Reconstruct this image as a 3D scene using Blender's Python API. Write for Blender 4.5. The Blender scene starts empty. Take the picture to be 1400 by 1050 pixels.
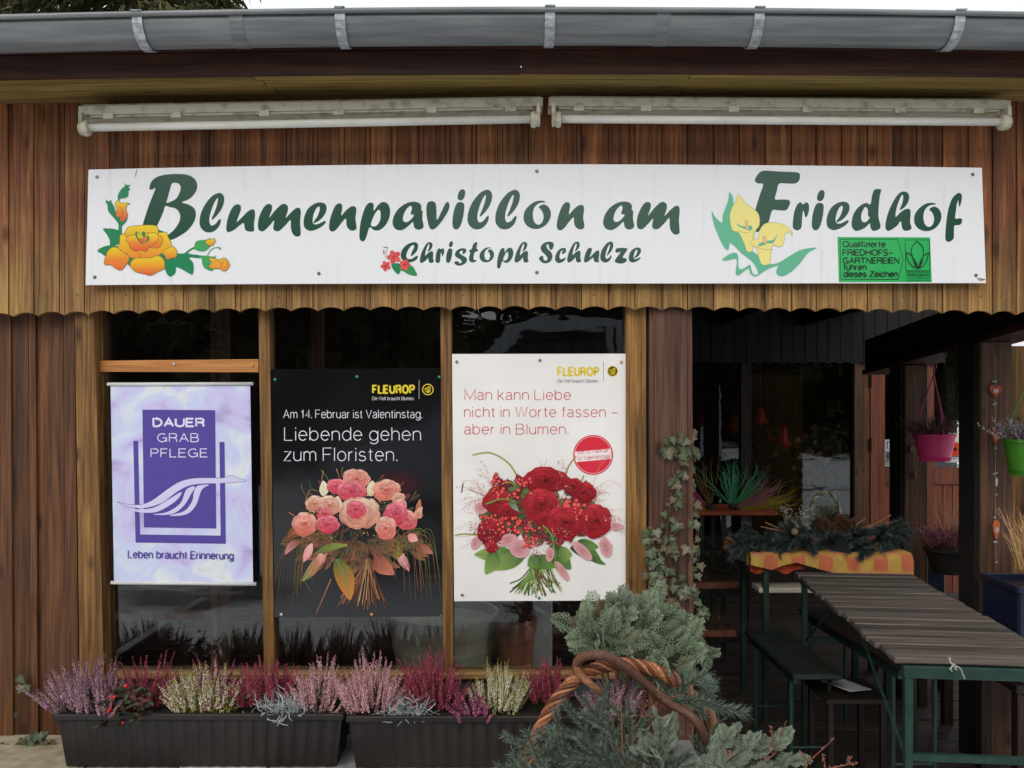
import bpy, math, random
from math import sin, cos, pi, radians
from mathutils import Vector, Matrix
from mathutils.geometry import tessellate_polygon

# ------------------------------------------------------------------ camera, sky, sun, exposure
scene = bpy.context.scene
COL = scene.collection
F = 1150.0            # focal length in pixels of the 1400 px wide photograph
HY = 545.0            # row of the horizon
ZC = 1.5              # height of the lens
cam_data = bpy.data.cameras.new('camera')
cam_data.lens = 36.0 * F / 1400.0
cam_data.sensor_width = 36.0
cam_data.shift_y = (HY - 525.0) / 1400.0
cam_data.clip_start = 0.05
cam_data.clip_end = 400.0
cam = bpy.data.objects.new('camera', cam_data)
cam.location = (0, 0, ZC)
cam.rotation_euler = (radians(90), 0, 0)
COL.objects.link(cam)
scene.camera = cam

SUN_EL, SUN_ROT = radians(38), radians(200)
world = bpy.data.worlds.new('World')
scene.world = world
world.use_nodes = True
wn = world.node_tree
bg = wn.nodes['Background']
sky = wn.nodes.new('ShaderNodeTexSky')
sky.sky_type = 'NISHITA'
sky.sun_disc = False
sky.sun_elevation = SUN_EL
sky.sun_rotation = SUN_ROT
sky.air_density = 1.6
sky.dust_density = 7.0
sky.ozone_density = 1.0
hsv = wn.nodes.new('ShaderNodeHueSaturation')
hsv.inputs['Saturation'].default_value = 0.16
wn.links.new(sky.outputs['Color'], hsv.inputs['Color'])
# an even bright overcast laid over the clear-sky model
ovc = wn.nodes.new('ShaderNodeMixRGB')
ovc.inputs[0].default_value = 0.6
ovc.inputs[2].default_value = (9.0, 9.15, 9.4, 1)
wn.links.new(hsv.outputs['Color'], ovc.inputs[1])
wn.links.new(ovc.outputs[0], bg.inputs['Color'])
bg.inputs['Strength'].default_value = 0.15

sun_data = bpy.data.lights.new('sun', 'SUN')
sun_data.energy = 0.5
sun_data.angle = radians(40)
sun_data.color = (1.0, 0.97, 0.93)
sun = bpy.data.objects.new('sun', sun_data)
# the light comes from behind the photographer, a little from the right
sd = Vector((sin(SUN_ROT) * cos(SUN_EL), cos(SUN_ROT) * cos(SUN_EL), sin(SUN_EL)))
sun.rotation_euler = (-sd).to_track_quat('-Z', 'Y').to_euler()
COL.objects.link(sun)

scene.view_settings.view_transform = 'Standard'
scene.view_settings.look = 'None'
scene.view_settings.exposure = 0.0
scene.view_settings.gamma = 1.0
scene.view_settings.use_curve_mapping = False
scene.render.engine = 'CYCLES'
scene.cycles.max_bounces = 8
scene.cycles.transparent_max_bounces = 12
scene.cycles.use_denoising = True

rnd = random.Random(11)
U = rnd.uniform

# ------------------------------------------------------------------ helpers
def S(r, g, b, k=1.0):
    """8-bit display colour to linear."""
    f = lambda c: ((c / 255.0) / 12.92 if c <= 10.3 else ((c / 255.0 + 0.055) / 1.055) ** 2.4) * k
    return (f(r), f(g), f(b), 1.0)

def at(px, py, Y):
    return Vector(((px - 700.0) / F * Y, Y, ZC + (HY - py) / F * Y))

def mixc(a, b, t):
    return tuple(a[i] + (b[i] - a[i]) * t for i in range(4))

BASE = {}

def link(o, parent=None, loc=(0, 0, 0)):
    COL.objects.link(o)
    loc = Vector(loc)
    BASE[o.name] = loc.copy()
    if parent is not None:
        o.parent = parent
        o.location = loc - BASE[parent.name]
    else:
        o.location = loc
    return o

def tag(o, label=None, cat=None, group=None, kind=None):
    if label: o['label'] = label
    if cat: o['category'] = cat
    if group: o['group'] = group
    if kind: o['kind'] = kind
    return o

def thing(name, label, cat, loc=(0, 0, 0), group=None):
    return tag(link(bpy.data.objects.new(name, None), None, loc), label, cat, group)

def copy_tree(o, parent=None):
    c = o.copy()
    COL.objects.link(c)
    if parent is not None:
        c.parent = parent
    for ch in list(o.children):
        copy_tree(ch, c)
    return c

class MB:
    """collects geometry (world or local metres) for one mesh object"""
    def __init__(s):
        s.v = []; s.f = []; s.c = []; s.smooth = False
    def add(s, vs, fs, col=None, cols=None):
        n = len(s.v)
        s.v.extend(tuple(v) for v in vs)
        s.f.extend(tuple(i + n for i in f) for f in fs)
        if cols is not None: s.c.extend(cols)
        else: s.c.extend([col or (1, 1, 1, 1)] * len(vs))
    def box(s, x0, x1, y0, y1, z0, z1, col=None, bev=0.0):
        if bev <= 0:
            vs = [(x, y, z) for x in (x0, x1) for y in (y0, y1) for z in (z0, z1)]
            fs = [(0, 1, 3, 2), (4, 6, 7, 5), (0, 4, 5, 1), (2, 3, 7, 6), (0, 2, 6, 4), (1, 5, 7, 3)]
            s.add(vs, fs, col)
            return
        b = bev
        P = [((x0, x1)[i], (y0, y1)[j], (z0, z1)[k]) for i in (0, 1) for j in (0, 1) for k in (0, 1)]
        vs = []; idx = {}
        for i in (0, 1):
            for j in (0, 1):
                for k in (0, 1):
                    p = P[i * 4 + j * 2 + k]
                    sx, sy, sz = (1, -1)[i], (1, -1)[j], (1, -1)[k]
                    for a in range(3):
                        q = [p[0] + sx * b, p[1] + sy * b, p[2] + sz * b]
                        q[a] = p[a]
                        idx[(i, j, k, a)] = len(vs); vs.append(q)
        fs = []
        for a in range(3):
            o1, o2 = (a + 1) % 3, (a + 2) % 3
            for sgn in (0, 1):
                q = []
                for u, w in ((0, 0), (1, 0), (1, 1), (0, 1)):
                    t = [0, 0, 0]; t[a] = sgn; t[o1] = u; t[o2] = w
                    q.append(idx[(t[0], t[1], t[2], a)])
                fs.append(q if sgn else q[::-1])
        for a in range(3):
            o1, o2 = (a + 1) % 3, (a + 2) % 3
            for u in (0, 1):
                for w in (0, 1):
                    t0 = [0, 0, 0]; t0[o1] = u; t0[o2] = w
                    t1 = list(t0); t1[a] = 1
                    q = [idx[(*t0, o1)], idx[(*t1, o1)], idx[(*t1, o2)], idx[(*t0, o2)]]
                    fs.append(q)
        for i in (0, 1):
            for j in (0, 1):
                for k in (0, 1):
                    fs.append([idx[(i, j, k, 0)], idx[(i, j, k, 1)], idx[(i, j, k, 2)]])
        s.add(vs, fs, col)
    def prism(s, pts, y0, y1, col=None):
        """outline in (x, z), extruded along y"""
        n = len(pts)
        vs = [(p[0], y0, p[1]) for p in pts] + [(p[0], y1, p[1]) for p in pts]
        tris = tessellate_polygon([[Vector((p[0], p[1], 0)) for p in pts]])
        fs = [tuple(t) for t in tris] + [tuple(i + n for i in t) for t in tris]
        fs += [(i, (i + 1) % n, n + (i + 1) % n, n + i) for i in range(n)]
        s.add(vs, fs, col)
    def tube(s, pts, r, n=8, col=None, cap=True, cols=None):
        pts = [Vector(p) for p in pts]
        m = len(pts)
        rs = r if isinstance(r, (list, tuple)) else [r] * m
        vs = []; cc = []
        prev = None
        for i, p in enumerate(pts):
            t = (pts[min(i + 1, m - 1)] - pts[max(i - 1, 0)])
            if t.length < 1e-9: t = Vector((0, 0, 1))
            t.normalize()
            if prev is None:
                a = Vector((0, 0, 1)) if abs(t.z) < 0.9 else Vector((1, 0, 0))
                u = t.cross(a).normalized()
            else:
                u = prev - t * prev.dot(t)
                u = u.normalized() if u.length > 1e-6 else t.orthogonal().normalized()
            prev = u
            w = t.cross(u)
            for k in range(n):
                an = 2 * pi * k / n
                vs.append(p + (u * cos(an) + w * sin(an)) * rs[i])
                cc.append((cols[i] if cols else (col or (1, 1, 1, 1))))
        fs = []
        for i in range(m - 1):
            for k in range(n):
                k2 = (k + 1) % n
                fs.append((i * n + k, i * n + k2, (i + 1) * n + k2, (i + 1) * n + k))
        if cap:
            fs.append(tuple(range(n))[::-1]); fs.append(tuple((m - 1) * n + k for k in range(n)))
        s.add(vs, fs, cols=cc)
    def lathe(s, prof, n=24, c=(0, 0, 0), col=None, axis='z', sx=1.0, sy=1.0):
        vs = []
        for r, h in prof:
            for k in range(n):
                a = 2 * pi * k / n
                if axis == 'z': vs.append((c[0] + r * cos(a) * sx, c[1] + r * sin(a) * sy, c[2] + h))
                elif axis == 'x': vs.append((c[0] + h, c[1] + r * cos(a), c[2] + r * sin(a)))
                else: vs.append((c[0] + r * cos(a), c[1] + h, c[2] + r * sin(a)))
        fs = []
        for i in range(len(prof) - 1):
            for k in range(n):
                k2 = (k + 1) % n
                fs.append((i * n + k, i * n + k2, (i + 1) * n + k2, (i + 1) * n + k))
        s.add(vs, fs, col)
    def ball(s, c, r, n=8, m=6, col=None, sq=(1, 1, 1)):
        prof = [(r * sin(pi * i / m), -r * cos(pi * i / m)) for i in range(m + 1)]
        k0 = len(s.v)
        s.lathe(prof, n, (0, 0, 0), col)
        for i in range(k0, len(s.v)):
            v = s.v[i]; s.v[i] = (c[0] + v[0] * sq[0], c[1] + v[1] * sq[1], c[2] + v[2] * sq[2])
    def spindle(s, a, b, r, col, col2=None):
        """tiny four-sided leaf or floret"""
        a = Vector(a); b = Vector(b)
        d = b - a
        if d.length < 1e-7: return
        u = d.orthogonal().normalized(); w = d.normalized().cross(u)
        m = a + d * 0.45
        vs = [a, m + u * r, m + w * r, m - u * r, m - w * r, b]
        fs = [(0, 2, 1), (0, 3, 2), (0, 4, 3), (0, 1, 4), (5, 1, 2), (5, 2, 3), (5, 3, 4), (5, 4, 1)]
        c2 = col2 or col
        s.add(vs, fs, cols=[col, col, col, col, col, c2])
    def needle(s, a, b, r, col, col2=None):
        a = Vector(a); b = Vector(b); d = b - a
        u = d.orthogonal().normalized() * r; w = d.normalized().cross(u)
        c2 = col2 or col
        s.add([a + u, a - u * .5 + w * .87, a - u * .5 - w * .87, b], [(0, 1, 3), (1, 2, 3), (2, 0, 3)], cols=[col, col, col, c2])
    def mesh(s, name, mat, smooth=False, recalc=False):
        me = bpy.data.meshes.new(name)
        me.from_pydata(s.v, [], s.f)
        me.materials.append(mat)
        ca = me.color_attributes.new('Col', 'FLOAT_COLOR', 'POINT')
        flat = [x for c in s.c for x in c]
        ca.data.foreach_set('color', flat)
        if recalc:
            import bmesh
            bm = bmesh.new(); bm.from_mesh(me); bmesh.ops.recalc_face_normals(bm, faces=bm.faces[:]); bm.to_mesh(me); bm.free()
        if smooth:
            me.polygons.foreach_set('use_smooth', [True] * len(me.polygons))
        me.update()
        return me
    def build(s, name, mat, parent=None, loc=(0, 0, 0), smooth=False, recalc=True):
        """geometry given in world metres; loc is the origin to use"""
        if loc != (0, 0, 0):
            L = Vector(loc); s.v = [(v[0] - L.x, v[1] - L.y, v[2] - L.z) for v in s.v]
        o = bpy.data.objects.new(name, s.mesh(name, mat, smooth, recalc))
        if smooth == 'auto':
            pass
        return link(o, parent, loc)

def put(name, me, parent=None, loc=(0, 0, 0), rot=(0, 0, 0), scale=1.0):
    o = link(bpy.data.objects.new(name, me), parent, loc)
    o.rotation_euler = rot
    o.scale = (scale, scale, scale) if not isinstance(scale, (tuple, list)) else scale
    return o

# ------------------------------------------------------------------ materials
def new_mat(name):
    m = bpy.data.materials.new(name); m.use_nodes = True
    nt = m.node_tree
    return m, nt, nt.nodes['Principled BSDF']

def N(nt, t, **kw):
    n = nt.nodes.new(t)
    for k, v in kw.items():
        setattr(n, k, v)
    return n

def ramp(nt, stops):
    r = nt.nodes.new('ShaderNodeValToRGB')
    el = r.color_ramp.elements
    el[0].position, el[0].color = stops[0]
    el[1].position, el[1].color = stops[-1]
    for p, c in stops[1:-1]:
        e = el.new(p); e.color = c
    return r

def coords(nt, scale, rand=True, gen=False):
    tc = N(nt, 'ShaderNodeTexCoord')
    mp = N(nt, 'ShaderNodeMapping')
    mp.inputs['Scale'].default_value = scale
    nt.links.new(tc.outputs['Object'], mp.inputs['Vector'])
    oi = N(nt, 'ShaderNodeObjectInfo')
    if rand:
        mul = N(nt, 'ShaderNodeMath', operation='MULTIPLY'); mul.inputs[1].default_value = 37.0
        nt.links.new(oi.outputs['Random'], mul.inputs[0])
        cb = N(nt, 'ShaderNodeCombineXYZ')
        for i in range(3): nt.links.new(mul.outputs[0], cb.inputs[i])
        nt.links.new(cb.outputs[0], mp.inputs['Location'])
    return mp, oi, tc

def wood(name, dark, mid, light, grain='z', rough=0.6, fine=1.0, vary=0.25, bleach=None, spec=0.35, knots=True):
    """boards: streaky grain along one axis, knots, per-board tone; bleach=(z0, z1, dark, mid, light) weathers downwards"""
    m, nt, bs = new_mat(name)
    L = nt.links.new
    sc = {'z': (42 * fine, 42 * fine, 2.2 * fine), 'x': (2.2 * fine, 42 * fine, 42 * fine), 'y': (42 * fine, 2.2 * fine, 42 * fine)}[grain]
    mp, oi, tc = coords(nt, sc)
    n1 = N(nt, 'ShaderNodeTexNoise'); n1.inputs['Scale'].default_value = 1.0; n1.inputs['Detail'].default_value = 6.0
    n1.inputs['Roughness'].default_value = 0.62; n1.inputs['Distortion'].default_value = 0.6
    L(mp.outputs[0], n1.inputs['Vector'])
    r1 = ramp(nt, [(0.28, dark), (0.5, mid), (0.74, light)])
    L(n1.outputs['Fac'], r1.inputs[0])
    col = r1.outputs[0]
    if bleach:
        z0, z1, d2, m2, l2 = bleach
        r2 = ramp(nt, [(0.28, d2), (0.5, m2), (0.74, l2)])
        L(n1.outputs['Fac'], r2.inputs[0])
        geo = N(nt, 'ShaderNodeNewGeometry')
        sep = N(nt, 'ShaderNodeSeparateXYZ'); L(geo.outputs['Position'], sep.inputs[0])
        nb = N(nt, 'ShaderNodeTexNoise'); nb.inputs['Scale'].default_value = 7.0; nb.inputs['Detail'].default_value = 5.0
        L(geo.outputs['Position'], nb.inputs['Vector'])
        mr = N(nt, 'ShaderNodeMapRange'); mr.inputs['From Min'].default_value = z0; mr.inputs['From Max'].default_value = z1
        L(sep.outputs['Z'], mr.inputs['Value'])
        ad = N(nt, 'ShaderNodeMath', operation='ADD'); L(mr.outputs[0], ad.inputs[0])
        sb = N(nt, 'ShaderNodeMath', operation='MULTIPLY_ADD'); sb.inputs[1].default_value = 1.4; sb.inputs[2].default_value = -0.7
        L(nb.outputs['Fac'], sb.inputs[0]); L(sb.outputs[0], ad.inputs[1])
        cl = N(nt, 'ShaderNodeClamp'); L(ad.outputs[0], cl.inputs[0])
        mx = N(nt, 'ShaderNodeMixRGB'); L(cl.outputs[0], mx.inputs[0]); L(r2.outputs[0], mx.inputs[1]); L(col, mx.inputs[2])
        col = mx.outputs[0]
    if knots:
        mk = N(nt, 'ShaderNodeMapping')
        mk.inputs['Scale'].default_value = {'z': (13, 13, 5), 'x': (5, 13, 13), 'y': (13, 5, 13)}[grain]
        L(tc.outputs['Object'], mk.inputs['Vector'])
        cbm = [n for n in nt.nodes if n.type == 'COMBXYZ'][0]
        L(cbm.outputs[0], mk.inputs['Location'])
        vo = N(nt, 'ShaderNodeTexVoronoi'); vo.inputs['Scale'].default_value = 1.0
        L(mk.outputs[0], vo.inputs['Vector'])
        rk = ramp(nt, [(0.07, (0.13, 0.09, 0.07, 1)), (0.11, (0.45, 0.36, 0.3, 1)), (0.2, (1, 1, 1, 1))])
        L(vo.outputs['Distance'], rk.inputs[0])
        mm = N(nt, 'ShaderNodeMixRGB', blend_type='MULTIPLY'); mm.inputs[0].default_value = 0.75
        L(col, mm.inputs[1]); L(rk.outputs[0], mm.inputs[2])
        col = mm.outputs[0]
    # fine crisp streaks
    mf = N(nt, 'ShaderNodeMapping'); mf.inputs['Scale'].default_value = {'z': (210, 210, 3.5), 'x': (3.5, 210, 210), 'y': (210, 3.5, 210)}[grain]
    L(tc.outputs['Object'], mf.inputs['Vector'])
    cbf = [n for n in nt.nodes if n.type == 'COMBXYZ'][0]; L(cbf.outputs[0], mf.inputs['Location'])
    nf = N(nt, 'ShaderNodeTexNoise'); nf.inputs['Scale'].default_value = 1.0; nf.inputs['Detail'].default_value = 3.0; L(mf.outputs[0], nf.inputs['Vector'])
    rfi = ramp(nt, [(0.36, (0.5, 0.47, 0.44, 1)), (0.5, (1, 1, 1, 1)), (0.68, (1.22, 1.2, 1.16, 1))]); L(nf.outputs['Fac'], rfi.inputs[0])
    mfi = N(nt, 'ShaderNodeMixRGB', blend_type='MULTIPLY'); mfi.inputs[0].default_value = 0.8
    L(col, mfi.inputs[1]); L(rfi.outputs[0], mfi.inputs[2]); col = mfi.outputs[0]
    # big soft stains
    ns = N(nt, 'ShaderNodeTexNoise'); ns.inputs['Scale'].default_value = 0.16; ns.inputs['Detail'].default_value = 3.0
    L(mp.outputs[0], ns.inputs['Vector'])
    rs = ramp(nt, [(0.3, (0.62, 0.6, 0.58, 1)), (0.65, (1.12, 1.1, 1.08, 1))])
    L(ns.outputs['Fac'], rs.inputs[0])
    ms = N(nt, 'ShaderNodeMixRGB', blend_type='MULTIPLY'); ms.inputs[0].default_value = 0.9
    L(col, ms.inputs[1]); L(rs.outputs[0], ms.inputs[2])
    hv = N(nt, 'ShaderNodeHueSaturation')
    mr2 = N(nt, 'ShaderNodeMapRange'); mr2.inputs['To Min'].default_value = 1 - vary; mr2.inputs['To Max'].default_value = 1 + vary
    L(oi.outputs['Random'], mr2.inputs['Value']); L(mr2.outputs[0], hv.inputs['Value'])
    L(ms.outputs[0], hv.inputs['Color'])
    L(hv.outputs[0], bs.inputs['Base Color'])
    bs.inputs['Roughness'].default_value = rough
    bs.inputs['Specular IOR Level'].default_value = spec
    bp = N(nt, 'ShaderNodeBump'); bp.inputs['Strength'].default_value = 0.35; bp.inputs['Distance'].default_value = 0.003
    L(n1.outputs['Fac'], bp.inputs['Height']); L(bp.outputs[0], bs.inputs['Normal'])
    return m

def mottled(name, c1, c2, scale=20, rough=0.6, bump=0.2, metallic=0.0, spec=0.4, detail=5.0, lo=0.35, hi=0.65, dist=0.003, stretch=(1, 1, 1)):
    m, nt, bs = new_mat(name)
    L = nt.links.new
    mp, oi, tc = coords(nt, stretch)
    n1 = N(nt, 'ShaderNodeTexNoise'); n1.inputs['Scale'].default_value = scale; n1.inputs['Detail'].default_value = detail
    L(mp.outputs[0], n1.inputs['Vector'])
    r1 = ramp(nt, [(lo, c1), (hi, c2)]); L(n1.outputs['Fac'], r1.inputs[0])
    L(r1.outputs[0], bs.inputs['Base Color'])
    bs.inputs['Roughness'].default_value = rough
    bs.inputs['Metallic'].default_value = metallic
    bs.inputs['Specular IOR Level'].default_value = spec
    if bump:
        bp = N(nt, 'ShaderNodeBump'); bp.inputs['Strength'].default_value = bump; bp.inputs['Distance'].default_value = dist
        L(n1.outputs['Fac'], bp.inputs['Height']); L(bp.outputs[0], bs.inputs['Normal'])
    return m

def vcol(name, rough=0.6, spec=0.3, noise=0.25, scale=60.0, subsurf=0.0, coat=0.0):
    """colour from the mesh, broken up by fine noise"""
    m, nt, bs = new_mat(name)
    L = nt.links.new
    a = N(nt, 'ShaderNodeAttribute'); a.attribute_name = 'Col'
    col = a.outputs['Color']
    if noise:
        tc = N(nt, 'ShaderNodeTexCoord')
        n1 = N(nt, 'ShaderNodeTexNoise'); n1.inputs['Scale'].default_value = scale; n1.inputs['Detail'].default_value = 4
        L(tc.outputs['Object'], n1.inputs['Vector'])
        r1 = ramp(nt, [(0.3, (1 - noise,) * 3 + (1,)), (0.7, (1 + noise * .6,) * 3 + (1,))]); L(n1.outputs['Fac'], r1.inputs[0])
        mm = N(nt, 'ShaderNodeMixRGB', blend_type='MULTIPLY'); mm.inputs[0].default_value = 1
        L(col, mm.inputs[1]); L(r1.outputs[0], mm.inputs[2]); col = mm.outputs[0]
    L(col, bs.inputs['Base Color'])
    bs.inputs['Roughness'].default_value = rough
    bs.inputs['Specular IOR Level'].default_value = spec
    if coat:
        bs.inputs['Coat Weight'].default_value = coat; bs.inputs['Coat Roughness'].default_value = 0.08
    return m

def glass_mat(name, tint=(0.93, 0.95, 0.94, 1), wav=0.0, rough=0.0, ior=1.5):
    m, nt, bs = new_mat(name)
    L = nt.links.new
    nt.nodes.remove(bs)
    out = [n for n in nt.nodes if n.type == 'OUTPUT_MATERIAL'][0]
    tr = N(nt, 'ShaderNodeBsdfTransparent'); tr.inputs[0].default_value = tint
    gl = N(nt, 'ShaderNodeBsdfGlossy'); gl.inputs['Roughness'].default_value = rough
    fr = N(nt, 'ShaderNodeFresnel'); fr.inputs[0].default_value = ior
    mx = N(nt, 'ShaderNodeMixShader')
    mu = N(nt, 'ShaderNodeMath', operation='MULTIPLY'); mu.inputs[1].default_value = 1.25
    L(fr.outputs[0], mu.inputs[0])
    L(mu.outputs[0], mx.inputs[0]); L(tr.outputs[0], mx.inputs[1]); L(gl.outputs[0], mx.inputs[2]); L(mx.outputs[0], out.inputs[0])
    if wav:
        tc = N(nt, 'ShaderNodeTexCoord')
        mp = N(nt, 'ShaderNodeMapping'); mp.inputs['Scale'].default_value = (3.0, 1, 9.0); L(tc.outputs['Object'], mp.inputs[0])
        n1 = N(nt, 'ShaderNodeTexNoise'); n1.inputs['Scale'].default_value = 1.2; n1.inputs['Detail'].default_value = 2
        L(mp.outputs[0], n1.inputs['Vector'])
        bp = N(nt, 'ShaderNodeBump'); bp.inputs['Strength'].default_value = wav; bp.inputs['Distance'].default_value = 0.01
        L(n1.outputs['Fac'], bp.inputs['Height']); L(bp.outputs[0], gl.inputs['Normal']); 
    return m

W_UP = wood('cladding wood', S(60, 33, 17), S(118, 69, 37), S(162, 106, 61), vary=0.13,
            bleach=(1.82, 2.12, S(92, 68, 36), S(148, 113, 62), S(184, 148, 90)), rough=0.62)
W_WALL = wood('wall board wood', S(56, 32, 18), S(94, 58, 32), S(122, 82, 48), vary=0.12, rough=0.6)
W_POST = wood('weathered post wood', S(66, 44, 18), S(124, 88, 44), S(164, 124, 68), fine=1.2, vary=0.15, knots=True)
W_RED = wood('red brown post wood', S(62, 40, 30), S(100, 68, 52), S(128, 94, 74), fine=0.8, vary=0.1)
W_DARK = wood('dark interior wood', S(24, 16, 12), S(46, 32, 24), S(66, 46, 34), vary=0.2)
W_SHADE = wood('shade darkened wood', S(16, 12, 10), S(26, 19, 15), S(34, 25, 19), vary=0.15)  # darker copy of the interior wood, porch darkness painted into the colour
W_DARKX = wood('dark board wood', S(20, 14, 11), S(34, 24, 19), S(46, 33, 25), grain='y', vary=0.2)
W_FASC = wood('fascia wood', S(38, 20, 14), S(66, 37, 26), S(86, 52, 36), grain='x', vary=0.08, knots=False)
W_SOFF = wood('soffit wood', S(112, 92, 48), S(142, 120, 66), S(158, 136, 80), grain='x', vary=0.08, fine=0.8)
W_BATT = wood('batten wood', S(140, 84, 38), S(186, 124, 66), S(206, 150, 90), grain='x', vary=0.1)
W_SLAT = wood('grey table slat wood', S(54, 48, 44), S(92, 84, 78), S(122, 112, 104), grain='x', vary=0.16, knots=False)
W_DOOR = wood('door wood', S(104, 56, 40), S(136, 76, 54), S(150, 88, 62), vary=0.06, knots=False)
W_SILL = wood('sill wood', S(110, 80, 44), S(150, 116, 70), S(170, 136, 88), grain='x')
M_ZINC = mottled('zinc gutter', S(112, 115, 116), S(136, 138, 138), 9, 0.5, 0.05, 0.3, stretch=(0.4, 6, 6))
M_GALV = mottled('galvanised bracket', S(150, 156, 160), S(196, 200, 204), 60, 0.45, 0.1, 0.5)
M_LAMP = mottled('yellowed lamp housing', S(150, 144, 122), S(196, 190, 168), 26, 0.5, 0.15, lo=0.3, hi=0.5)
M_TUBE = mottled('opal lamp tube', S(206, 204, 192), S(222, 220, 210), 6, 0.2, 0.0, spec=0.5)
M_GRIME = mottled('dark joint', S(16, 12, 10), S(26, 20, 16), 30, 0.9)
M_SIGN = mottled('white sign panel', S(218, 217, 215), S(232, 232, 233), 3, 0.3, 0.0, spec=0.5, stretch=(14, 1, .8), lo=0.22, hi=0.42)
M_PRINT = vcol('glossy print', 0.22, 0.6, 0.0)
M_PAPER = vcol('poster print', 0.5, 0.25, 0.0)
M_GLOSSB = vcol('black poster print', 0.12, 0.5, 0.0)
M_BLACKP = mottled('black poster paper', S(18, 18, 20), S(26, 25, 28), 3, 0.09, 0.25, spec=0.6, dist=0.006)
M_WHITEP = mottled('white poster paper', S(226, 222, 216), S(238, 234, 230), 3, 0.4, 0.3, dist=0.008)
M_STEEL = mottled('steel screw', S(96, 92, 86), S(140, 136, 130), 80, 0.4, 0.1, 0.6)
M_GREENPIN = mottled('green pin', S(30, 120, 96), S(50, 150, 120), 40, 0.3, 0)
M_GLASS = glass_mat('window glass', wav=0.07)
M_GLASS2 = glass_mat('shop window glass', wav=0.05)
M_LEAF = vcol('plant tissue', 0.55, 0.3, 0.3, 90)
M_IVY = vcol('ivy leaf', 0.4, 0.4, 0.35, 70)
M_BOX = mottled('dark plastic', S(27, 23, 21), S(40, 34, 31), 14, 0.48, 0.1, lo=0.3, hi=0.7)
M_SOIL = mottled('potting soil', S(28, 20, 14), S(60, 44, 32), 120, 0.95, 1.0, dist=0.01)
M_GREEN = mottled('green painted steel', S(22, 48, 40), S(32, 62, 52), 24, 0.5, 0.15)
M_DGREEN = mottled('dark green bench board', S(18, 27, 24), S(30, 42, 38), 14, 0.55, 0.2)
M_PINK = mottled('pink plastic', S(204, 54, 110), S(218, 70, 124), 6, 0.35, 0.0)
M_LIME = mottled('green plastic', S(62, 122, 32), S(74, 136, 40), 6, 0.35, 0.0)
M_BLUE = mottled('blue plastic', S(17, 24, 44), S(26, 34, 58), 6, 0.4, 0.05)
M_TERRA = mottled('terracotta', S(132, 78, 58), S(166, 106, 82), 14, 0.85, 0.2)
M_CREAM = mottled('cream stoneware', S(176, 170, 148), S(200, 194, 172), 8, 0.6, 0.1)
M_WHITE = mottled('white board', S(190, 190, 188), S(214, 214, 212), 8, 0.5, 0.05)
M_WICK = wood('wicker', S(70, 34, 18), S(130, 78, 48), S(176, 122, 84), grain='z', fine=1.5, knots=False)
M_BARK = mottled('bark', S(74, 50, 36), S(124, 90, 66), 60, 0.8, 0.6, dist=0.004)
M_RED = mottled('red enamel', S(196, 26, 30), S(220, 40, 42), 8, 0.3, 0.0)

# ------------------------------------------------------------------ ground, paving, ledge
def ground_material():
    m, nt, bs = new_mat('wet ground with snow')
    L = nt.links.new
    tc = N(nt, 'ShaderNodeTexCoord')
    n1 = N(nt, 'ShaderNodeTexNoise'); n1.inputs['Scale'].default_value = 0.35; n1.inputs['Detail'].default_value = 7
    L(tc.outputs['Object'], n1.inputs['Vector'])
    n2 = N(nt, 'ShaderNodeTexNoise'); n2.inputs['Scale'].default_value = 30; n2.inputs['Detail'].default_value = 5
    L(tc.outputs['Object'], n2.inputs['Vector'])
    ra = ramp(nt, [(0.35, S(62, 60, 58)), (0.65, S(96, 92, 88))]); L(n2.outputs['Fac'], ra.inputs[0])
    rs = ramp(nt, [(0.42, (0, 0, 0, 1)), (0.47, (1, 1, 1, 1))]); L(n1.outputs['Fac'], rs.inputs[0])
    mx = N(nt, 'ShaderNodeMixRGB'); L(rs.outputs[0], mx.inputs[0]); L(ra.outputs[0], mx.inputs[1]); mx.inputs[2].default_value = S(226, 230, 236)
    L(mx.outputs[0], bs.inputs['Base Color'])
    bs.inputs['Roughness'].default_value = 0.7
    bp = N(nt, 'ShaderNodeBump'); bp.inputs['Strength'].default_value = 0.4; L(n2.outputs['Fac'], bp.inputs['Height']); L(bp.outputs[0], bs.inputs['Normal'])
    return m
g = MB(); g.add([(-150, -150, 0), (150, -150, 0), (150, 150, 0), (-150, 150, 0)], [(0, 1, 2, 3)])
tag(g.build('ground', ground_material()), kind='structure')

LZ = 0.355                                # top of the masonry ledge that carries the window boxes
led = MB(); led.box(-3.2, 0.60, 2.50, 2.90, 0.0, LZ - 0.03)
ledge = tag(led.build('pavement', mottled('rough ledge concrete', S(110, 108, 104), S(140, 138, 132), 12, 0.9, 0.5)), kind='structure')
mat_slab = [mottled('concrete slab grey', S(120, 118, 118), S(150, 148, 146), 30, 0.85, 0.4),
            mottled('concrete slab pale', S(178, 174, 162), S(204, 200, 188), 30, 0.85, 0.4),
            mottled('sandstone slab', S(140, 128, 104), S(170, 158, 132), 22, 0.9, 0.5)]
xs = [-3.2, -2.35, -1.35, -1.30 + .155, -0.82, -0.52, 0.04, 0.60]
xs = [-3.2, -2.3, -1.295, -1.07, -0.735, -0.42, 0.05, 0.60]
kinds = [2, 2, 0, 1, 0, 1, 0]
xs = [-3.2, -2.1, -1.33, -1.04, -0.76, -0.42, 0.05, 0.60]
for i in range(len(xs) - 1):
    b = MB(); b.box(xs[i] + .003, xs[i + 1] - .003, 2.47, 2.885, LZ - 0.03, LZ - U(0, .004), bev=.003)
    b.build('slab', mat_slab[kinds[i]], ledge)

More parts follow.
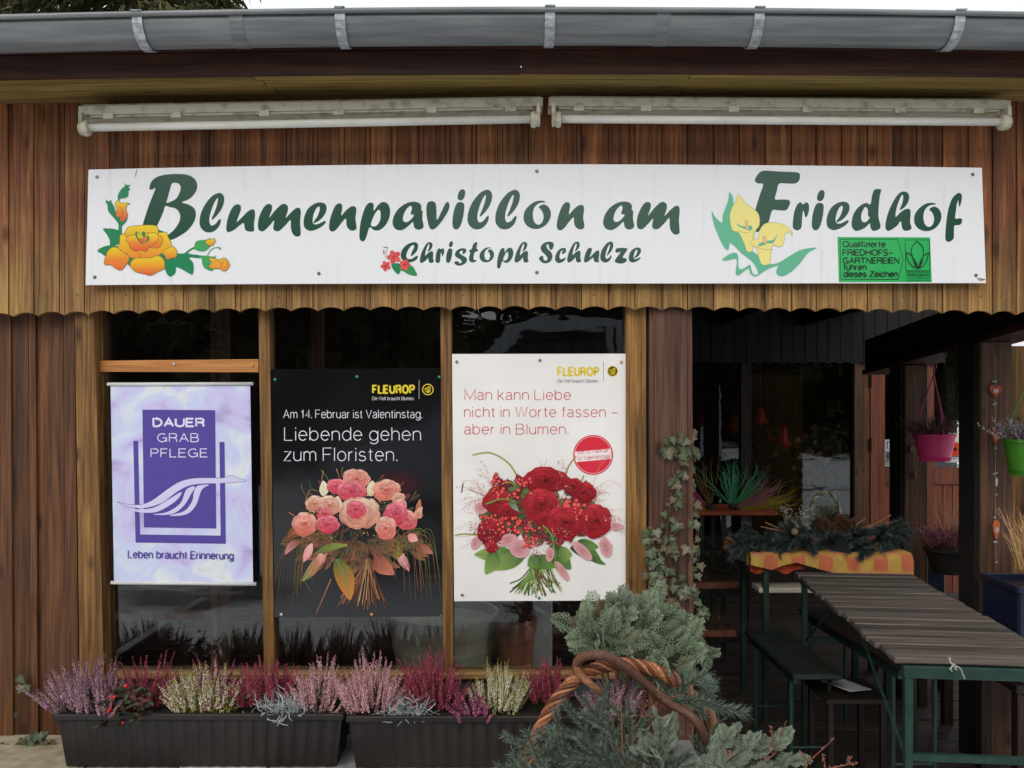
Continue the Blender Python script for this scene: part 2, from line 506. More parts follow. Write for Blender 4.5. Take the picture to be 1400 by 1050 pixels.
# ------------------------------------------------------------------ the pavilion
pav = thing('flower_pavilion', 'brown timber flower shop pavilion with boarded front, zinc gutter and open porch', 'building', (0, 2.9, 0))

def bow(px):
    t = (px - 700.0) / 700.0
    return -(6.5 * t * t - 1.5 * t) if px < 700 else -(5.0 * t * t)
def bowz(px, Y, k=1.0): return bow(px) * k / F * Y

YV = 2.80
edges = [-58, -22, 18, 52, 87, 121, 155, 189, 222, 257, 292, 328, 363, 398, 434, 470, 506, 542, 579, 616, 651, 687,
         722, 760, 795, 832, 868, 905, 940, 976, 1011, 1046, 1082, 1116, 1151, 1186, 1221, 1254, 1289, 1324, 1357, 1390, 1424, 1458]
def valance_board(x0, x1, zt, zb, Y, mat, parent, n=10, th=.018, arch=.014, name='cladding_board'):
    w = x1 - x0
    gap = .0022
    split = x1 - min(.016, w * .18)
    def zl(x):
        t = (x - x0) / w
        return zb + arch * (max(0.0, sin(pi * t)) ** 0.7)
    b = MB()
    dy = U(0, .003)
    a0, a1 = x0 + gap, split - .0015
    pts = [(a0 + (a1 - a0) * i / n, zl(a0 + (a1 - a0) * i / n)) for i in range(n + 1)]
    b.prism([(a0, zt)] + pts + [(a1, zt)], Y + dy, Y + th)
    c0, c1 = split, x1 - .0005
    pts = [(c0 + (c1 - c0) * i / 3, zl(c0 + (c1 - c0) * i / 3)) for i in range(4)]
    b.prism([(c0, zt)] + pts + [(c1, zt)], Y + .0045, Y + th - .001)
    c = ((x0 + x1) / 2, Y, (zt + zb) / 2)
    b.build(name, mat, parent, c)
for i in range(len(edges) - 1):
    pl = (edges[i] + edges[i + 1]) / 2
    zb = at(0, 425.5, YV).z + bowz(pl, YV, 1.6) - .0
    zb = at(0, 424 + (0.014 * (pl - 700) ** 2 / 700 if pl < 700 else 0.0105 * (pl - 700) ** 2 / 700), YV).z
    zt = 2.52
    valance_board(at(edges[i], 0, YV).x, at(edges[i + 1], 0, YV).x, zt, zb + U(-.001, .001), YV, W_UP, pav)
bk = MB(); bk.box(-1.95, 2.3, YV + .02, YV + .045, 1.86, 2.52); bk.build('backing_board', W_DARKX, pav)

# soffit planks
ZS = 2.500
ys = [2.585, 2.635, 2.690, 2.745, 2.798]
for k in range(4):
    zz = [(-2.4, at(345, 0, 2.6).x - .0 + .012 * k * 1.6), (at(345, 0, 2.6).x + .004 + .012 * k * 1.6, 0.55), (0.553, 2.6)]
    if k in (1,): zz = [(-2.4, at(345, 0, 2.6).x + .02), (at(345, 0, 2.6).x + .024, 2.6)]
    for a, c in zz:
        b = MB(); nseg = 10
        prof = []
        for i in range(nseg + 1):
            x = a + (c - a) * i / nseg
            dz = bowz(700 + x / 2.6 * F, 2.6)
            for (yy, z) in ((ys[k] + .0015, ZS + dz), (ys[k + 1] - .0015, ZS + dz), (ys[k + 1] - .0015, ZS + .018 + dz), (ys[k] + .0015, ZS + .018 + dz)):
                prof.append((x, yy, z))
        fs = []
        for i in range(nseg):
            for j in range(4):
                fs.append((i * 4 + j, i * 4 + (j + 1) % 4, i * 4 + 4 + (j + 1) % 4, i * 4 + 4 + j))
        fs += [(0, 1, 2, 3), tuple(nseg * 4 + j for j in range(4))]
        b.add(prof, fs); b.build('soffit_plank', W_SOFF, pav)
# fascia: two boards, one above the other
def long_bar(name, mat, parent, y0, y1, z0, z1, x0=-2.4, x1=2.4, n=24, k=1.0):
    b = MB(); vs = []
    for i in range(n + 1):
        x = x0 + (x1 - x0) * i / n
        dz = bowz(700 + x / y0 * F, y0, k)
        vs += [(x, y0, z0 + dz), (x, y1, z0 + dz), (x, y1, z1 + dz), (x, y0, z1 + dz)]
    fs = []
    for i in range(n):
        for j in range(4):
            fs.append((i * 4 + j, i * 4 + (j + 1) % 4, i * 4 + 4 + (j + 1) % 4, i * 4 + 4 + j))
    fs += [(0, 1, 2, 3), tuple(n * 4 + j for j in range(4))]
    b.add(vs, fs)
    return b.build(name, mat, parent)
long_bar('fascia_board', W_FASC, pav, 2.560, 2.583, ZS - .006, ZS + .060, x1=at(712, 0, 2.56).x)
long_bar('fascia_board', W_FASC, pav, 2.560, 2.583, ZS - .004, ZS + .062, x0=at(713, 0, 2.56).x)
long_bar('fascia_board', W_FASC, pav, 2.548, 2.580, ZS + .0635, ZS + .17)
# roof, with a thin wet skin of snow behind the gutter
rf = MB()
SKX0, SKX1, SKY0, SKY1 = -0.95, 0.45, 3.05, 4.05       # unseen opening in roof and ceiling, added to light the glazed room
for (a, c, e, f) in ((-2.6, 2.6, 2.50, SKY0), (-2.6, SKX0, SKY0, SKY1), (SKX1, 2.6, SKY0, SKY1), (-2.6, 2.6, SKY1, 7.4)):
    ze, zf = 2.625 + (e - 2.5) * .148, 2.625 + (f - 2.5) * .148
    rf.add([(a, e, ze), (c, e, ze), (c, f, zf), (a, f, zf), (a, e, ze + .015), (c, e, ze + .015), (c, f, zf + .03), (a, f, zf + .03)],
           [(0, 3, 2, 1), (4, 5, 6, 7), (0, 1, 5, 4), (1, 2, 6, 5), (2, 3, 7, 6), (3, 0, 4, 7)])
rf.build('roof', mottled('roofing felt with old snow', S(90, 92, 94), S(216, 220, 224), 3, 0.8, 0.3), pav)
# gutter: open half round with a rolled front bead
gm = MB(); nseg = 40; GY, GZ, GR = 2.482, 2.612, .066
prof = []
for k in range(13):
    a = pi + pi * k / 12
    prof.append((GY - cos(a) * -GR, GZ + sin(a) * GR))
prof2 = [(GY + (y - GY) * .96, GZ + (z - GZ) * .96) for y, z in prof][::-1]
bead = [(GY - GR - .006 + .008 * cos(2 * pi * k / 8), GZ + .003 + .008 * sin(2 * pi * k / 8)) for k in range(8)]
for P, closed in ((prof + prof2, True), (bead, True)):
    vs = []; m = len(P)
    for i in range(nseg + 1):
        x = -2.5 + 5.0 * i / nseg
        dz = bowz(700 + x / GY * F, GY, 1.35)
        vs += [(x, y, z + dz) for y, z in P]
    gm.add(vs, [(i * m + j, i * m + (j + 1) % m, (i + 1) * m + (j + 1) % m, (i + 1) * m + j) for i in range(nseg) for j in range(m)])
gut = gm.build('gutter', M_ZINC, pav, smooth=True)
for px in (188, 465, 752, 1038, 1312):
    b = MB(); x = at(px, 0, GY - GR).x; dz = bowz(px, GY, 1.35)
    R = GR + .003
    path = [(GY - R - .014, .012), (GY - R - .004, .016)] + [(GY - R * cos(pi * k / 10), -R * sin(pi * k / 10)) for k in range(11)]
    for i in range(len(path) - 1):
        (ya, za), (yb, zb_) = path[i], path[i + 1]
        w = .0145
        tx = 0
        vs = [(x - w, ya, GZ + za + dz), (x + w, ya, GZ + za + dz), (x + w, yb, GZ + zb_ + dz), (x - w, yb, GZ + zb_ + dz)]
        ny, nz = -(zb_ - za), (yb - ya)
        l = math.hypot(ny, nz) or 1; ny, nz = -ny / l * .003, -nz / l * .003
        vs += [(v[0], v[1] + ny, v[2] + nz) for v in vs]
        b.add(vs, [(0, 1, 2, 3), (4, 5, 6, 7), (0, 1, 5, 4), (1, 2, 6, 5), (2, 3, 7, 6), (3, 0, 4, 7)])
    b.box(x - .009, x + .009, GY - R - .012, GY + .05, GZ + .008 + dz, GZ + .011 + dz)
    b.build('gutter_bracket', M_GALV, gut)

for px in (332, 902):
    b = MB(); x = at(px, 0, GY).x; dz = bowz(px, GY, 1.35); R = GR + .0015
    path = [(GY - R * cos(pi * k / 12), -R * sin(pi * k / 12)) for k in range(13)]
    for i in range(12):
        (ya, za), (yb, zb_) = path[i], path[i + 1]
        b.add([(x - .02, ya, GZ + za + dz), (x + .02, ya, GZ + za + dz), (x + .02, yb, GZ + zb_ + dz), (x - .02, yb, GZ + zb_ + dz)], [(0, 1, 2, 3)])
    b.build('seam_sleeve', M_ZINC, gut)
nm_ = MB(); nm_.lathe([(0, -.0012), (.0022, -.001), (.003, 0)], 8, (0, 0, 0), axis='y'); nail_me = nm_.mesh('nail_head', mottled('rusty nail', S(70, 48, 36), S(120, 100, 84), 90, .6, .2))
for i in range(len(edges) - 1):
    xc = at((edges[i] + edges[i + 1]) / 2 - 3, 0, YV).x
    for z in (1.842 + U(-.004, .004), 2.325 + U(-.01, .01), 2.44):
        put('nail', nail_me, pav, (xc + U(-.012, .012), YV - .0002, z))
# ---- lower front: wall boards on the left
def quad_post(name, mat, parent, x0t, x1t, x0b, x1b, pt, pb, Y0, Y1):
    """post given by its edges in the photograph at two rows"""
    zt, zb = at(0, pt, Y0).z, at(0, pb, Y0).z
    X = lambda p: at(p, 0, Y0).x
    b = MB(); b.prism([(X(x0t), zt), (X(x0b), zb), (X(x1b), zb), (X(x1t), zt)], Y0, Y1)
    c = at((x0t + x1b) / 2, (pt + pb) / 2, Y0)
    return b.build(name, mat, parent, tuple(c))
YG = 2.875
lb = [(-70, -38), (-37, -8), (-7, 14), (15, 38), (39, 48), (49, 86), (87, 98)]
for i, (a, c) in enumerate(lb):
    d = (0, 4, 0, 4, -3, 3, -2)[i] * .002
    quad_post('wall_board', W_WALL, pav, a, c, a + 3, c + 4, 410, 1030, YG - .012 + d, YG + .03)
quad_post('corner_strip', W_WALL, pav, 96, 101, 100, 108, 412, 1000, YG - .03, YG + .02)
quad_post('window_post', W_POST, pav, 102, 128, 109, 142, 412, 925, YG - .045, YG + .05)
quad_post('window_post', W_POST, pav, 353, 368, 361, 375, 412, 925, YG - .02, YG + .04)
quad_post('window_post', W_POST, pav, 602, 617, 606, 620, 412, 925, YG - .02, YG + .04)
quad_post('window_post', W_POST, pav, 856, 883, 856, 884, 412, 925, YG - .035, YG + .05)
quad_post('joint_strip', W_DARK, pav, 883.5, 887, 884.5, 888, 412, 1040, YG - .01, YG + .05)
quad_post('corner_strip', W_RED, pav, 887.5, 893, 888, 894, 412, 1060, YG - .04, YG + .05)
quad_post('porch_post', W_RED, pav, 893.5, 939, 894.5, 942, 412, 1075, YG - .052, YG + .07)
quad_post('corner_strip', W_RED, pav, 939.5, 946, 942.5, 949, 412, 1075, YG - .043, YG + .06)
# sill and sub-wall
b = MB(); b.box(at(140, 0, YG).x, at(857, 0, YG).x, YG - .03, YG + .05, at(0, 925, YG).z, at(0, 917, YG).z, bev=.002); b.build('window_sill', W_SILL, pav)
b = MB(); b.box(at(100, 0, YG).x, at(892, 0, YG).x, YG - .005, YG + .05, 0, at(0, 925.5, YG).z); b.build('sill_wall', mottled('dark grey render', S(46, 50, 52), S(66, 70, 72), 10, .8, .2), pav)
# glazing, one pane per light
for a, c in ((126, 358), (366, 604), (615, 858)):
    b = MB(); b.box(at(a, 0, YG).x, at(c, 0, YG).x, YG + .012, YG + .016, at(0, 921, YG).z, at(0, 405, YG).z)
    b.build('window_pane', M_GLASS, pav, tuple(at((a + c) / 2, 650, YG)))
# header hidden behind the valance
b = MB(); b.box(at(-80, 0, YG).x, 2.9, YG + .055, YG + .11, 1.84, 2.05); b.build('header_beam', W_DARKX, pav)

# cross batten in the first light with its two bolts
bt = MB(); bt.prism([(at(131, 0, 2.86).x, at(0, 493, 2.86).z), (at(131, 0, 2.86).x, at(0, 508, 2.86).z), (at(353, 0, 2.86).x, at(0, 509, 2.86).z), (at(353, 0, 2.86).x, at(0, 491, 2.86).z)], 2.862, 2.885)
batten = bt.build('cross_batten', W_BATT, pav, tuple(at(240, 500, 2.862)))
for px, py, mm in ((238, 498, M_WHITE), (345, 499, mottled('brass pin', S(190, 140, 30), S(220, 170, 50), 40, .3, 0))):
    b = MB(); p = at(px, py, 2.858); b.ball(p, .0045, 10, 6, sq=(1, .6, 1)); b.build('bolt', mm, batten, tuple(p), smooth=True)

# ---- room behind the front glass and the porch: floor, ceiling, walls
FZ = 0.012
flo = MB(); flo.box(-2.3, 3.4, 2.90, 6.35, -0.05, FZ - .012)
floor = tag(flo.build('floor', M_GRIME), kind='structure')
yy = 2.92
while yy < 6.3:
    b = MB(); b.box(-2.2, 3.3, yy + .004, yy + .118, FZ - .011, FZ + U(-.001, .0015), bev=.002)
    b.build('floor_board', wood_fl if 'wood_fl' in globals() else globals().setdefault('wood_fl', wood('floor board wood', S(30, 24, 20), S(50, 41, 34), S(68, 56, 46), grain='x', vary=.25)), floor)
    yy += .122
ZCEIL = 2.18
b = MB()
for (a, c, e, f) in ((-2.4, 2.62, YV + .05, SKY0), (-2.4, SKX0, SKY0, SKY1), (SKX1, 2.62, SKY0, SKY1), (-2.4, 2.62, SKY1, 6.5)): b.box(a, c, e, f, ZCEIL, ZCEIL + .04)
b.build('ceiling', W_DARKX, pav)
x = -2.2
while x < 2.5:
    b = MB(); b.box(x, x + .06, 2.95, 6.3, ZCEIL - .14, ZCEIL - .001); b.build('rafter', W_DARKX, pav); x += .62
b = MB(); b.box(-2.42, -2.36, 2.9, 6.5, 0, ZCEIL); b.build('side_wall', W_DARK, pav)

# ---- shop front at the back of the porch
YB = 6.30
def X(px, Y=YB): return (px - 700.0) / F * Y
def Z(py, Y=YB): return ZC + (HY - py) / F * Y
WIN0, WIN1 = 700, 1166
# wall left of the shop window, boards
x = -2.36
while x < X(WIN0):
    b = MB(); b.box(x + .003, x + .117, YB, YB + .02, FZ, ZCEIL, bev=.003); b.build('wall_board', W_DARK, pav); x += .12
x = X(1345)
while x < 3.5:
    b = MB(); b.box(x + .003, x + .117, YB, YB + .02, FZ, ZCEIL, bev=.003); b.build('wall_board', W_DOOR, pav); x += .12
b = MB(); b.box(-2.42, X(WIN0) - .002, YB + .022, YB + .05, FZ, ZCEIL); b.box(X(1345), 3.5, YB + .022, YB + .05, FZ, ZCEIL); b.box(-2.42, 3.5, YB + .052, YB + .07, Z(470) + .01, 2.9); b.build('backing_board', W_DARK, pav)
# parapet under the window
b = MB(); b.box(X(WIN0), X(1166), YB, YB + .10, FZ, Z(752)); b.build('parapet', W_DARK, pav)
sw = thing('shop_window', 'wide dark shop window at the back of the porch with flowers behind the glass', 'window', (X(1050), YB, Z(752)))
def bar(name, a, c, p0, p1, mat, parent, y0=YB - .02, y1=YB + .05):
    b = MB(); b.box(X(a), X(c), y0, y1, Z(p1), Z(p0), bev=.003)
    return b.build(name, mat, parent, ((X(a) + X(c)) / 2, y0, (Z(p0) + Z(p1)) / 2))
bar('frame', WIN0, 706, 470, 752, W_RED, sw); bar('mullion', 842, 856, 470, 752, W_DARK, sw)
bar('mullion', 1012, 1026, 470, 752, W_DARK, sw); bar('frame', 1166, 1178.5, 470, 819, W_RED, sw, YB - .03)
bar('frame', 706.2, 1165.8, 752.2, 759, W_RED, sw, YB - .04, YB + .06)
for a, c in ((706, 842), (856, 1012), (1026, 1166)):
    b = MB(); b.box(X(a), X(c), YB + .012, YB + .016, Z(752), Z(470)); b.build('pane', M_GLASS2, sw)
# inner valance along the head of the shop front, scalloped like the one outside
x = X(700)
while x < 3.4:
    valance_board(x, x + .087, ZCEIL - .001, Z(499), YB - .06, W_SHADE, pav, n=6, arch=.02); x += .087

# double door
dr = thing('shop_door', 'red brown glazed double door with grooved lower panels beside the shop window', 'door', (X(1265), YB, FZ))
M_JAMB = wood('jamb wood', S(90, 54, 30), S(128, 82, 48), S(146, 100, 62), knots=False)
jb = bar('jamb', 1179, 1187.5, 470, 819, M_JAMB, dr)
for py in (521, 608):
    b = MB(); b.box(X(1186), X(1189.5), YB - .034, YB - .022, Z(py + 9), Z(py - 9), bev=.002); b.build('hinge', M_GRIME, jb)
for (s0, s1, s2, s3) in ((1188.2, 1208, 1238, 1252), (1252.6, 1275, 1329, 1342)):
    bar('stile', s0, s1, 472, 819, W_DOOR, dr, YB - .025); bar('stile', s2, s3, 472, 819, W_DOOR, dr, YB - .025)
    bar('rail', s1 + .2, s2 - .2, 639, 662, W_DOOR, dr, YB - .022); bar('rail', s1 + .2, s2 - .2, 472, 484, W_DOOR, dr, YB - .022)
    bar('rail', s1 + .2, s2 - .2, 728, 736, W_DOOR, dr, YB - .022)
    b = MB(); b.box(X(s1), X(s2), YB + .01, YB + .014, Z(640), Z(484)); b.build('pane', M_GLASS2, dr)
    for (q0, q1) in ((662.3, 727.7), (736.3, 819)):
        n = 3 if s2 - s1 < 40 else 4
        for k in range(n):
            a = s1 + .3 + (s2 - s1 - .6) * k / n; c = s1 + .3 + (s2 - s1 - .6) * (k + 1) / n
            bar('panel_board', a + .3, c - .3, q0, q1, W_DOOR, dr, YB - .004, YB + .014)
b = MB(); p = (X(1324), YB - .05, Z(619)); b.tube([(X(1333), YB - .03, Z(618)), (X(1333), YB - .07, Z(618)), (X(1321), YB - .072, Z(618.5))], .008, 8); b.build('handle', M_GRIME, dr)

# papers behind the door glass
def flyer(loc_px, w, h, label, shapes, Y=YB + .006):
    t = MB(); a = at(loc_px[0], loc_px[1], Y)
    x0, z0 = a.x, a.z
    t.box(x0, x0 + w, Y, Y + .0015, z0 - h, z0, S(206, 206, 202))
    k = 0
    for (u0, u1, v0, v1, c) in shapes:
        k += 1
        t.box(x0 + u0 * w, x0 + u1 * w, Y - .0004 * k, Y - .0004 * k + .0002, z0 - v1 * h, z0 - v0 * h, c)
    o = t.build('flyer', M_PAPER, None, (x0 + w / 2, Y, z0 - h)); tag(o, label, 'flyer'); return o
flyer((1210, 601), .105, .20, 'white flyer with a grey photograph and a blue framed badge in the left door leaf',
      [(.04, .60, .02, .42, S(200, 204, 214)), (.12, .52, .06, .34, S(70, 84, 130)), (.2, .3, .1, .32, S(220, 220, 226)), (.38, .46, .08, .3, S(220, 220, 226)), (.05, .95, .44, .86, S(120, 124, 120)), (.1, .5, .5, .7, S(70, 82, 68)), (.5, .9, .62, .84, S(160, 160, 158)), (.05, .8, .9, .93, S(60, 60, 60))])
fl = flyer((1292, 592), .125, .22, 'pale poster with a red poppy like flower behind the right door glass',
      [(.05, .95, .04, .3, S(226, 222, 196)), (.06, .9, .8, .82, S(120, 120, 118)), (.06, .7, .86, .88, S(120, 120, 118))])
b = MB()
for k in range(9):
    a = 2 * pi * k / 9; c = (X(1305) + .033 * cos(a), YB - .002 - .0006 * k, Z(614) + .028 * sin(a))
    b.lathe([(0, 0), (.028, .0001)], 10, c, mixc(S(190, 30, 24), S(226, 92, 50), U(0, 1)), axis='y')
b.lathe([(0, 0), (.014, .0002)], 10, (X(1305), YB - .008, Z(614)), S(60, 20, 20), axis='y')
b.build('flower_picture', M_PAPER, fl)

# shop room behind the glass
b = MB(); b.box(-.8, 3.3, 8.9, 8.95, 0, 2.4); b.box(-.85, -.8, YB + .12, 8.95, 0, 2.4); b.box(3.3, 3.35, YB + .03, 8.95, 0, 2.4); b.box(-.8, 3.3, YB + .06, 8.9, 2.3, 2.34)
b.build('shop_wall', mottled('dim shop wall', S(70, 62, 50), S(96, 84, 66), 4, .8, 0), pav)
b = MB(); b.box(X(720), X(1165), YB + .10, YB + .45, Z(765), Z(752), bev=.004); b.build('display_shelf', W_DARK, sw)

# ---- side colonnade on the right of the porch
W_PST2 = wood('porch post wood', S(54, 36, 26), S(88, 62, 46), S(112, 82, 62), vary=.06)
colo = thing('side_colonnade', 'brown post and beam frame along the right side of the porch', 'post frame', (2.0, 3.8, 0))
def beamz(y): return 1.685 + (4.3 - y) * .088
b = MB()
vs = []
for y in (2.95, 4.60):
    z = beamz(y)
    vs += [(1.93, y, z), (2.07, y, z), (2.07, y, z + .16), (1.93, y, z + .16)]
b.add(vs, [(0, 1, 2, 3), (4, 5, 6, 7), (0, 1, 5, 4), (1, 2, 6, 5), (2, 3, 7, 6), (3, 0, 4, 7)])
b.build('beam', W_DARKX, colo)
b = MB(); vs = []
for y in (2.95, 4.60):
    z = beamz(y)
    vs += [(1.915, y, z - .028), (2.085, y, z - .028), (2.085, y, z - .003), (1.915, y, z - .003)]
b.add(vs, [(0, 1, 2, 3), (4, 5, 6, 7), (0, 1, 5, 4), (1, 2, 6, 5), (2, 3, 7, 6), (3, 0, 4, 7)])
b.build('beam_board', W_FASC, colo)
b = MB(); b.box(at(1237, 0, 4.16).x, at(1269, 0, 4.16).x, 4.16, 4.27, 0, beamz(4.16) - .03, bev=.004); b.build('post', W_PST2, colo, (2.0, 4.16, .8))
b = MB(); b.box(at(1231, 0, 4.17).x, at(1236.6, 0, 4.17).x, 4.17, 4.29, 0, beamz(4.16) - .03); b.build('post_edge_strip', M_GRIME, colo)
b = MB(); b.box(at(1341, 0, 3.42).x, at(1384, 0, 3.42).x, 3.42, 3.545, 0, beamz(3.42) - .03, bev=.004); hp = b.build('post', W_PST2, colo, (2.0, 3.42, .8))
b = MB(); b.box(at(1332, 0, 3.44).x, at(1340.4, 0, 3.44).x, 3.44, 3.56, 0, beamz(3.42) - .03); b.build('post_edge_strip', M_GRIME, colo)
b = MB()
sp = thing('wooden_screen', 'ochre boarded screen at the right edge behind the green hanging pot', 'screen', (2.6, 4.0, 0))
xx = at(1383, 0, 4.0).x
for k in range(6):
    b = MB(); b.box(xx + .002, xx + .098, 4.0, 4.02, 0, 1.5 + 72 / F * 4.0, bev=.003); b.build('board', W_POST, sp, (xx + .05, 4.0, .9)); xx += .1

# ------------------------------------------------------------------ flat print: outlines and strokes drawn in photo pixels on a plane
def smooth_closed(pts, k=5):
    n = len(pts); out = []
    for i in range(n):
        p0, p1, p2, p3 = pts[i - 1], pts[i], pts[(i + 1) % n], pts[(i + 2) % n]
        for j in range(k):
            t = j / k
            out.append(tuple(0.5 * ((2 * p1[a]) + (-p0[a] + p2[a]) * t + (2 * p0[a] - 5 * p1[a] + 4 * p2[a] - p3[a]) * t * t + (-p0[a] + 3 * p1[a] - 3 * p2[a] + p3[a]) * t ** 3) for a in (0, 1)))
    return out
def smooth_open(pts, k=6):
    P = [pts[0]] + list(pts) + [pts[-1]]; out = []
    for i in range(1, len(P) - 2):
        p0, p1, p2, p3 = P[i - 1:i + 3]
        for j in range(k):
            t = j / k
            out.append(tuple(0.5 * ((2 * p1[a]) + (-p0[a] + p2[a]) * t + (2 * p0[a] - 5 * p1[a] + 4 * p2[a] - p3[a]) * t * t + (-p0[a] + 3 * p1[a] - 3 * p2[a] + p3[a]) * t ** 3) for a in range(len(p1))))
    out.append(tuple(pts[-1]))
    return out

class Print(MB):
    def __init__(s, Y, step=1.5e-5, warp=None):
        super().__init__(); s.Y = Y; s.k = 0; s.step = step; s.warp = warp
    def P(s, p, Y=None):
        if s.warp: p = s.warp(p)
        return at(p[0], p[1], s.Y) + Vector((0, -s.k * s.step, 0))
    def fill(s, pts, col, holes=(), sm=0):
        """col: colour or function (x, y) -> colour"""
        s.k += 1
        rings = [smooth_closed(pts, sm) if sm else list(pts)] + [smooth_closed(h, sm) if sm else list(h) for h in holes]
        tris = tessellate_polygon([[Vector((p[0], p[1], 0)) for p in r] for r in rings])
        flat = [p for r in rings for p in r]
        f = col if callable(col) else (lambda x, y: col)
        s.add([s.P(p) for p in flat], [tuple(t) for t in tris], cols=[f(*p) for p in flat])
    def stroke(s, pts, w, col, cap=True, k=0, taper=None):
        """ribbon of width w (number or list)"""
        s.k += 1
        if k: pts = smooth_open(pts, k)
        n = len(pts)
        if n < 2: return
        ws = [w] * n if not isinstance(w, (list, tuple)) else [w[0] + (w[-1] - w[0]) * i / (n - 1) for i in range(n)]
        f = col if callable(col) else (lambda x, y: col)
        vs = []; cc = []
        for i, p in enumerate(pts):
            a = pts[max(i - 1, 0)]; b = pts[min(i + 1, n - 1)]
            dx, dy = b[0] - a[0], b[1] - a[1]; l = math.hypot(dx, dy) or 1
            nx, ny = -dy / l * ws[i] / 2, dx / l * ws[i] / 2
            if 0 < i < n - 1:
                d1 = (p[0] - a[0], p[1] - a[1]); l1 = math.hypot(*d1) or 1
                c_ = (d1[0] * dx + d1[1] * dy) / (l1 * l)
                m = 1 / max(c_, .55); nx *= m; ny *= m
            vs += [s.P((p[0] + nx, p[1] + ny)), s.P((p[0] - nx, p[1] - ny))]; cc += [f(*p)] * 2
        s.add(vs, [(2 * i, 2 * i + 1, 2 * i + 3, 2 * i + 2) for i in range(n - 1)], cols=cc)
        if cap:
            s.k += 1
            for i in (0, n - 1): s.disc(pts[i], ws[i] / 2, f(*pts[i]), n=8)
    def disc(s, c, r, col, n=14, ry=None, rot=0, col2=None):
        s.k += 1
        ry = ry or r
        P = []
        for k in range(n):
            a = 2 * pi * k / n; x, y = r * cos(a), ry * sin(a)
            P.append((c[0] + x * cos(rot) - y * sin(rot), c[1] + x * sin(rot) + y * cos(rot)))
        s.add([s.P(c)] + [s.P(p) for p in P], [(0, k + 1, (k + 1) % n + 1) for k in range(n)], cols=[col2 or col] + [col] * n)

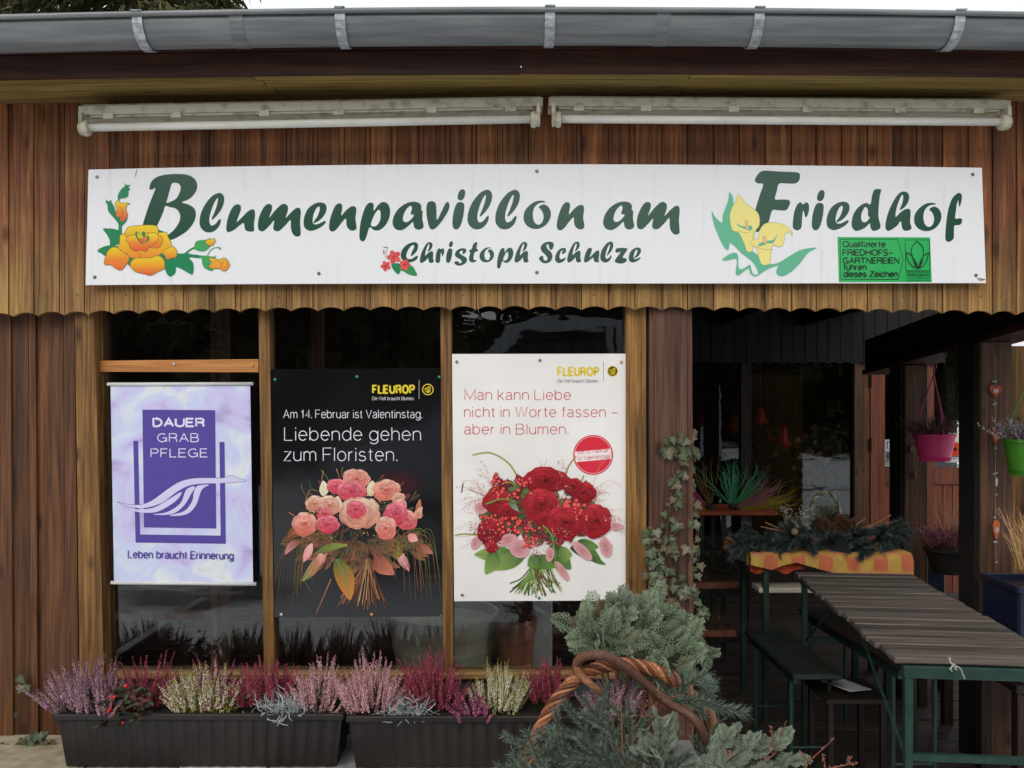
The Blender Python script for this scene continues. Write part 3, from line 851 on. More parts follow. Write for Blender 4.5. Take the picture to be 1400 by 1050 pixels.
# ---- brush script, each glyph an outline traced at 7x: (offset, outer, holes, reference point)
G = {
'B': ((180, 225), [(170,235),(185,170),(230,125),(310,98),(420,90),(520,95),(590,125),(625,180),(620,245),(580,305),(530,340),(480,362),(540,380),(595,415),(615,470),(600,540),(555,610),(490,665),(375,722),(345,680),(400,630),(450,560),(465,500),(450,450),(415,418),(370,408),(322,398),(300,460),(245,580),(190,640),(108,600),(135,480),(180,350),(228,228),(200,238)],
      [[(390,178),(440,178),(468,210),(462,260),(430,320),(385,350),(334,365),(350,300),(372,220)]]),
'l': ((180, 225), [(735,650),(690,635),(655,590),(650,530),(665,460),(700,385),(760,310),(810,278),(850,272),(880,300),(885,350),(865,415),(830,470),(785,518),(765,522),(790,460),(815,390),(826,324),(808,335),(775,400),(750,480),(743,540),(760,582),(800,570),(832,530),(850,520),(852,550),(830,600),(785,640)], []),
'u': ((180, 225), [(925,647),(905,620),(910,560),(930,480),(965,410),(1005,380),(1040,390),(1045,430),(1025,490),(1005,550),(1050,510),(1110,450),(1155,427),(1178,445),(1180,500),(1170,570),(1170,635),(1120,640),(1085,620),(1072,560),(1030,585),(980,625)], []),
'm': ((730, 225), [(1015,620),(988,595),(985,540),(1000,470),(1040,390),(1080,358),(1115,370),(1118,410),(1094,487),(1140,430),(1200,370),(1240,357),(1270,380),(1270,425),(1250,490),(1300,440),(1350,398),(1385,400),(1395,440),(1388,530),(1393,610),(1390,658),(1350,670),(1315,640),(1300,590),(1295,512),(1250,560),(1190,615),(1150,615),(1130,590),(1140,517),(1100,560),(1050,610)], []),
'e': ((360, 225), [(450,635),(400,610),(385,560),(395,490),(430,420),(490,375),(550,362),(595,380),(605,430),(580,490),(535,535),(487,560),(482,548),(515,500),(535,450),(540,410),(525,403),(500,430),(478,490),(472,545),(490,572),(535,565),(583,540),(598,550),(570,585),(510,620)], []),
'n': ((360, 225), [(660,642),(632,620),(630,570),(648,490),(685,400),(725,370),(752,385),(755,420),(746,487),(790,440),(840,402),(880,403),(890,440),(882,520),(892,610),(850,633),(810,610),(795,570),(790,517),(750,555),(700,620)], []),
'p': ((360, 225), [(945,735),(922,710),(920,650),(930,560),(955,460),(990,385),(1030,363),(1055,380),(1058,440),(1100,385),(1145,358),(1190,375),(1213,430),(1205,510),(1165,585),(1110,628),(1060,628),(1017,602),(990,680),(970,725)],
      [[(1105,432),(1122,460),(1120,520),(1098,570),(1065,592),(1030,580),(1045,520),(1075,460)]]),
'a': ((730, 225), [(730,628),(685,610),(662,560),(675,490),(720,420),(790,370),(860,353),(915,365),(938,395),(937,436),(950,443),(948,520),(958,597),(910,622),(870,600),(857,547),(820,580),(775,615)],
      [[(835,392),(848,420),(835,470),(868,482),(830,530),(790,550),(762,530),(768,480),(795,425)]]),
'v': ((540, 225), [(360,622),(330,600),(310,530),(300,440),(310,370),(345,350),(385,365),(397,420),(401,528),(440,460),(475,385),(500,357),(520,375),(515,430),(470,510),(410,590)], []),
'i': ((540, 225), [(590,622),(555,600),(550,540),(562,450),(590,375),(625,358),(660,375),(662,430),(650,510),(625,590)], []),
'.': ((540, 225), [(625,343),(600,325),(605,280),(625,245),(655,237),(672,260),(665,310),(645,337)], []),
'o': ((1140, 225), [(972,374),(940,366),(880,375),(815,420),(775,480),(770,550),(800,605),(860,635),(930,630),(990,590),(1025,530),(1028,470),(1005,425),(970,403),(935,410),(915,430),(945,465),(960,520),(945,575),(910,597),(875,575),(858,520),(862,460),(885,415),(925,388),(970,383)], []),
'F': ((1020, 225), [(170,58),(230,60),(300,65),(380,69),(460,72),(505,80),(517,110),(505,155),(470,180),(390,181),(315,184),(294,256),(277,330),(330,334),(385,335),(420,350),(412,395),(380,438),(310,438),(250,440),(215,550),(150,632),(60,632),(75,500),(95,410),(130,295),(163,190),(110,180),(85,155),(95,120),(130,75)], []),
'r': ((1020, 225), [(480,628),(450,605),(448,550),(460,460),(485,390),(520,360),(546,380),(575,360),(600,380),(603,430),(590,480),(572,507),(560,480),(550,440),(542,460),(535,530),(530,600),(505,625)], []),
'd': ((1140, 225), [(215,635),(175,600),(172,540),(195,460),(250,395),(310,367),(350,380),(365,300),(385,245),(410,235),(453,240),(440,300),(430,400),(428,500),(446,603),(380,635),(350,600),(345,562),(290,610)],
      [[(300,407),(325,430),(328,495),(345,502),(320,540),(285,553),(262,520),(268,460)]]),
'h': ((1140, 225), [(525,635),(495,610),(497,550),(520,460),(560,370),(610,290),(660,258),(705,270),(722,310),(710,360),(680,405),(640,433),(632,425),(655,370),(665,310),(655,289),(635,320),(605,400),(590,500),(640,455),(690,425),(728,430),(735,480),(730,550),(743,612),(690,635),(655,610),(640,542),(600,590)], []),
'f': ((1140, 225), [(1100,740),(1070,720),(1068,650),(1078,540),(1095,430),(1130,330),(1175,280),(1205,272),(1225,295),(1222,350),(1203,405),(1195,370),(1188,342),(1175,390),(1168,450),(1163,515),(1210,513),(1228,530),(1220,565),(1195,580),(1155,585),(1150,650),(1145,710)], []),
'C': ((520, 320), [(360,215),(345,245),(300,268),(250,270),(205,240),(195,190),(215,140),(260,98),(315,78),(350,85),(362,115),(350,160),(315,200),(290,207),(305,165),(325,120),(310,105),(280,130),(255,175),(248,215),(270,240),(310,232),(345,208)], []),
's': ((520, 320), [(750,303),(712,285),(715,262),(745,262),(760,280),(780,265),(760,240),(720,215),(715,185),(735,155),(775,137),(815,140),(822,165),(800,190),(785,185),(790,160),(765,165),(760,185),(790,205),(825,230),(825,265),(795,292)], []),
't': ((520, 320), [(880,272),(852,255),(850,215),(860,180),(848,165),(860,150),(875,140),(890,95),(915,78),(928,85),(920,135),(935,150),(925,168),(905,172),(893,210),(895,245),(918,248),(915,262)], []),
'S': ((700, 320), [(258,235),(280,210),(300,215),(300,240),(325,255),(340,235),(325,205),(285,165),(275,125),(300,90),(345,73),(390,80),(400,110),(385,145),(365,150),(355,125),(345,97),(330,110),(340,140),(375,175),(387,215),(370,260),(325,280),(285,270)], []),
'c': ((700, 320), [(450,278),(415,255),(415,210),(440,160),(480,133),(515,140),(512,175),(485,192),(478,180),(490,155),(470,165),(455,205),(462,238),(490,235),(515,222),(500,255)], []),
'z': ((700, 320), [(990,170),(1005,135),(1095,135),(1100,155),(1060,222),(1095,235),(1090,265),(1045,283),(990,270),(988,245),(1040,172),(1010,178)], []),
}
def glyph(P, g, dx=0, dy=0, col=None, ref=None, to=None, sc=1.0):
    (ox, oy), outer, holes = G[g]
    if ref:
        T = lambda p: (to[0] + (p[0] - ref[0]) / 7 * sc, to[1] + (p[1] - ref[1]) / 7 * sc)
    else:
        T = lambda p: (ox + p[0] / 7 + dx, oy + p[1] / 7 + dy)
    P.fill([T(p) for p in outer], col, [[T(p) for p in h] for h in holes], sm=4)

YS = 2.770
sign = thing('shop_sign', 'long white sign board lettered Blumenpavillon am Friedhof in green script', 'sign', tuple(at(730, 389, YS)))
sb = MB()
def sign_y(px, top):
    t = (px - 700) / 620.0
    if top: return 224.5 + (8.5 if t < 0 else 4.5) * t * t
    return 387.5 + (2.5 if t < 0 else -.5) * t * t
n = 24; outl = []
for i in range(n + 1):
    px = 121 + (1342.5 - 121) * i / n; outl.append((px, sign_y(px, True)))
for i in range(n + 1):
    px = 1348 + (117 - 1348) * i / n; outl.append((px, sign_y(px, False)))
sb.prism([(at(p[0], 0, YS).x, at(0, p[1], YS).z) for p in outl], YS, YS + .006)
sb.build('sign_panel', M_SIGN, sign, tuple(at(730, 300, YS)))
GD, GM = S(28, 70, 50), S(42, 92, 70)
GC = S(26, 74, 54)
def letter(*a, **k):
    P = Print(YS - .0004); glyph(P, *a, **k)
    P.build('letter', M_PRINT, sign, recalc=False)
letter('B', col=GC)
for g, dx, dy in (('l', 0, 0), ('u', 0, 0), ('m', -518, 2.7), ('e', 0, 0), ('n', 0, 0), ('p', 0, 0), ('a', -287.9, .3), ('v', 0, 0), ('i', 0, 0), ('.', 0, 0),
                  ('l', 366.4, -4.3), ('l', 404.3, -4.3), ('o', -534, -3), ('n', 311.4, -1.7), ('a', 0, 0), ('m', 0, 0),
                  ('F', 0, 0), ('r', 0, 0), ('i', 491.4, 1.1), ('.', 491.4, 1.1), ('e', 715, -1), ('d', 0, 0), ('h', 0, 0), ('o', 0, 0), ('f', 0, 0)):
    letter(g, dx, dy, GC)
k7 = lambda ox, oy, x, y: (ox + x / 7, oy + y / 7)
SM = [('C', None, None), ('h', (525, 635), k7(520, 320, 395, 277)), ('r', (480, 628), k7(520, 320, 545, 277)), ('i', (590, 622), k7(520, 320, 650, 277)),
      ('.', (625, 343), k7(520, 320, 670, 125)), ('s', None, None), ('t', None, None), ('o', (770, 550), k7(520, 320, 950, 225)), ('p', (945, 735), k7(520, 320, 1130, 330)),
      ('h', (525, 635), k7(520, 320, 1302, 274)), ('S', None, None), ('c', None, None), ('h', (525, 635), k7(700, 320, 545, 272)), ('u', (925, 647), k7(700, 320, 700, 273)),
      ('l', (735, 650), k7(700, 320, 890, 272)), ('z', None, None), ('e', (450, 635), k7(700, 320, 1152, 273))]
for g, ref, to in SM:
    if ref is None: letter(g, 0, 0, GC)
    else: letter(g, col=GC, ref=ref, to=to, sc=.53)

# ---- rose emblem (traced at 7x from 130, 240)
R = Print(YS - .0012)
def r7(pts): return [(130 + x / 7.0, 240 + y / 7.0) for x, y in pts]
LG, LG2 = S(30, 130, 84), S(66, 160, 92)
YE, ORG, RDD = S(236, 206, 40), S(232, 138, 48), S(226, 84, 56)
def grad(y0, y1, a, b, c=None):
    y0, y1 = 240 + y0 / 7.0, 240 + y1 / 7.0
    def f(x, y):
        t = min(max((y - y0) / (y1 - y0), 0), 1)
        if c is None: return mixc(a, b, t)
        return mixc(a, b, t * 2) if t < .5 else mixc(b, c, t * 2 - 1)
    return f
def rf_(pts, col, sm=4, outline=None):
    if outline: R.stroke(smooth_closed(r7(pts), 4) + [r7(pts)[0]], .9, outline, cap=False)
    R.fill(r7(pts), col, sm=sm)
    if outline: R.stroke(smooth_closed(r7(pts), 4) + [r7(pts)[0]], .55, outline, cap=False)
for pts in ([(75,512),(120,505),(215,520),(250,560),(255,640),(150,672),(140,620),(110,560)], [(22,722),(70,685),(160,665),(230,690),(190,730),(110,775),(60,745)],
            [(225,490),(215,450),(165,390),(125,340),(115,270),(88,262),(105,255),(100,230),(125,245),(160,237),(155,255),(180,290),(200,350),(240,400),(310,395),(290,450),(255,490),(258,560),(222,560)],
            [(222,240),(218,190),(250,130),(285,100),(280,70),(300,90),(345,92),(318,110),(338,135),(320,145),(318,190),(290,215),(240,222),(232,245)],
            [(600,740),(780,745),(850,745),(890,715),(940,685),(1000,675),(1010,700),(940,705),(890,745),(1010,765),(1000,790),(900,785),(940,840),(935,945),(880,925),(780,875),(770,930),(720,968),(680,930),(650,850),(560,800)],
            [(950,680),(960,640),(990,620),(1060,615),(1095,595),(1085,565),(1100,600),(1110,660),(1070,715),(1020,728),(960,710)],
            [(1000,765),(1080,770),(1145,775),(1155,755),(1150,790),(1100,810),(1130,912),(1060,895),(1030,860),(1020,800)],
            [(590,520),(640,530),(690,560),(640,600)], [(310,800),(380,770),(400,830),(330,870)]):
    rf_(pts, LG if pts[0][0] < 900 else LG2, 3)
R.stroke(r7([(1075, 765), (1110, 710), (1150, 690), (1185, 690)]), 1.1, LG2, k=5)
rf_([(1170,686),(1195,686),(1210,712),(1190,705)], LG2, 3)
OL = S(112, 110, 50)
rf_([(195,285),(200,250),(225,245),(250,262),(300,262),(335,272),(300,285),(298,340),(312,380),(290,420),(262,440),(240,425),(245,390),(215,398),(198,370),(210,330)], grad(250, 430, YE, ORG, RDD), 3, OL)
rf_([(205,725),(235,640),(240,575),(290,552),(420,520),(600,545),(680,545),(700,590),(725,640),(720,690),(640,740),(570,785),(440,795),(340,785),(300,745),(230,735)], grad(545, 790, YE, ORG), 4, OL)
rf_([(290,580),(300,515),(340,488),(460,475),(580,480),(600,520),(600,560),(500,550),(400,560)], grad(475, 600, YE, S(226, 166, 44)), 4, OL)
rf_([(295,632),(310,590),(350,570),(390,580),(430,640),(500,600),(500,560),(560,548),(600,570),(605,620),(560,660),(510,700),(490,725),(440,715),(380,725),(335,690),(320,635)], grad(565, 720, YE, ORG, RDD), 4, OL)
rf_([(605,570),(640,590),(645,640),(610,690),(530,690),(515,675),(580,650),(605,615)], grad(570, 690, S(232, 170, 44), S(228, 112, 50)), 4, OL)
rf_([(385,545),(410,540),(440,590),(425,610),(440,640),(480,640),(505,605),(500,570),(520,590),(510,630),(450,652),(410,620)], LG, 3)
rf_([(400,545),(430,570),(440,610),(420,610)], YE, 3, OL); rf_([(450,545),(470,535),(485,580),(455,580)], LG, 3)
rf_([(415,600),(450,610),(470,585),(500,590),(500,610),(450,640),(425,625)], grad(580, 640, ORG, RDD), 3, OL)
rf_([(90,850),(100,780),(130,715),(190,685),(270,735),(320,770),(325,810),(290,860),(250,905),(200,890),(150,855)], grad(690, 900, YE, ORG, S(230, 104, 52)), 4, OL)
rf_([(338,840),(380,795),(480,790),(550,785),(590,768),(640,785),(665,830),(660,890),(600,920),(530,955),(470,940),(390,920),(345,880)], grad(775, 950, YE, S(234, 160, 44), RDD), 4, OL)
rf_([(640,740),(690,700),(745,680),(780,720),(778,780),(730,790),(690,805),(665,760)], grad(680, 800, YE, S(230, 112, 52)), 4, OL)
rf_([(1058,635),(1085,610),(1110,615),(1135,600),(1150,620),(1135,655),(1105,675),(1070,655)], grad(605, 670, YE, ORG), 3, OL)
rf_([(1090,790),(1140,795),(1190,805),(1235,788),(1270,815),(1288,860),(1265,895),(1235,915),(1190,890),(1120,890),(1088,860),(1120,840)], grad(790, 910, S(238, 180, 60), ORG), 3, OL)
R.stroke(r7([(1130, 830), (1180, 820), (1210, 850), (1200, 890)]), .6, OL, k=4); R.stroke(r7([(1215, 850), (1230, 815), (1262, 825), (1265, 870), (1235, 880)]), .6, OL, k=4)
R.stroke(r7([(430, 790), (435, 740)]), .6, OL); R.stroke(r7([(232, 300), (262, 330), (262, 400)]), .5, OL, k=3)
R.build('rose_emblem', M_PRINT, sign, recalc=False)
R = Print(YS - .0012)
# ---- small red blossoms left of the second line (7x from 520, 320)
def q7(pts): return [(520 + x / 7.0, 320 + y / 7.0) for x, y in pts]
R.fill(q7([(105,285),(190,285),(195,345),(175,385),(130,350)]), S(30, 130, 84), sm=3); R.fill(q7([(190,340),(290,300),(335,350),(350,398),(280,390),(220,355)]), S(44, 140, 76), sm=3)
R.stroke(q7([(70, 130), (55, 180), (50, 225)]), .8, S(170, 180, 176), k=3); R.stroke(q7([(32, 124), (72, 132)]), 1.1, S(60, 120, 100))
R.stroke(q7([(32, 155), (35, 190)]), 1.6, S(190, 70, 70))
for cx, cy, rr in ((130, 220, 62), (52, 305, 46), (235, 295, 50)):
    for k in range(5):
        a = 2 * pi * k / 5 + cx
        R.disc(q7([(cx + rr * .6 * cos(a), cy + rr * .6 * sin(a))])[0], rr * .52 / 7, mixc(S(214, 70, 70), S(228, 100, 92), U(0, 1)), ry=rr * .4 / 7, rot=a)
    for k in range(5):
        a = 2 * pi * k / 5 + cx + .6
        c = q7([(cx, cy), (cx + rr * .5 * cos(a), cy + rr * .5 * sin(a))]); R.stroke(c, .5, S(150, 40, 44), cap=False)
    R.disc(q7([(cx, cy)])[0], 1.0, S(110, 30, 40))
R.build('blossom_emblem', M_PRINT, sign, recalc=False)
R = Print(YS - .0012)
# ---- calla lilies (6.565x from 960, 230)
def l6(pts): return [(960 + x / 6.565, 230 + y / 6.565) for x, y in pts]
CG = S(92, 178, 138); CG2 = S(106, 186, 134)
def lf(pts, c, sm=4, o=None):
    R.fill(l6(pts), c, sm=sm)
    if o: R.stroke(smooth_closed(l6(pts), 4) + [l6(pts)[0]], .55, o, cap=False)
lf([(85,385),(120,440),(178,490),(185,420),(230,300),(245,215),(275,260),(285,330),(330,560),(400,700),(500,780),(540,850),(600,860),(680,850),(780,790),(880,735),(980,715),(1030,717),(950,760),(880,850),(800,930),(720,970),(670,950),(668,910),(680,875),(600,900),(520,950),(480,972),(435,950),(415,900),(360,940),(320,962),(300,940),(310,820),(260,820),(210,830),(180,818),(230,780),(280,758),(320,775),(325,860),(335,905),(380,895),(430,865),(440,900),(460,950),(500,950),(490,900),(440,830),(350,760),(255,670),(235,735),(190,700),(130,570),(100,480)], CG, 3)
lf([(325,240),(400,320),(490,390),(515,450),(510,520),(480,560),(460,690),(450,740),(425,750),(400,740),(380,680),(330,580),(290,565),(265,540),(248,430),(270,350),(300,310)], S(236, 222, 130), 4, S(176, 168, 90))
lf([(285,450),(310,495),(370,520),(440,515),(450,540),(430,560),(380,545),(320,515)], CG, 3)
lf([(385,475),(400,468),(410,500),(415,545),(400,550),(388,510)], S(240, 180, 140), 3, S(170, 140, 90))
R.stroke(l6([(320, 560), (380, 580), (440, 570)]), .6, S(150, 150, 90), k=4); R.stroke(l6([(460, 560), (455, 640)]), .6, S(110, 150, 100))
lf([(435,655),(500,630),(515,560),(560,500),(640,487),(740,510),(800,560),(810,605),(780,570),(745,590),(735,660),(700,708),(640,690),(620,740),(610,840),(590,865),(540,865),(515,820),(490,720),(450,690)], S(236, 222, 130), 4, S(176, 168, 90))
lf([(500,695),(530,665),(590,650),(640,640),(680,580),(640,670),(590,675),(530,700)], CG, 3)
lf([(545,615),(560,610),(575,640),(580,678),(560,675),(545,640)], S(240, 180, 140), 3, S(170, 140, 90))
R.stroke(l6([(490, 708), (560, 730), (630, 730)]), .6, S(150, 150, 90), k=4)
R.build('lily_emblem', M_PRINT, sign, recalc=False)

# ------------------------------------------------------------------ plain sans lettering as single-line strokes (cap height 1, x-height .72)
def arc(cx, cy, rx, ry, a0, a1, n=10): return [(cx + rx * cos(radians(a0 + (a1 - a0) * i / n)), cy + ry * sin(radians(a0 + (a1 - a0) * i / n))) for i in range(n + 1)]
xh = .73
bowl = lambda cx, rx, ry=None, cy=None: arc(cx, cy if cy is not None else xh / 2, rx, ry or xh / 2, 0, 360, 20)
GL = {
 'A': (.72, [[(0, 0), (.36, 1), (.72, 0)], [(.13, .36), (.59, .36)]]),
 'B': (.66, [[(0, 0), (0, 1), (.32, 1)] + arc(.34, .76, .24, .24, 90, -90) + [(0, .52)], [(.34, .52)] + arc(.37, .26, .27, .26, 90, -90) + [(0, 0)]]),
 'D': (.70, [[(0, 0), (0, 1), (.26, 1)] + arc(.26, .5, .42, .5, 90, -90, 14) + [(0, 0)]]),
 'E': (.58, [[(.58, 0), (0, 0), (0, 1), (.56, 1)], [(0, .52), (.5, .52)]]),
 'F': (.54, [[(0, 0), (0, 1), (.54, 1)], [(0, .5), (.47, .5)]]),
 'G': (.76, [arc(.38, .5, .38, .5, 48, 330, 18) + [(.74, .02)], [(.74, 0), (.74, .46), (.42, .46)]]),
 'H': (.68, [[(0, 0), (0, 1)], [(.68, 0), (.68, 1)], [(0, .52), (.68, .52)]]),
 'I': (.02, [[(.01, 0), (.01, 1)]]),
 'L': (.52, [[(0, 1), (0, 0), (.52, 0)]]),
 'M': (.84, [[(0, 0), (0, 1), (.42, .06), (.84, 1), (.84, 0)]]),
 'N': (.68, [[(0, 0), (0, 1), (.68, 0), (.68, 1)]]),
 'O': (.80, [arc(.40, .5, .40, .5, 0, 360, 24)]),
 'P': (.60, [[(0, 0), (0, 1), (.34, 1)] + arc(.34, .74, .26, .26, 90, -90) + [(0, .48)]]),
 'Q': (.80, [arc(.40, .5, .40, .5, 0, 360, 24), [(.48, .22), (.76, -.04)]]),
 'R': (.64, [[(0, 0), (0, 1), (.34, 1)] + arc(.36, .755, .25, .245, 90, -90) + [(0, .51)], [(.34, .51), (.56, .42), (.60, .1), (.65, 0)]]),
 'S': (.60, [arc(.31, .745, .28, .255, 20, 180, 8)[0:9] + arc(.31, .745, .28, .255, 180, 255, 4)[1:] + arc(.30, .26, .30, .26, 75, -160, 14)]),
 'T': (.62, [[(.31, 0), (.31, 1)], [(0, 1), (.62, 1)]]),
 'U': (.68, [[(0, 1), (0, .34)] + arc(.34, .34, .34, .34, 180, 360, 12) + [(.68, 1)]]),
 'V': (.66, [[(0, 1), (.33, 0), (.66, 1)]]),
 'W': (.98, [[(0, 1), (.25, 0), (.49, 1), (.73, 0), (.98, 1)]]),
 'Z': (.62, [[(.02, 1), (.62, 1), (0, 0), (.62, 0)]]),
 'Ä': (.72, [[(0, 0), (.36, 1), (.72, 0)], [(.13, .36), (.59, .36)], [(.24, 1.15), (.24, 1.18)], [(.48, 1.15), (.48, 1.18)]]),
 'a': (.48, [arc(.24, .52, .21, .21, 165, 0, 8) + [(.45, .12), (.50, 0)], [(.45, .42), (.22, .38)] + arc(.19, .19, .19, .19, 90, 270, 8) + arc(.2, .2, .25, .2, 270, 350, 5)]),
 'b': (.54, [[(0, 0), (0, 1)], bowl(.27, .27)]), 'c': (.48, [arc(.26, xh / 2, .26, xh / 2, 40, 320, 14)]),
 'd': (.54, [[(.54, 0), (.54, 1)], bowl(.27, .27)]),
 'e': (.52, [[(.02, .38), (.52, .38)] + arc(.26, xh / 2, .26, xh / 2, 0, 320, 18)]),
 'f': (.26, [[(.12, 0), (.12, .82)] + arc(.26, .82, .14, .17, 180, 95, 5), [(0, .70), (.27, .70)]]),
 'g': (.54, [bowl(.27, .27), [(.54, xh), (.54, -.05)] + arc(.28, -.05, .26, .22, 0, -160, 8)]),
 'h': (.48, [[(0, 0), (0, 1)], arc(.24, .46, .24, .26, 180, 0, 8) + [(.48, 0)]]),
 'i': (.02, [[(.01, 0), (.01, .71)], [(.01, .90), (.01, 1.0)]]),
 'k': (.44, [[(0, 0), (0, 1)], [(.42, .71), (0, .27)], [(.14, .42), (.45, 0)]]), 'l': (.02, [[(.01, 0), (.01, 1)]]),
 'm': (.78, [[(0, 0), (0, .71)], arc(.195, .50, .195, .22, 180, 0, 8) + [(.39, 0)], arc(.585, .50, .195, .22, 180, 0, 8) + [(.78, 0)]]),
 'n': (.48, [[(0, 0), (0, .71)], arc(.24, .46, .24, .26, 180, 0, 8) + [(.48, 0)]]),
 'o': (.54, [bowl(.27, .27)]), 'p': (.54, [[(0, -.26), (0, .71)], bowl(.27, .27)]),
 'r': (.26, [[(0, 0), (0, .71)], arc(.26, .42, .26, .29, 180, 95, 6)]),
 's': (.44, [arc(.22, .545, .19, .18, 25, 180, 7) + arc(.22, .545, .19, .18, 180, 250, 3)[1:] + arc(.22, .19, .22, .19, 70, -160, 10)]),
 't': (.26, [[(.12, .92), (.12, .14)] + arc(.24, .14, .12, .13, 180, 280, 5), [(0, .70), (.26, .70)]]),
 'u': (.48, [[(0, .71), (0, .26)] + arc(.24, .26, .24, .26, 180, 360, 8), [(.48, .71), (.48, 0)]]),
 'ü': (.48, [[(0, .71), (0, .26)] + arc(.24, .26, .24, .26, 180, 360, 8), [(.48, .71), (.48, 0)], [(.13, .93), (.13, .96)], [(.35, .93), (.35, .96)]]),
 'v': (.44, [[(0, .71), (.22, 0), (.44, .71)]]), 'z': (.44, [[(.01, .71), (.44, .71), (0, 0), (.44, 0)]]),
 '1': (.40, [[(.04, .74), (.2, .84), (.26, 1), (.26, 0)]]), '4': (.52, [[(.40, 0), (.40, 1), (0, .28), (.52, .28)]]),
 '.': (.04, [[(.02, -.02), (.02, .10)]]), ',': (.02, [[(.01, .04), (-.02, -.12)]]), '–': (.50, [[(0, .40), (.50, .40)]]), '-': (.3, [[(0, .40), (.3, .40)]]),
}
def text_width(t, sp, spc): return sum(spc if c == ' ' else GL[c][0] + sp for c in t) - sp
def text(P, t, x0, x1, yb, cap, w, col, sp=.17, spc=.36, slope=0.0, cap_ends=False):
    """t between x0 and x1 on baseline yb (photo pixels), w = stroke width in pixels, slope = rise per pixel"""
    tw = text_width(t, sp, spc)
    sx = (x1 - x0) / tw
    x = x0
    for c in t:
        if c == ' ': x += spc * sx; continue
        adv, strokes = GL[c]
        for st in strokes:
            pts = [(x + a * sx, yb - b * cap - (x + a * sx - x0) * slope) for a, b in st]
            P.stroke(pts, w, col, cap=cap_ends)
            if not cap_ends and len(pts) > 2:
                for q in (range(1, len(pts) - 1)):
                    a, b_, c_ = pts[q - 1], pts[q], pts[q + 1]
                    v1 = (b_[0] - a[0], b_[1] - a[1]); v2 = (c_[0] - b_[0], c_[1] - b_[1])
                    l1, l2 = math.hypot(*v1) or 1, math.hypot(*v2) or 1
                    if (v1[0] * v2[0] + v1[1] * v2[1]) / (l1 * l2) < .75: P.disc(b_, w / 2, col, n=8)
        x += (adv + sp) * sx

# ---- green quality sticker
st = Print(YS - .0010)
BK = S(16, 46, 30)
st.fill([(1145, 324), (1271.5, 324.5), (1274, 385.5), (1147, 385.5)], S(40, 172, 88))
stk = st.build('sticker', M_PRINT, sign, recalc=False)
st = Print(YS - .0014)
def poly_line(pts, w, c): st.stroke(pts, w, c, cap=False)
poly_line([(1148.5, 327), (1227, 327), (1235, 356), (1228.5, 382), (1149.5, 382), (1148.5, 327)], .7, BK)
poly_line([(1237.5, 328), (1271, 328), (1271.2, 370), (1238.5, 370), (1237.5, 328)], .7, BK)
for t, x0, x1, yb, cap in (('Qualifizierte', 1152.5, 1210, 337.6, 7.6), ('FRIEDHOFS–', 1152.6, 1220, 349, 7.6), ('GÄRTNEREIEN', 1152.6, 1229, 359.8, 7.4), ('führen', 1153.4, 1184, 368.8, 7.6), ('dieses Zeichen', 1153.4, 1227, 378.4, 7.6)):
    text(st, t, x0, x1, yb, cap, 1.35, BK)
lf2 = lambda pts, w: st.stroke([(1130 + x / 8.235, 315 + y / 8.235) for x, y in pts], w, BK, k=5)
lf2([(1015, 122), (960, 190), (962, 290), (1028, 432)], 1.0); lf2([(1015, 122), (1080, 190), (1085, 290), (1028, 432)], 1.0)
lf2([(898, 245), (905, 320), (960, 400), (1028, 432)], 1.0); lf2([(898, 245), (965, 290)], 1.0)
lf2([(1145, 250), (1130, 330), (1085, 400), (1028, 432)], 1.0); lf2([(1145, 250), (1085, 290)], 1.0)
for s_ in (((965, 300), (990, 330), (1020, 390), (1028, 432), (990, 390)), ((1085, 300), (1060, 330), (1035, 390), (1028, 432), (1065, 390))):
    st.fill([(1130 + x / 8.235, 315 + y / 8.235) for x, y in s_], BK, sm=3)
for py, w in ((371.3, .7), (380.8, .6), (383.6, .6)): poly_line([(1238.6, py), (1271.3, py)], w, S(20, 90, 50))
text(st, 'friedhofsgaertner', 1239, 1271, 377.8, 4, .6, S(20, 90, 50)); poly_line([(1238.6, 373), (1271.3, 373)], .5, S(20, 90, 50))
st.build('print', M_PRINT, stk, recalc=False)
pr = Print(YS - .001)
pr.stroke([(1337, 381), (1346, 382)], 1.6, S(120, 90, 90)); pr.stroke([(1338, 383.5), (1344, 383.5)], .8, S(190, 110, 110)); pr.stroke([(187, 232), (185, 241)], .8, S(90, 90, 88)); 
pr.build('scuff', M_PAPER, sign, recalc=False)
for px, py in ((132.5, 242), (129.5, 379), (436, 374), (734, 234), (734, 372.5), (1330, 238.5), (1334.5, 376.5)):
    b = MB(); p = at(px, py, YS - .001); b.lathe([(0, -.003), (.004, -.0025), (.006, 0)], 10, p, axis='y'); b.build('screw', M_STEEL, sign, tuple(p))

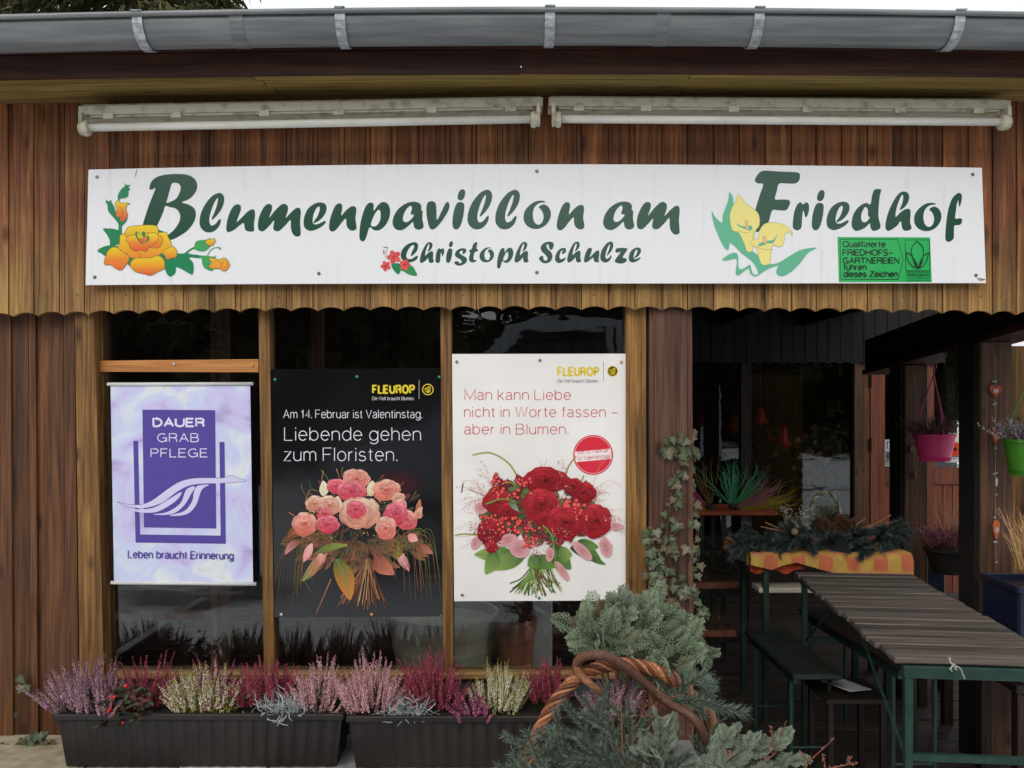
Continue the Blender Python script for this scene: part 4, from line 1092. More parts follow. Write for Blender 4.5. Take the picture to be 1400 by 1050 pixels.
# ------------------------------------------------------------------ the two tube lights above the sign
def tube_light(label, x0, x1, yl, yr, flip):
    Y = 2.70
    base = at((x0 + x1) / 2, (yl + yr) / 2, Y)
    t = thing('tube_light', label, 'lamp', tuple(base), 'weatherproof tube lights over the sign')
    def zz(px, dy): return at(0, yl + (yr - yl) * (px - x0) / (x1 - x0) + dy, Y).z
    def slab(px0, px1, d0, d1, y0, y1, name, mat, parent, bev=0):
        b = MB(); a, c = at(px0, 0, Y).x, at(px1, 0, Y).x
        vs = [(a, y0, zz(px0, d1)), (a, y1, zz(px0, d1)), (a, y1, zz(px0, d0)), (a, y0, zz(px0, d0)),
              (c, y0, zz(px1, d1)), (c, y1, zz(px1, d1)), (c, y1, zz(px1, d0)), (c, y0, zz(px1, d0))]
        b.add(vs, [(0, 1, 2, 3), (4, 5, 6, 7), (0, 1, 5, 4), (1, 2, 6, 5), (2, 3, 7, 6), (3, 0, 4, 7)])
        return b.build(name, mat, parent)
    h = slab(x0, x1, 5.5, 17, Y - .012, Y + .07, 'housing', M_LAMP, t)
    slab(x0 + 3, x1 - 3, 1.0, 5.2, Y + .004, Y + .085, 'housing_back', M_LAMP, t)
    slab(x0 + 14, x1 - 14, 17.05, 20, Y - .006, Y + .05, 'gear_tray', M_LAMP, t)
    for f in (.065, .21, .40, .56, .76, .93):
        px = x0 + (x1 - x0) * f
        slab(px - 7, px + 7, 16.2, 24, Y - .017, Y - .0125, 'clip', M_LAMP, h)
    # holders and tube, hung a little lower and forward
    YT = Y - .02
    def p(px, dy): v = at(px, 0, Y); return Vector((v.x, YT, zz(px, dy)))
    b = MB(); b.tube([p(x0 + 16, 36), p(x1 - 16, 36)], .0128, 14); b.build('tube', M_TUBE, t, smooth=True)
    for e in (x0 + 4, x1 - 4):
        sgn = 1 if e < (x0 + x1) / 2 else -1
        b = MB(); c0 = p(e, 37)
        b.tube([p(e, 37), p(e + sgn * 2, 37), p(e + sgn * 2.2, 37), p(e + sgn * 6, 37), p(e + sgn * 6.2, 37), p(e + sgn * 12, 37), p(e + sgn * 13, 37)], [.019, .024, .021, .021, .025, .024, .015], 16)
        b.box(min(c0.x, c0.x + sgn * .011), max(c0.x, c0.x + sgn * .011), YT - .012, YT + .03, zz(e, 36), zz(e, 16))
        b.build('lamp_holder', M_LAMP, t, tuple(c0))
    return t
tube_light('left one of two yellowed weatherproof tube lights above the white sign, over its Blumenpavillon end', 110, 742, 141.5, 129.5, False)
tube_light('right one of two yellowed weatherproof tube lights above the white sign, over its Friedhof end', 750, 1379, 129.5, 133.5, True)

# ------------------------------------------------------------------ posters
def px_quad_warp(x0, y0, x1, y1, quad):
    """upright poster pixel frame -> its slightly leaning quad (tl, tr, br, bl)"""
    (ax, ay), (bx, by), (cx, cy), (dx, dy) = quad
    def w(p):
        u = (p[0] - x0) / (x1 - x0); v = (p[1] - y0) / (y1 - y0)
        return ((ax * (1 - u) + bx * u) * (1 - v) + (dx * (1 - u) + cx * u) * v, (ay * (1 - u) + by * u) * (1 - v) + (dy * (1 - u) + cy * u) * v)
    return w
def sheet(name, mat, parent, quad, Y, th=.0008, wave=.0, folds=(), nx=24, nz=30):
    """thin paper sheet with soft waves and pressed fold lines"""
    w = px_quad_warp(0, 0, 1, 1, quad)
    vs = []
    ph = U(0, 6)
    for s_ in (0, 1):
        for j in range(nz + 1):
            for i in range(nx + 1):
                u, v = i / nx, j / nz
                p = at(*w((u, v)), Y)
                d = wave * (sin(u * 5 + ph) * cos(v * 7 + ph) + .4 * sin(v * 19 + ph) * sin(u * 3))
                for f in folds: d -= .0004 * max(0, 1 - abs(v - f) * nz)
                vs.append((p.x, Y - d * 0 + s_ * th + (0 if s_ else -0) + wave * 0 + (d if wave else 0), p.z))
    m = (nx + 1) * (nz + 1); fs = []
    for j in range(nz):
        for i in range(nx):
            a = j * (nx + 1) + i
            fs.append((a, a + 1, a + nx + 2, a + nx + 1)); fs.append((m + a, m + a + nx + 1, m + a + nx + 2, m + a + 1))
    for i in range(nx):
        fs.append((i, m + i, m + i + 1, i + 1)); a = nz * (nx + 1) + i; fs.append((a, a + 1, m + a + 1, m + a))
    for j in range(nz):
        a = j * (nx + 1); fs.append((a, a + nx + 1, m + a + nx + 1, m + a)); a += nx; fs.append((a, m + a, m + a + nx + 1, a + nx + 1))
    b = MB(); b.add(vs, fs)
    return b.build(name, mat, parent, smooth=False)

# --- lilac banner with hanging rails
YP = 2.850
pm, nt_, bs_ = new_mat('lilac cloudy print')
tc_ = N(nt_, 'ShaderNodeTexCoord')
n1_ = N(nt_, 'ShaderNodeTexNoise'); n1_.inputs['Scale'].default_value = 7; n1_.inputs['Detail'].default_value = 5; n1_.inputs['Distortion'].default_value = 1.2
nt_.links.new(tc_.outputs['Object'], n1_.inputs['Vector'])
r1_ = ramp(nt_, [(0.3, S(172, 160, 206)), (0.42, S(200, 190, 228)), (0.52, S(196, 204, 232)), (0.66, S(220, 222, 226)), (.8, S(196, 200, 186))]); nt_.links.new(n1_.outputs['Fac'], r1_.inputs[0])
nt_.links.new(r1_.outputs[0], bs_.inputs['Base Color']); bs_.inputs['Roughness'].default_value = .5
bn = thing('banner', 'lilac cloudy grave care banner with purple block and swan emblem hung in first window', 'poster', tuple(at(249, 798, YP)))
q1 = ((151, 526), (342, 526), (346, 797), (156, 796))
W1 = px_quad_warp(151, 526, 342, 797, q1)
sheet('banner_sheet', pm, bn, q1, YP, wave=0)
for (a, c, yl, yr) in ((147, 346, 525.3, 524.8), (152, 350, 796.5, 798.5)):
    b = MB(); b.tube([at(a, yl, YP - .001), at(c, yr, YP - .001)], .0062, 10); b.build('hanging_rail', M_WHITE, bn, smooth=True)
PU = S(84, 70, 150)
PW = S(206, 202, 232)
def b4(pts): return [(140 + x / 3.75, 520 + y / 3.75) for x, y in pts]
B1 = Print(YP - .0006)
B1.fill(b4([(205, 150), (578, 153), (584, 760), (213, 754)]), PU)
B1.fill(b4([(158, 310), (183, 310), (193, 790), (606, 796), (600, 316), (626, 316), (633, 838), (170, 832)]), PU)
def bs(pts, c, k=4): B1.fill(b4(pts), c, sm=k)
bs([(75, 622), (130, 635), (200, 636), (260, 612), (330, 560), (400, 518), (470, 502), (560, 500), (620, 500), (660, 488), (700, 502), (735, 514), (690, 522), (600, 528), (500, 530), (430, 545), (370, 580), (310, 625), (240, 650), (180, 655), (120, 645)], PW)
B1.stroke(smooth_open(b4([(75, 622), (130, 635), (200, 636), (260, 612), (330, 560), (400, 518), (470, 502), (560, 500), (620, 500), (660, 488), (700, 502), (735, 514), (690, 522), (600, 528)]), 4), .55, PU, cap=False)
B1.stroke(smooth_open(b4([(75, 622), (120, 645), (180, 655)]), 4), .55, PU, cap=False)
bs([(135, 658), (200, 662), (270, 650), (340, 610), (405, 572), (385, 610), (330, 650), (270, 676), (190, 676)], PW)
bs([(260, 686), (330, 676), (400, 630), (430, 560), (475, 545), (450, 590), (420, 640), (370, 680), (310, 690)], PW)
bs([(345, 692), (420, 670), (460, 620), (470, 570), (490, 540), (548, 536), (510, 560), (480, 640), (440, 682), (390, 694)], PW)
for t, x0, x1, yb, cap, w in (('DAUER', 258, 524, 238, 44, 2.7), ('GRAB', 282, 496, 316, 44, 1.3), ('PFLEGE', 248, 540, 394, 44, 1.3)):
    text(B1, t, 140 + x0 / 3.75 + w / 3, 140 + x1 / 3.75 - w / 3, 520 + yb / 3.75 - w / 4, cap / 3.75 - w / 2, w, S(222, 218, 238), sp=.22)
text(B1, 'Leben braucht Erinnerung', 175.6, 319, 762.5, 9.8, 1.7, PU, sp=.2, spc=.38, slope=-.015)
B1.build('print', M_PAPER, bn, recalc=False)

# --- flower-shop posters; logo of lettering, rule and round figure
def logo(P, x0, x1, yb, cap, colr, sub, xr, xc, yc, rr, disc=None, rule=None):
    text(P, 'FLEUROP', x0 + 1, x1 - 1, yb - .7, cap - 1.4, 2.6, colr, sp=.34)
    text(P, 'Die Welt braucht Blumen.', x0, x1 - 1, yb + 9, 4.6, .62, sub, sp=.17)
    P.stroke([(xr, yc - 13), (xr, yc + 13)], .6, rule or sub, cap=False)
    if disc:
        P.disc((xc, yc), rr, colr, n=24); P.disc((xc, yc), rr * .86, disc, n=24); c = colr
    else:
        P.stroke(arc(xc, yc, rr, rr, 0, 360, 28), 1.2, colr, cap=False); c = colr
    for pts in ([(-.6, -.2), (-.1, -.35), (.5, -.5)], [(-.7, .1), (-.2, -.05), (.35, -.1)], [(-.5, .45), (0, .25), (.45, .35)], [(.1, -.6), (.45, -.2), (.3, .4), (.0, .6)], [(-.2, -.1), (.1, .3), (-.2, .6)]):
        P.stroke([(xc + a * rr, yc + b_ * rr) for a, b_ in pts], .9, c, k=4)

def rose(P, cx, cy, r, pal, tilt=1.0, n=5, seed=0, rot=0):
    """printed picture of a rose: rings of overlapping curled petals, outer to inner"""
    q = random.Random(seed)
    dk, mid, lt = pal
    rings = 6
    for k in range(rings):
        R_ = r * (1 - k / rings) ** .92
        m = n if k < 4 else 3
        a0 = q.uniform(0, 6) + k * .7
        for i in range(m):
            a = a0 + 2 * pi * i / m + q.uniform(-.15, .15)
            rr = R_ * q.uniform(.92, 1.08)
            span = 2 * pi / m * .72
            pts = []
            for j in range(9):
                t = a - span + 2 * span * j / 8
                w = rr * (1 - .22 * (abs(j - 4) / 4) ** 2.2) * (1 + .03 * sin(j * 2.3 + k))
                pts.append((w * cos(t), w * sin(t)))
            for j in range(8, -1, -1):
                t = a - span * .8 + 1.6 * span * j / 8
                pts.append((rr * .38 * cos(t), rr * .38 * sin(t)))
            tp = [(cx + (x * cos(rot) - y * tilt * sin(rot)), cy + (x * sin(rot) + y * tilt * cos(rot))) for x, y in pts]
            vv = q.uniform(.75, 1.1)
            def colf(x, y, rr=rr, vv=vv, a=a):
                dx, dy = x - cx, (y - cy) / tilt
                d = math.hypot(dx, dy) / rr
                t = min(max((d - .45) / .55, 0), 1)
                up = .5 - .5 * (dy / (r + 1e-6))
                up = max(0, min(1, up)); t = t * (.75 + .4 * up); c = mixc((dk[0] * .55, dk[1] * .55, dk[2] * .55, 1), mid, min((t * 1.3) ** 1.6, 1)) if t < .72 else mixc(mid, lt, (t - .72) / .28 * (.35 + .65 * up))
                return (c[0] * vv, c[1] * vv, c[2] * vv, 1)
            P.fill(tp, colf)
            lm = mixc(mid, lt, .55); P.stroke(tp[:9], [r * .012, r * .018], (lm[0] * vv, lm[1] * vv, lm[2] * vv, 1), cap=False)
            P.stroke([((p[0] - cx) * .94 + cx, (p[1] - cy) * .94 + cy) for p in tp[1:8]], [r * .02, r * .03], (dk[0] * .8, dk[1] * .8, dk[2] * .8, 1), cap=False)
    P.disc((cx, cy), r * .09, dk, n=8)

def leafp(P, base, tip, w, c1, c2, bend=0.0, vein=None):
    bx, by = base; tx, ty = tip; dx, dy = tx - bx, ty - by; l = math.hypot(dx, dy); nx, ny = -dy / l, dx / l
    L_, R_ = [], []
    for i in range(9):
        t = i / 8; ww = w * sin(pi * min(1, t * .93 + .04)) ** .8 * (1 - .3 * t)
        ox = bend * l * sin(pi * t)
        x, y = bx + dx * t + nx * ox, by + dy * t + ny * ox
        L_.append((x + nx * ww / 2, y + ny * ww / 2)); R_.append((x - nx * ww / 2, y - ny * ww / 2))
    def f(x, y):
        t = ((x - bx) * dx + (y - by) * dy) / (l * l)
        return mixc(c1, c2, min(max(t, 0), 1))
    P.fill(L_ + R_[::-1], f)
    mid = [((L_[i][0] + R_[i][0]) / 2, (L_[i][1] + R_[i][1]) / 2) for i in range(9)]
    v = vein or mixc(c1, (1, 1, 1, 1), .10)
    P.stroke(mid, [w * .06, w * .02], v, cap=False)
    for i in (2, 4, 6):
        P.stroke([mid[i], ((mid[i + 1][0] + L_[min(i + 2, 8)][0]) / 2, (mid[i + 1][1] + L_[min(i + 2, 8)][1]) / 2)], w * .03, v, cap=False)
        P.stroke([mid[i], ((mid[i + 1][0] + R_[min(i + 2, 8)][0]) / 2, (mid[i + 1][1] + R_[min(i + 2, 8)][1]) / 2)], w * .03, v, cap=False)

# --- dark poster
YQ = 2.8615
q2 = ((369.5, 505), (603, 503), (606, 843), (374, 844))
dk = thing('dark_poster', 'black glossy poster with pink rose bouquet, pinned between the two slim window posts', 'poster', tuple(at(489, 843, YQ)))
sheet('poster_sheet', M_BLACKP, dk, q2, YQ, folds=(.52,))
def line(Y, parent, *a, **k):
    P = Print(Y - .0008, 2e-6); text(P, *a, **k); P.build('text_line', M_PAPER, parent, recalc=False)
D = Print(YQ - .0008, 2e-6)
WT = S(222, 222, 226)
logo(D, 509, 567, 538, 11.5, S(226, 200, 50), S(190, 190, 190), 573, 585, 532.5, 7.2)
line(YQ, dk, 'Am 14. Februar ist Valentinstag.', 387.5, 577, 571.5, 11, .85, WT, sp=.19, spc=.3)
line(YQ, dk, 'Liebende gehen', 389, 575, 602, 17.6, 1.15, WT, sp=.2, spc=.32)
line(YQ, dk, 'zum Floristen.', 388.5, 543, 630, 17.6, 1.15, WT, sp=.2, spc=.3)
D.build('logo', M_PAPER, dk, recalc=False)
D = Print(YQ - .0007, 1e-6)
q = random.Random(5)
def d5(x, y): return (370 + x / 4.772, 630 + y / 4.772)
for k in range(10):   # dim crimson glow printed behind the flowers
    D.disc(d5(840, 150), 34 - k * 3, mixc(S(18, 17, 19), S(74, 10, 28), (k + 1) / 16.0), n=22, ry=(34 - k * 3) * .62)
# dark body, stems, blades
for k in range(110):
    a = q.uniform(0, 2 * pi); d_ = q.uniform(.1, 1)
    x, y = 570 + 390 * d_ * cos(a), 330 + 200 * d_ * sin(a); aa = a + q.uniform(-.6, .6); l = q.uniform(50, 110)
    leafp(D, d5(x, y), d5(x + l * cos(aa), y + l * sin(aa)), q.uniform(6, 12), q.choice([S(26, 34, 18), S(44, 30, 20), S(20, 26, 16), S(60, 22, 26)]), q.choice([S(56, 66, 32), S(84, 56, 34), S(40, 50, 26), S(110, 40, 44)]), q.uniform(-.2, .2))
for k in range(150):
    a = q.uniform(-.5, pi + .5); d_ = q.uniform(0, 330)
    x, y = 570 + d_ * 1.25 * cos(a), 460 + d_ * .45 * sin(a) + 60
    aa = math.atan2(y - 470, x - 570) + q.uniform(-.6, .6); l = q.uniform(60, 150)
    leafp(D, d5(x, y), d5(x + l * cos(aa), y + l * sin(aa) * .7), q.uniform(5, 11), q.choice([S(58, 40, 26), S(80, 56, 34), S(48, 52, 30), S(90, 50, 40)]), q.choice([S(120, 78, 46), S(92, 84, 44), S(156, 96, 66)]), q.uniform(-.2, .2))
for k in range(34):
    x0 = 640 + q.uniform(-14, 14); x1 = 610 + (k - 17) * 9.6 + q.uniform(-8, 8)
    D.stroke([d5(x0, 640), d5((x0 + x1) / 2 + q.uniform(-6, 6), 790), d5(x1, q.uniform(890, 975))], [.5, 1.0], q.choice([S(150, 100, 66), S(110, 70, 46), S(190, 150, 106), S(80, 56, 34)]), k=4)
for sgn in (-1, 1):
    for k in range(22):
        x0 = 570 + sgn * q.uniform(150, 330); l = q.uniform(100, 330)
        D.stroke([d5(x0, 440 + q.uniform(-60, 160)), d5(x0 + sgn * l * .55, 470 + q.uniform(-30, 120)), d5(x0 + sgn * l * .75, 520 + q.uniform(60, 420))], [.9, .35], q.choice([S(120, 92, 56), S(96, 104, 52), S(150, 100, 66), S(90, 66, 44)]), k=5, cap=False)
for pts in ([(330, 60), (380, 130), (430, 270)], [(345, 62), (335, 130), (340, 200)], [(200, 150), (215, 200), (260, 260)], [(470, 40), (460, 110)], [(430, 50), (450, 110)], [(870, 140), (820, 190)], [(950, 200), (905, 270)], [(120, 335), (190, 380)], [(230, 250), (260, 190), (320, 200)], [(395, 770), (340, 900), (300, 990)], [(215, 770), (280, 870)]):
    D.stroke([d5(*p) for p in pts], [1.2, .5], q.choice([S(150, 120, 70), S(190, 130, 90), S(110, 110, 60)]), k=4, cap=False)
leafp(D, d5(430, 640), d5(520, 905), 30, S(70, 104, 36), S(214, 128, 60), -.05)
for b_, t_, w_, c1, c2 in (((320, 620), (205, 785), 16, S(190, 120, 96), S(92, 130, 54)), ((370, 600), (262, 760), 9, S(200, 120, 110), S(150, 110, 50)), ((680, 610), (805, 740), 26, S(110, 50, 36), S(206, 124, 96)), ((830, 590), (905, 720), 15, S(226, 170, 160), S(150, 70, 70)), ((200, 520), (95, 610), 12, S(120, 60, 56), S(206, 140, 130)), ((270, 540), (215, 660), 13, S(236, 180, 168), S(210, 130, 130)), ((330, 600), (320, 680), 14, S(220, 160, 140), S(180, 110, 96)), ((900, 480), (960, 520), 14, S(220, 130, 130), S(240, 180, 170)), ((950, 330), (975, 250), 8, S(120, 96, 50), S(216, 120, 96)), ((960, 360), (990, 300), 9, S(206, 110, 90), S(240, 190, 170)), ((200, 440), (110, 500), 16, S(150, 84, 34), S(110, 60, 30)), ((970, 540), (1060, 605), 12, S(130, 70, 56), S(190, 120, 96)), ((300, 600), (500, 550), 12, S(86, 104, 44), S(140, 150, 60)), ((820, 640), (830, 520), 14, S(130, 110, 40), S(100, 70, 40))):
    leafp(D, d5(*b_), d5(*t_), w_, c1, c2, q.uniform(-.12, .12))
PKA = (S(160, 24, 44), S(222, 80, 90), S(250, 190, 176)); PKB = (S(190, 50, 50), S(232, 116, 98), S(252, 210, 186)); PKC = (S(170, 70, 56), S(222, 142, 116), S(246, 216, 190)); PKD = (S(160, 16, 44), S(216, 56, 84), S(246, 150, 160))
leafp(D, d5(345, 230), d5(345, 130), 15, S(210, 200, 160), S(230, 224, 196), .05); leafp(D, d5(650, 230), d5(665, 130), 17, S(210, 196, 150), S(234, 226, 190), .05)
leafp(D, d5(400, 330), d5(310, 240), 20, S(226, 190, 160), S(120, 136, 60), .1); leafp(D, d5(410, 330), d5(440, 230), 18, S(206, 170, 140), S(236, 206, 176), .1)
for (x, y, r_, pal, tl, sd_) in ((290, 280, 62, PKC, .8, 1), (385, 290, 66, PKC, .85, 2), (425, 165, 58, PKD, .8, 3), (560, 120, 86, PKB, .72, 4), (530, 200, 84, PKD, .7, 5), (755, 190, 84, PKB, .75, 6),
                                 (835, 245, 40, PKC, .9, 15), (225, 410, 78, PKB, .95, 7), (350, 345, 48, PKD, .9, 8), (375, 415, 72, PKD, .75, 9), (850, 285, 40, PKB, .8, 17), (890, 385, 62, PKA, .9, 10), (820, 345, 72, PKD, .95, 11), (620, 345, 88, PKC, 1.0, 19), (560, 340, 98, PKC, 1.0, 12), (558, 315, 60, PKD, .9, 13), (752, 440, 62, PKB, 1.1, 14), (965, 345, 24, PKC, 1.2, 16)):
    rose(D, *d5(x, y), r_ * 1.12 / 4.772, pal, tl, seed=sd_)
for k in range(70):
    x, y = q.choice([(620 + q.uniform(-60, 70), 465 + q.uniform(-32, 36)), (700 + q.uniform(-80, 70), 250 + q.uniform(-36, 30)), (290 + q.uniform(-40, 40), 330 + q.uniform(-25, 25)), (450 + q.uniform(-80, 80), 520 + q.uniform(-30, 30))])
    D.disc(d5(x, y), q.uniform(.5, 1.2), q.choice([S(120, 60, 34), S(180, 120, 60), S(90, 40, 28), S(226, 190, 110)]), n=6)
D.build('bouquet_picture', M_PAPER, dk, recalc=False)
for px, py, mm in ((376, 519, M_GREENPIN), (488, 515, M_GREENPIN), (600.5, 515.5, M_GREENPIN), (384.5, 840, M_WHITE), (508, 840, mottled('brass tack', S(190, 140, 30), S(220, 170, 50), 40, .3, 0)), (603, 842, M_STEEL)):
    b = MB(); p = at(px, py, YQ - .003); b.ball(p, .0052, 10, 6, sq=(1, .5, 1)); b.build('pin', mm, dk, tuple(p), smooth=True)

# --- white poster
YW = 2.852
q3 = ((618, 484), (856, 483.5), (856, 821), (621, 822))
wp = thing('white_poster', 'white creased poster with red rose bouquet covering most of the right window', 'poster', tuple(at(738, 821, YW)))
sheet('poster_sheet', M_WHITEP, wp, q3, YW, folds=(.51, .755, .25))
Wp = Print(YW - .0008, 2e-6)
logo(Wp, 762, 819, 514, 12, S(222, 196, 40), S(150, 148, 146), 825, 837.5, 507.5, 7.4, disc=S(34, 32, 24), rule=S(120, 120, 120))
for t, x0, x1, yb in (('Man kann Liebe', 635.5, 780, 546.5), ('nicht in Worte fassen –', 635, 844.5, 570), ('aber in Blumen.', 635, 777, 593.5)):
    line(YW, wp, t, x0, x1, yb, 13.8, 1.05, S(206, 70, 90), sp=.2, spc=.32)
Wp.build('logo', M_PAPER, wp, recalc=False)
Wp = Print(YW - .0008, 2e-6)
Wp.disc((811, 622), 27.3, S(204, 40, 60), n=36); Wp.disc((811, 622), 25.6, S(240, 214, 214), n=36); Wp.disc((811, 622), 25.1, S(214, 44, 62), n=36)
def b_rot(x, y, a=-.09): return (811 + x * cos(a) - y * sin(a), 622 + x * sin(a) + y * cos(a))
Wp.fill([b_rot(-24.6, -6.5), b_rot(24.4, -6.5), b_rot(24.4, 7.5), b_rot(-24.6, 7.5)], S(238, 226, 224))
text(Wp, 'Am 14. Februar', *(790, 832), 621.5, 5.2, .6, S(206, 60, 80), slope=.09); text(Wp, 'ist Valentinstag.', *(790, 834), 629.5, 5.2, .6, S(206, 60, 80), slope=.09)
Wp.build('round_badge', M_PAPER, wp, recalc=False)
E_ = Print(YW - .0007, 1e-6)
def w5(x, y): return (610 + x / 5.0, 620 + y / 5.0)
q = random.Random(9)
# pale soft ground of the picture and airy grasses
for sgn, x0 in ((-1, 330), (1, 950)):
    for k in range(26):
        ang = q.uniform(-1.15, .95); l = q.uniform(120, 300)
        pts = [w5(x0, 300 + q.uniform(-120, 260))]
        x, y = x0 + sgn * l * .5 * cos(ang), 300 + q.uniform(-120, 260) + l * .4 * sin(ang)
        x2, y2 = max(50, min(1220, x0 + sgn * l * cos(ang))), y + l * .5 * sin(ang) + 20
        c = q.choice([S(206, 178, 160), S(214, 150, 140), S(196, 160, 120)])
        E_.stroke([pts[0], w5(x, y), w5(x2, y2)], [.6, .25], c, k=4, cap=False)
        for j in range(12):
            t = q.uniform(.35, 1); xx = x0 + (x2 - x0) * t + q.uniform(-14, 14); yy_ = y + (y2 - y) * t + q.uniform(-14, 14)
            E_.disc(w5(max(50, min(1225, xx)), yy_), q.uniform(.4, 1.0), q.choice([S(196, 130, 116), S(206, 160, 136), S(176, 110, 90)]), n=5, ry=.4, rot=q.uniform(0, 3))
for pts in ([(180, 10), (300, -5), (420, 60), (490, 160)], [(890, 20), (840, 80), (810, 170)], [(940, 150), (900, 250), (860, 300)], [(60, 560), (120, 550), (260, 560)], [(690, 40), (665, 100)], [(640, 50), (660, 100)]):
    E_.stroke([w5(*p) for p in pts], [1.6, 2.2] if len(pts) > 2 else [.5, .4], S(150, 152, 66), k=5, cap=False)
E_.stroke([w5(115, 205), w5(105, 265)], 1.6, S(110, 60, 40)); E_.stroke([w5(150, 245), w5(220, 270), w5(280, 300)], [.7, 1.1], S(140, 60, 50), k=4)
# stems
for k in range(46):
    x0 = 640 + q.uniform(-70, 70); x1 = 620 + (k - 23) * 8.0 + q.uniform(-10, 10)
    E_.stroke([w5(x0, 750), w5((x0 * .5 + x1 * .5), 850), w5(x1, q.uniform(915, 985) - abs(k - 23) * 1.6)], [1.6, 1.7], q.choice([S(96, 128, 56), S(70, 96, 44), S(120, 150, 76), S(110, 66, 48), S(76, 50, 44), S(176, 190, 130), S(60, 80, 40)]), k=4)
GLf = [(S(70, 104, 46), S(140, 168, 84)), (S(56, 88, 40), S(110, 150, 66)), (S(44, 70, 36), S(96, 132, 60))]
for b_, t_, w_ in (((470, 690), (195, 690), 26), ((540, 690), (300, 790), 26), ((330, 660), (270, 825), 24), ((560, 760), (780, 770), 24), ((720, 620), (850, 790), 30), ((850, 640), (1060, 740), 22), ((640, 700), (560, 770), 24), ((900, 600), (1040, 640), 20), ((760, 700), (860, 690), 26), ((960, 700), (1090, 760), 9)):
    c = q.choice(GLf); leafp(E_, w5(*b_), w5(*t_), w_, c[0], c[1], q.uniform(-.12, .12))
# dark green mass behind the flowers
for k in range(330):
    a = q.uniform(0, 2 * pi); d_ = q.uniform(0, 1) ** .6
    x, y = 640 + 380 * d_ * cos(a), 400 + 230 * d_ * sin(a) * (1 if sin(a) < 0 else .8)
    aa = a + q.uniform(-.7, .7); l = q.uniform(40, 90)
    c = q.choice([(S(34, 56, 30), S(70, 104, 50)), (S(60, 30, 26), S(120, 50, 46)), (S(50, 70, 34), S(104, 130, 64)), (S(90, 20, 26), S(150, 44, 50))])
    leafp(E_, w5(x, y), w5(x + l * cos(aa), y + l * sin(aa)), q.uniform(7, 14), c[0], c[1], q.uniform(-.2, .2))
PP = (S(176, 110, 116), S(216, 160, 160))
for cx, cy, rx, ry, ro in ((240, 370, 46, 42, 0), (200, 610, 30, 46, .3), (420, 590, 66, 40, -.3), (500, 650, 72, 62, .5), (930, 665, 88, 34, .75), (790, 800, 80, 26, .95), (1150, 495, 64, 26, .1), (1090, 640, 40, 70, -.3), (710, 690, 28, 50, .2)):
    E_.disc(w5(cx, cy), rx / 5, PP[1], n=18, ry=ry / 5, rot=ro, col2=PP[0]); E_.stroke([w5(cx - rx * .8 * cos(ro), cy - rx * .8 * sin(ro)), w5(cx + rx * .8 * cos(ro), cy + rx * .8 * sin(ro))], .35, S(230, 190, 190), cap=False)
RDA = (S(84, 6, 14), S(164, 18, 34), S(206, 56, 66)); RDB = (S(70, 4, 12), S(150, 14, 30), S(196, 44, 56))
for (x, y, r_, pal, tl, sd_) in ((940, 270, 78, RDB, .9, 31), (870, 225, 60, RDB, .9, 38), (350, 330, 88, RDA, .85, 32), (420, 400, 58, RDB, .9, 33), (1025, 460, 100, RDA, 1.05, 34), (680, 185, 132, RDB, .60, 35), (650, 350, 108, RDA, .95, 36), (665, 450, 50, RDB, .9, 39), (820, 470, 112, RDA, .95, 37), (295, 540, 80, RDB, 1.0, 40), (310, 640, 40, RDA, .9, 41)):
    rose(E_, *w5(x, y), r_ * 1.14 / 5, pal, tl, seed=sd_)
def berries(cx, cy, rx, ry, n, r0=2.0):
    for k in range(n):
        x, y = cx + q.uniform(-rx, rx), cy + q.uniform(-ry, ry)
        E_.disc(w5(x, y), r0 * q.uniform(.8, 1.25) + .35, S(110, 14, 24), n=9); E_.disc(w5(x, y - .5), r0 * q.uniform(.8, 1.15), S(206, 44, 50), n=9, col2=S(236, 120, 110))
berries(450, 240, 130, 70, 34, 2.4); berries(430, 490, 80, 55, 26, 2.8); berries(580, 550, 60, 90, 24, 2.2); berries(860, 340, 50, 20, 8, 3.0); berries(310, 440, 80, 20, 14, 2.0); berries(920, 400, 40, 50, 10, 2.4); berries(330, 200, 20, 60, 8, 2.4)
for cx, cy, rx, ry, n_ in ((650, 650, 70, 60, 120), (800, 290, 46, 70, 60), (220, 500, 60, 50, 60), (790, 560, 70, 60, 60), (1130, 440, 60, 20, 40), (790, 100, 26, 60, 34), (330, 580, 60, 80, 50)):
    for k in range(n_):
        x, y = cx + q.uniform(-rx, rx), cy + q.uniform(-ry, ry)
        E_.disc(w5(x, y), q.uniform(.4, .9), q.choice([S(196, 96, 100), S(230, 190, 176), S(150, 60, 66), S(214, 150, 140)]), n=5)
for pts in ([(660, 490), (720, 560), (745, 700), (755, 800)], [(270, 345), (380, 310), (460, 330), (500, 400)], [(430, 340), (470, 370), (495, 392)], [(400, 200), (450, 200), (480, 250)]):
    E_.stroke([w5(*p) for p in pts], [2.2, .8], S(120, 150, 60), k=5, cap=False)
leafp(E_, w5(425, 330), w5(495, 392), 7, S(60, 96, 70), S(140, 170, 150))
E_.build('bouquet_picture', M_PAPER, wp, recalc=False)
for px, py, mm in ((624.5, 494.5, M_STEEL), (738, 492.5, M_STEEL), (849.5, 495, mottled('buff pin', S(170, 160, 120), S(190, 180, 140), 40, .4, 0)), (632, 813.5, M_STEEL), (737, 817.5, M_GREENPIN)):
    b = MB(); p = at(px, py, YW - .003); b.ball(p, .0052, 10, 6, sq=(1, .5, 1)); b.build('pin', mm, wp, tuple(p), smooth=True)

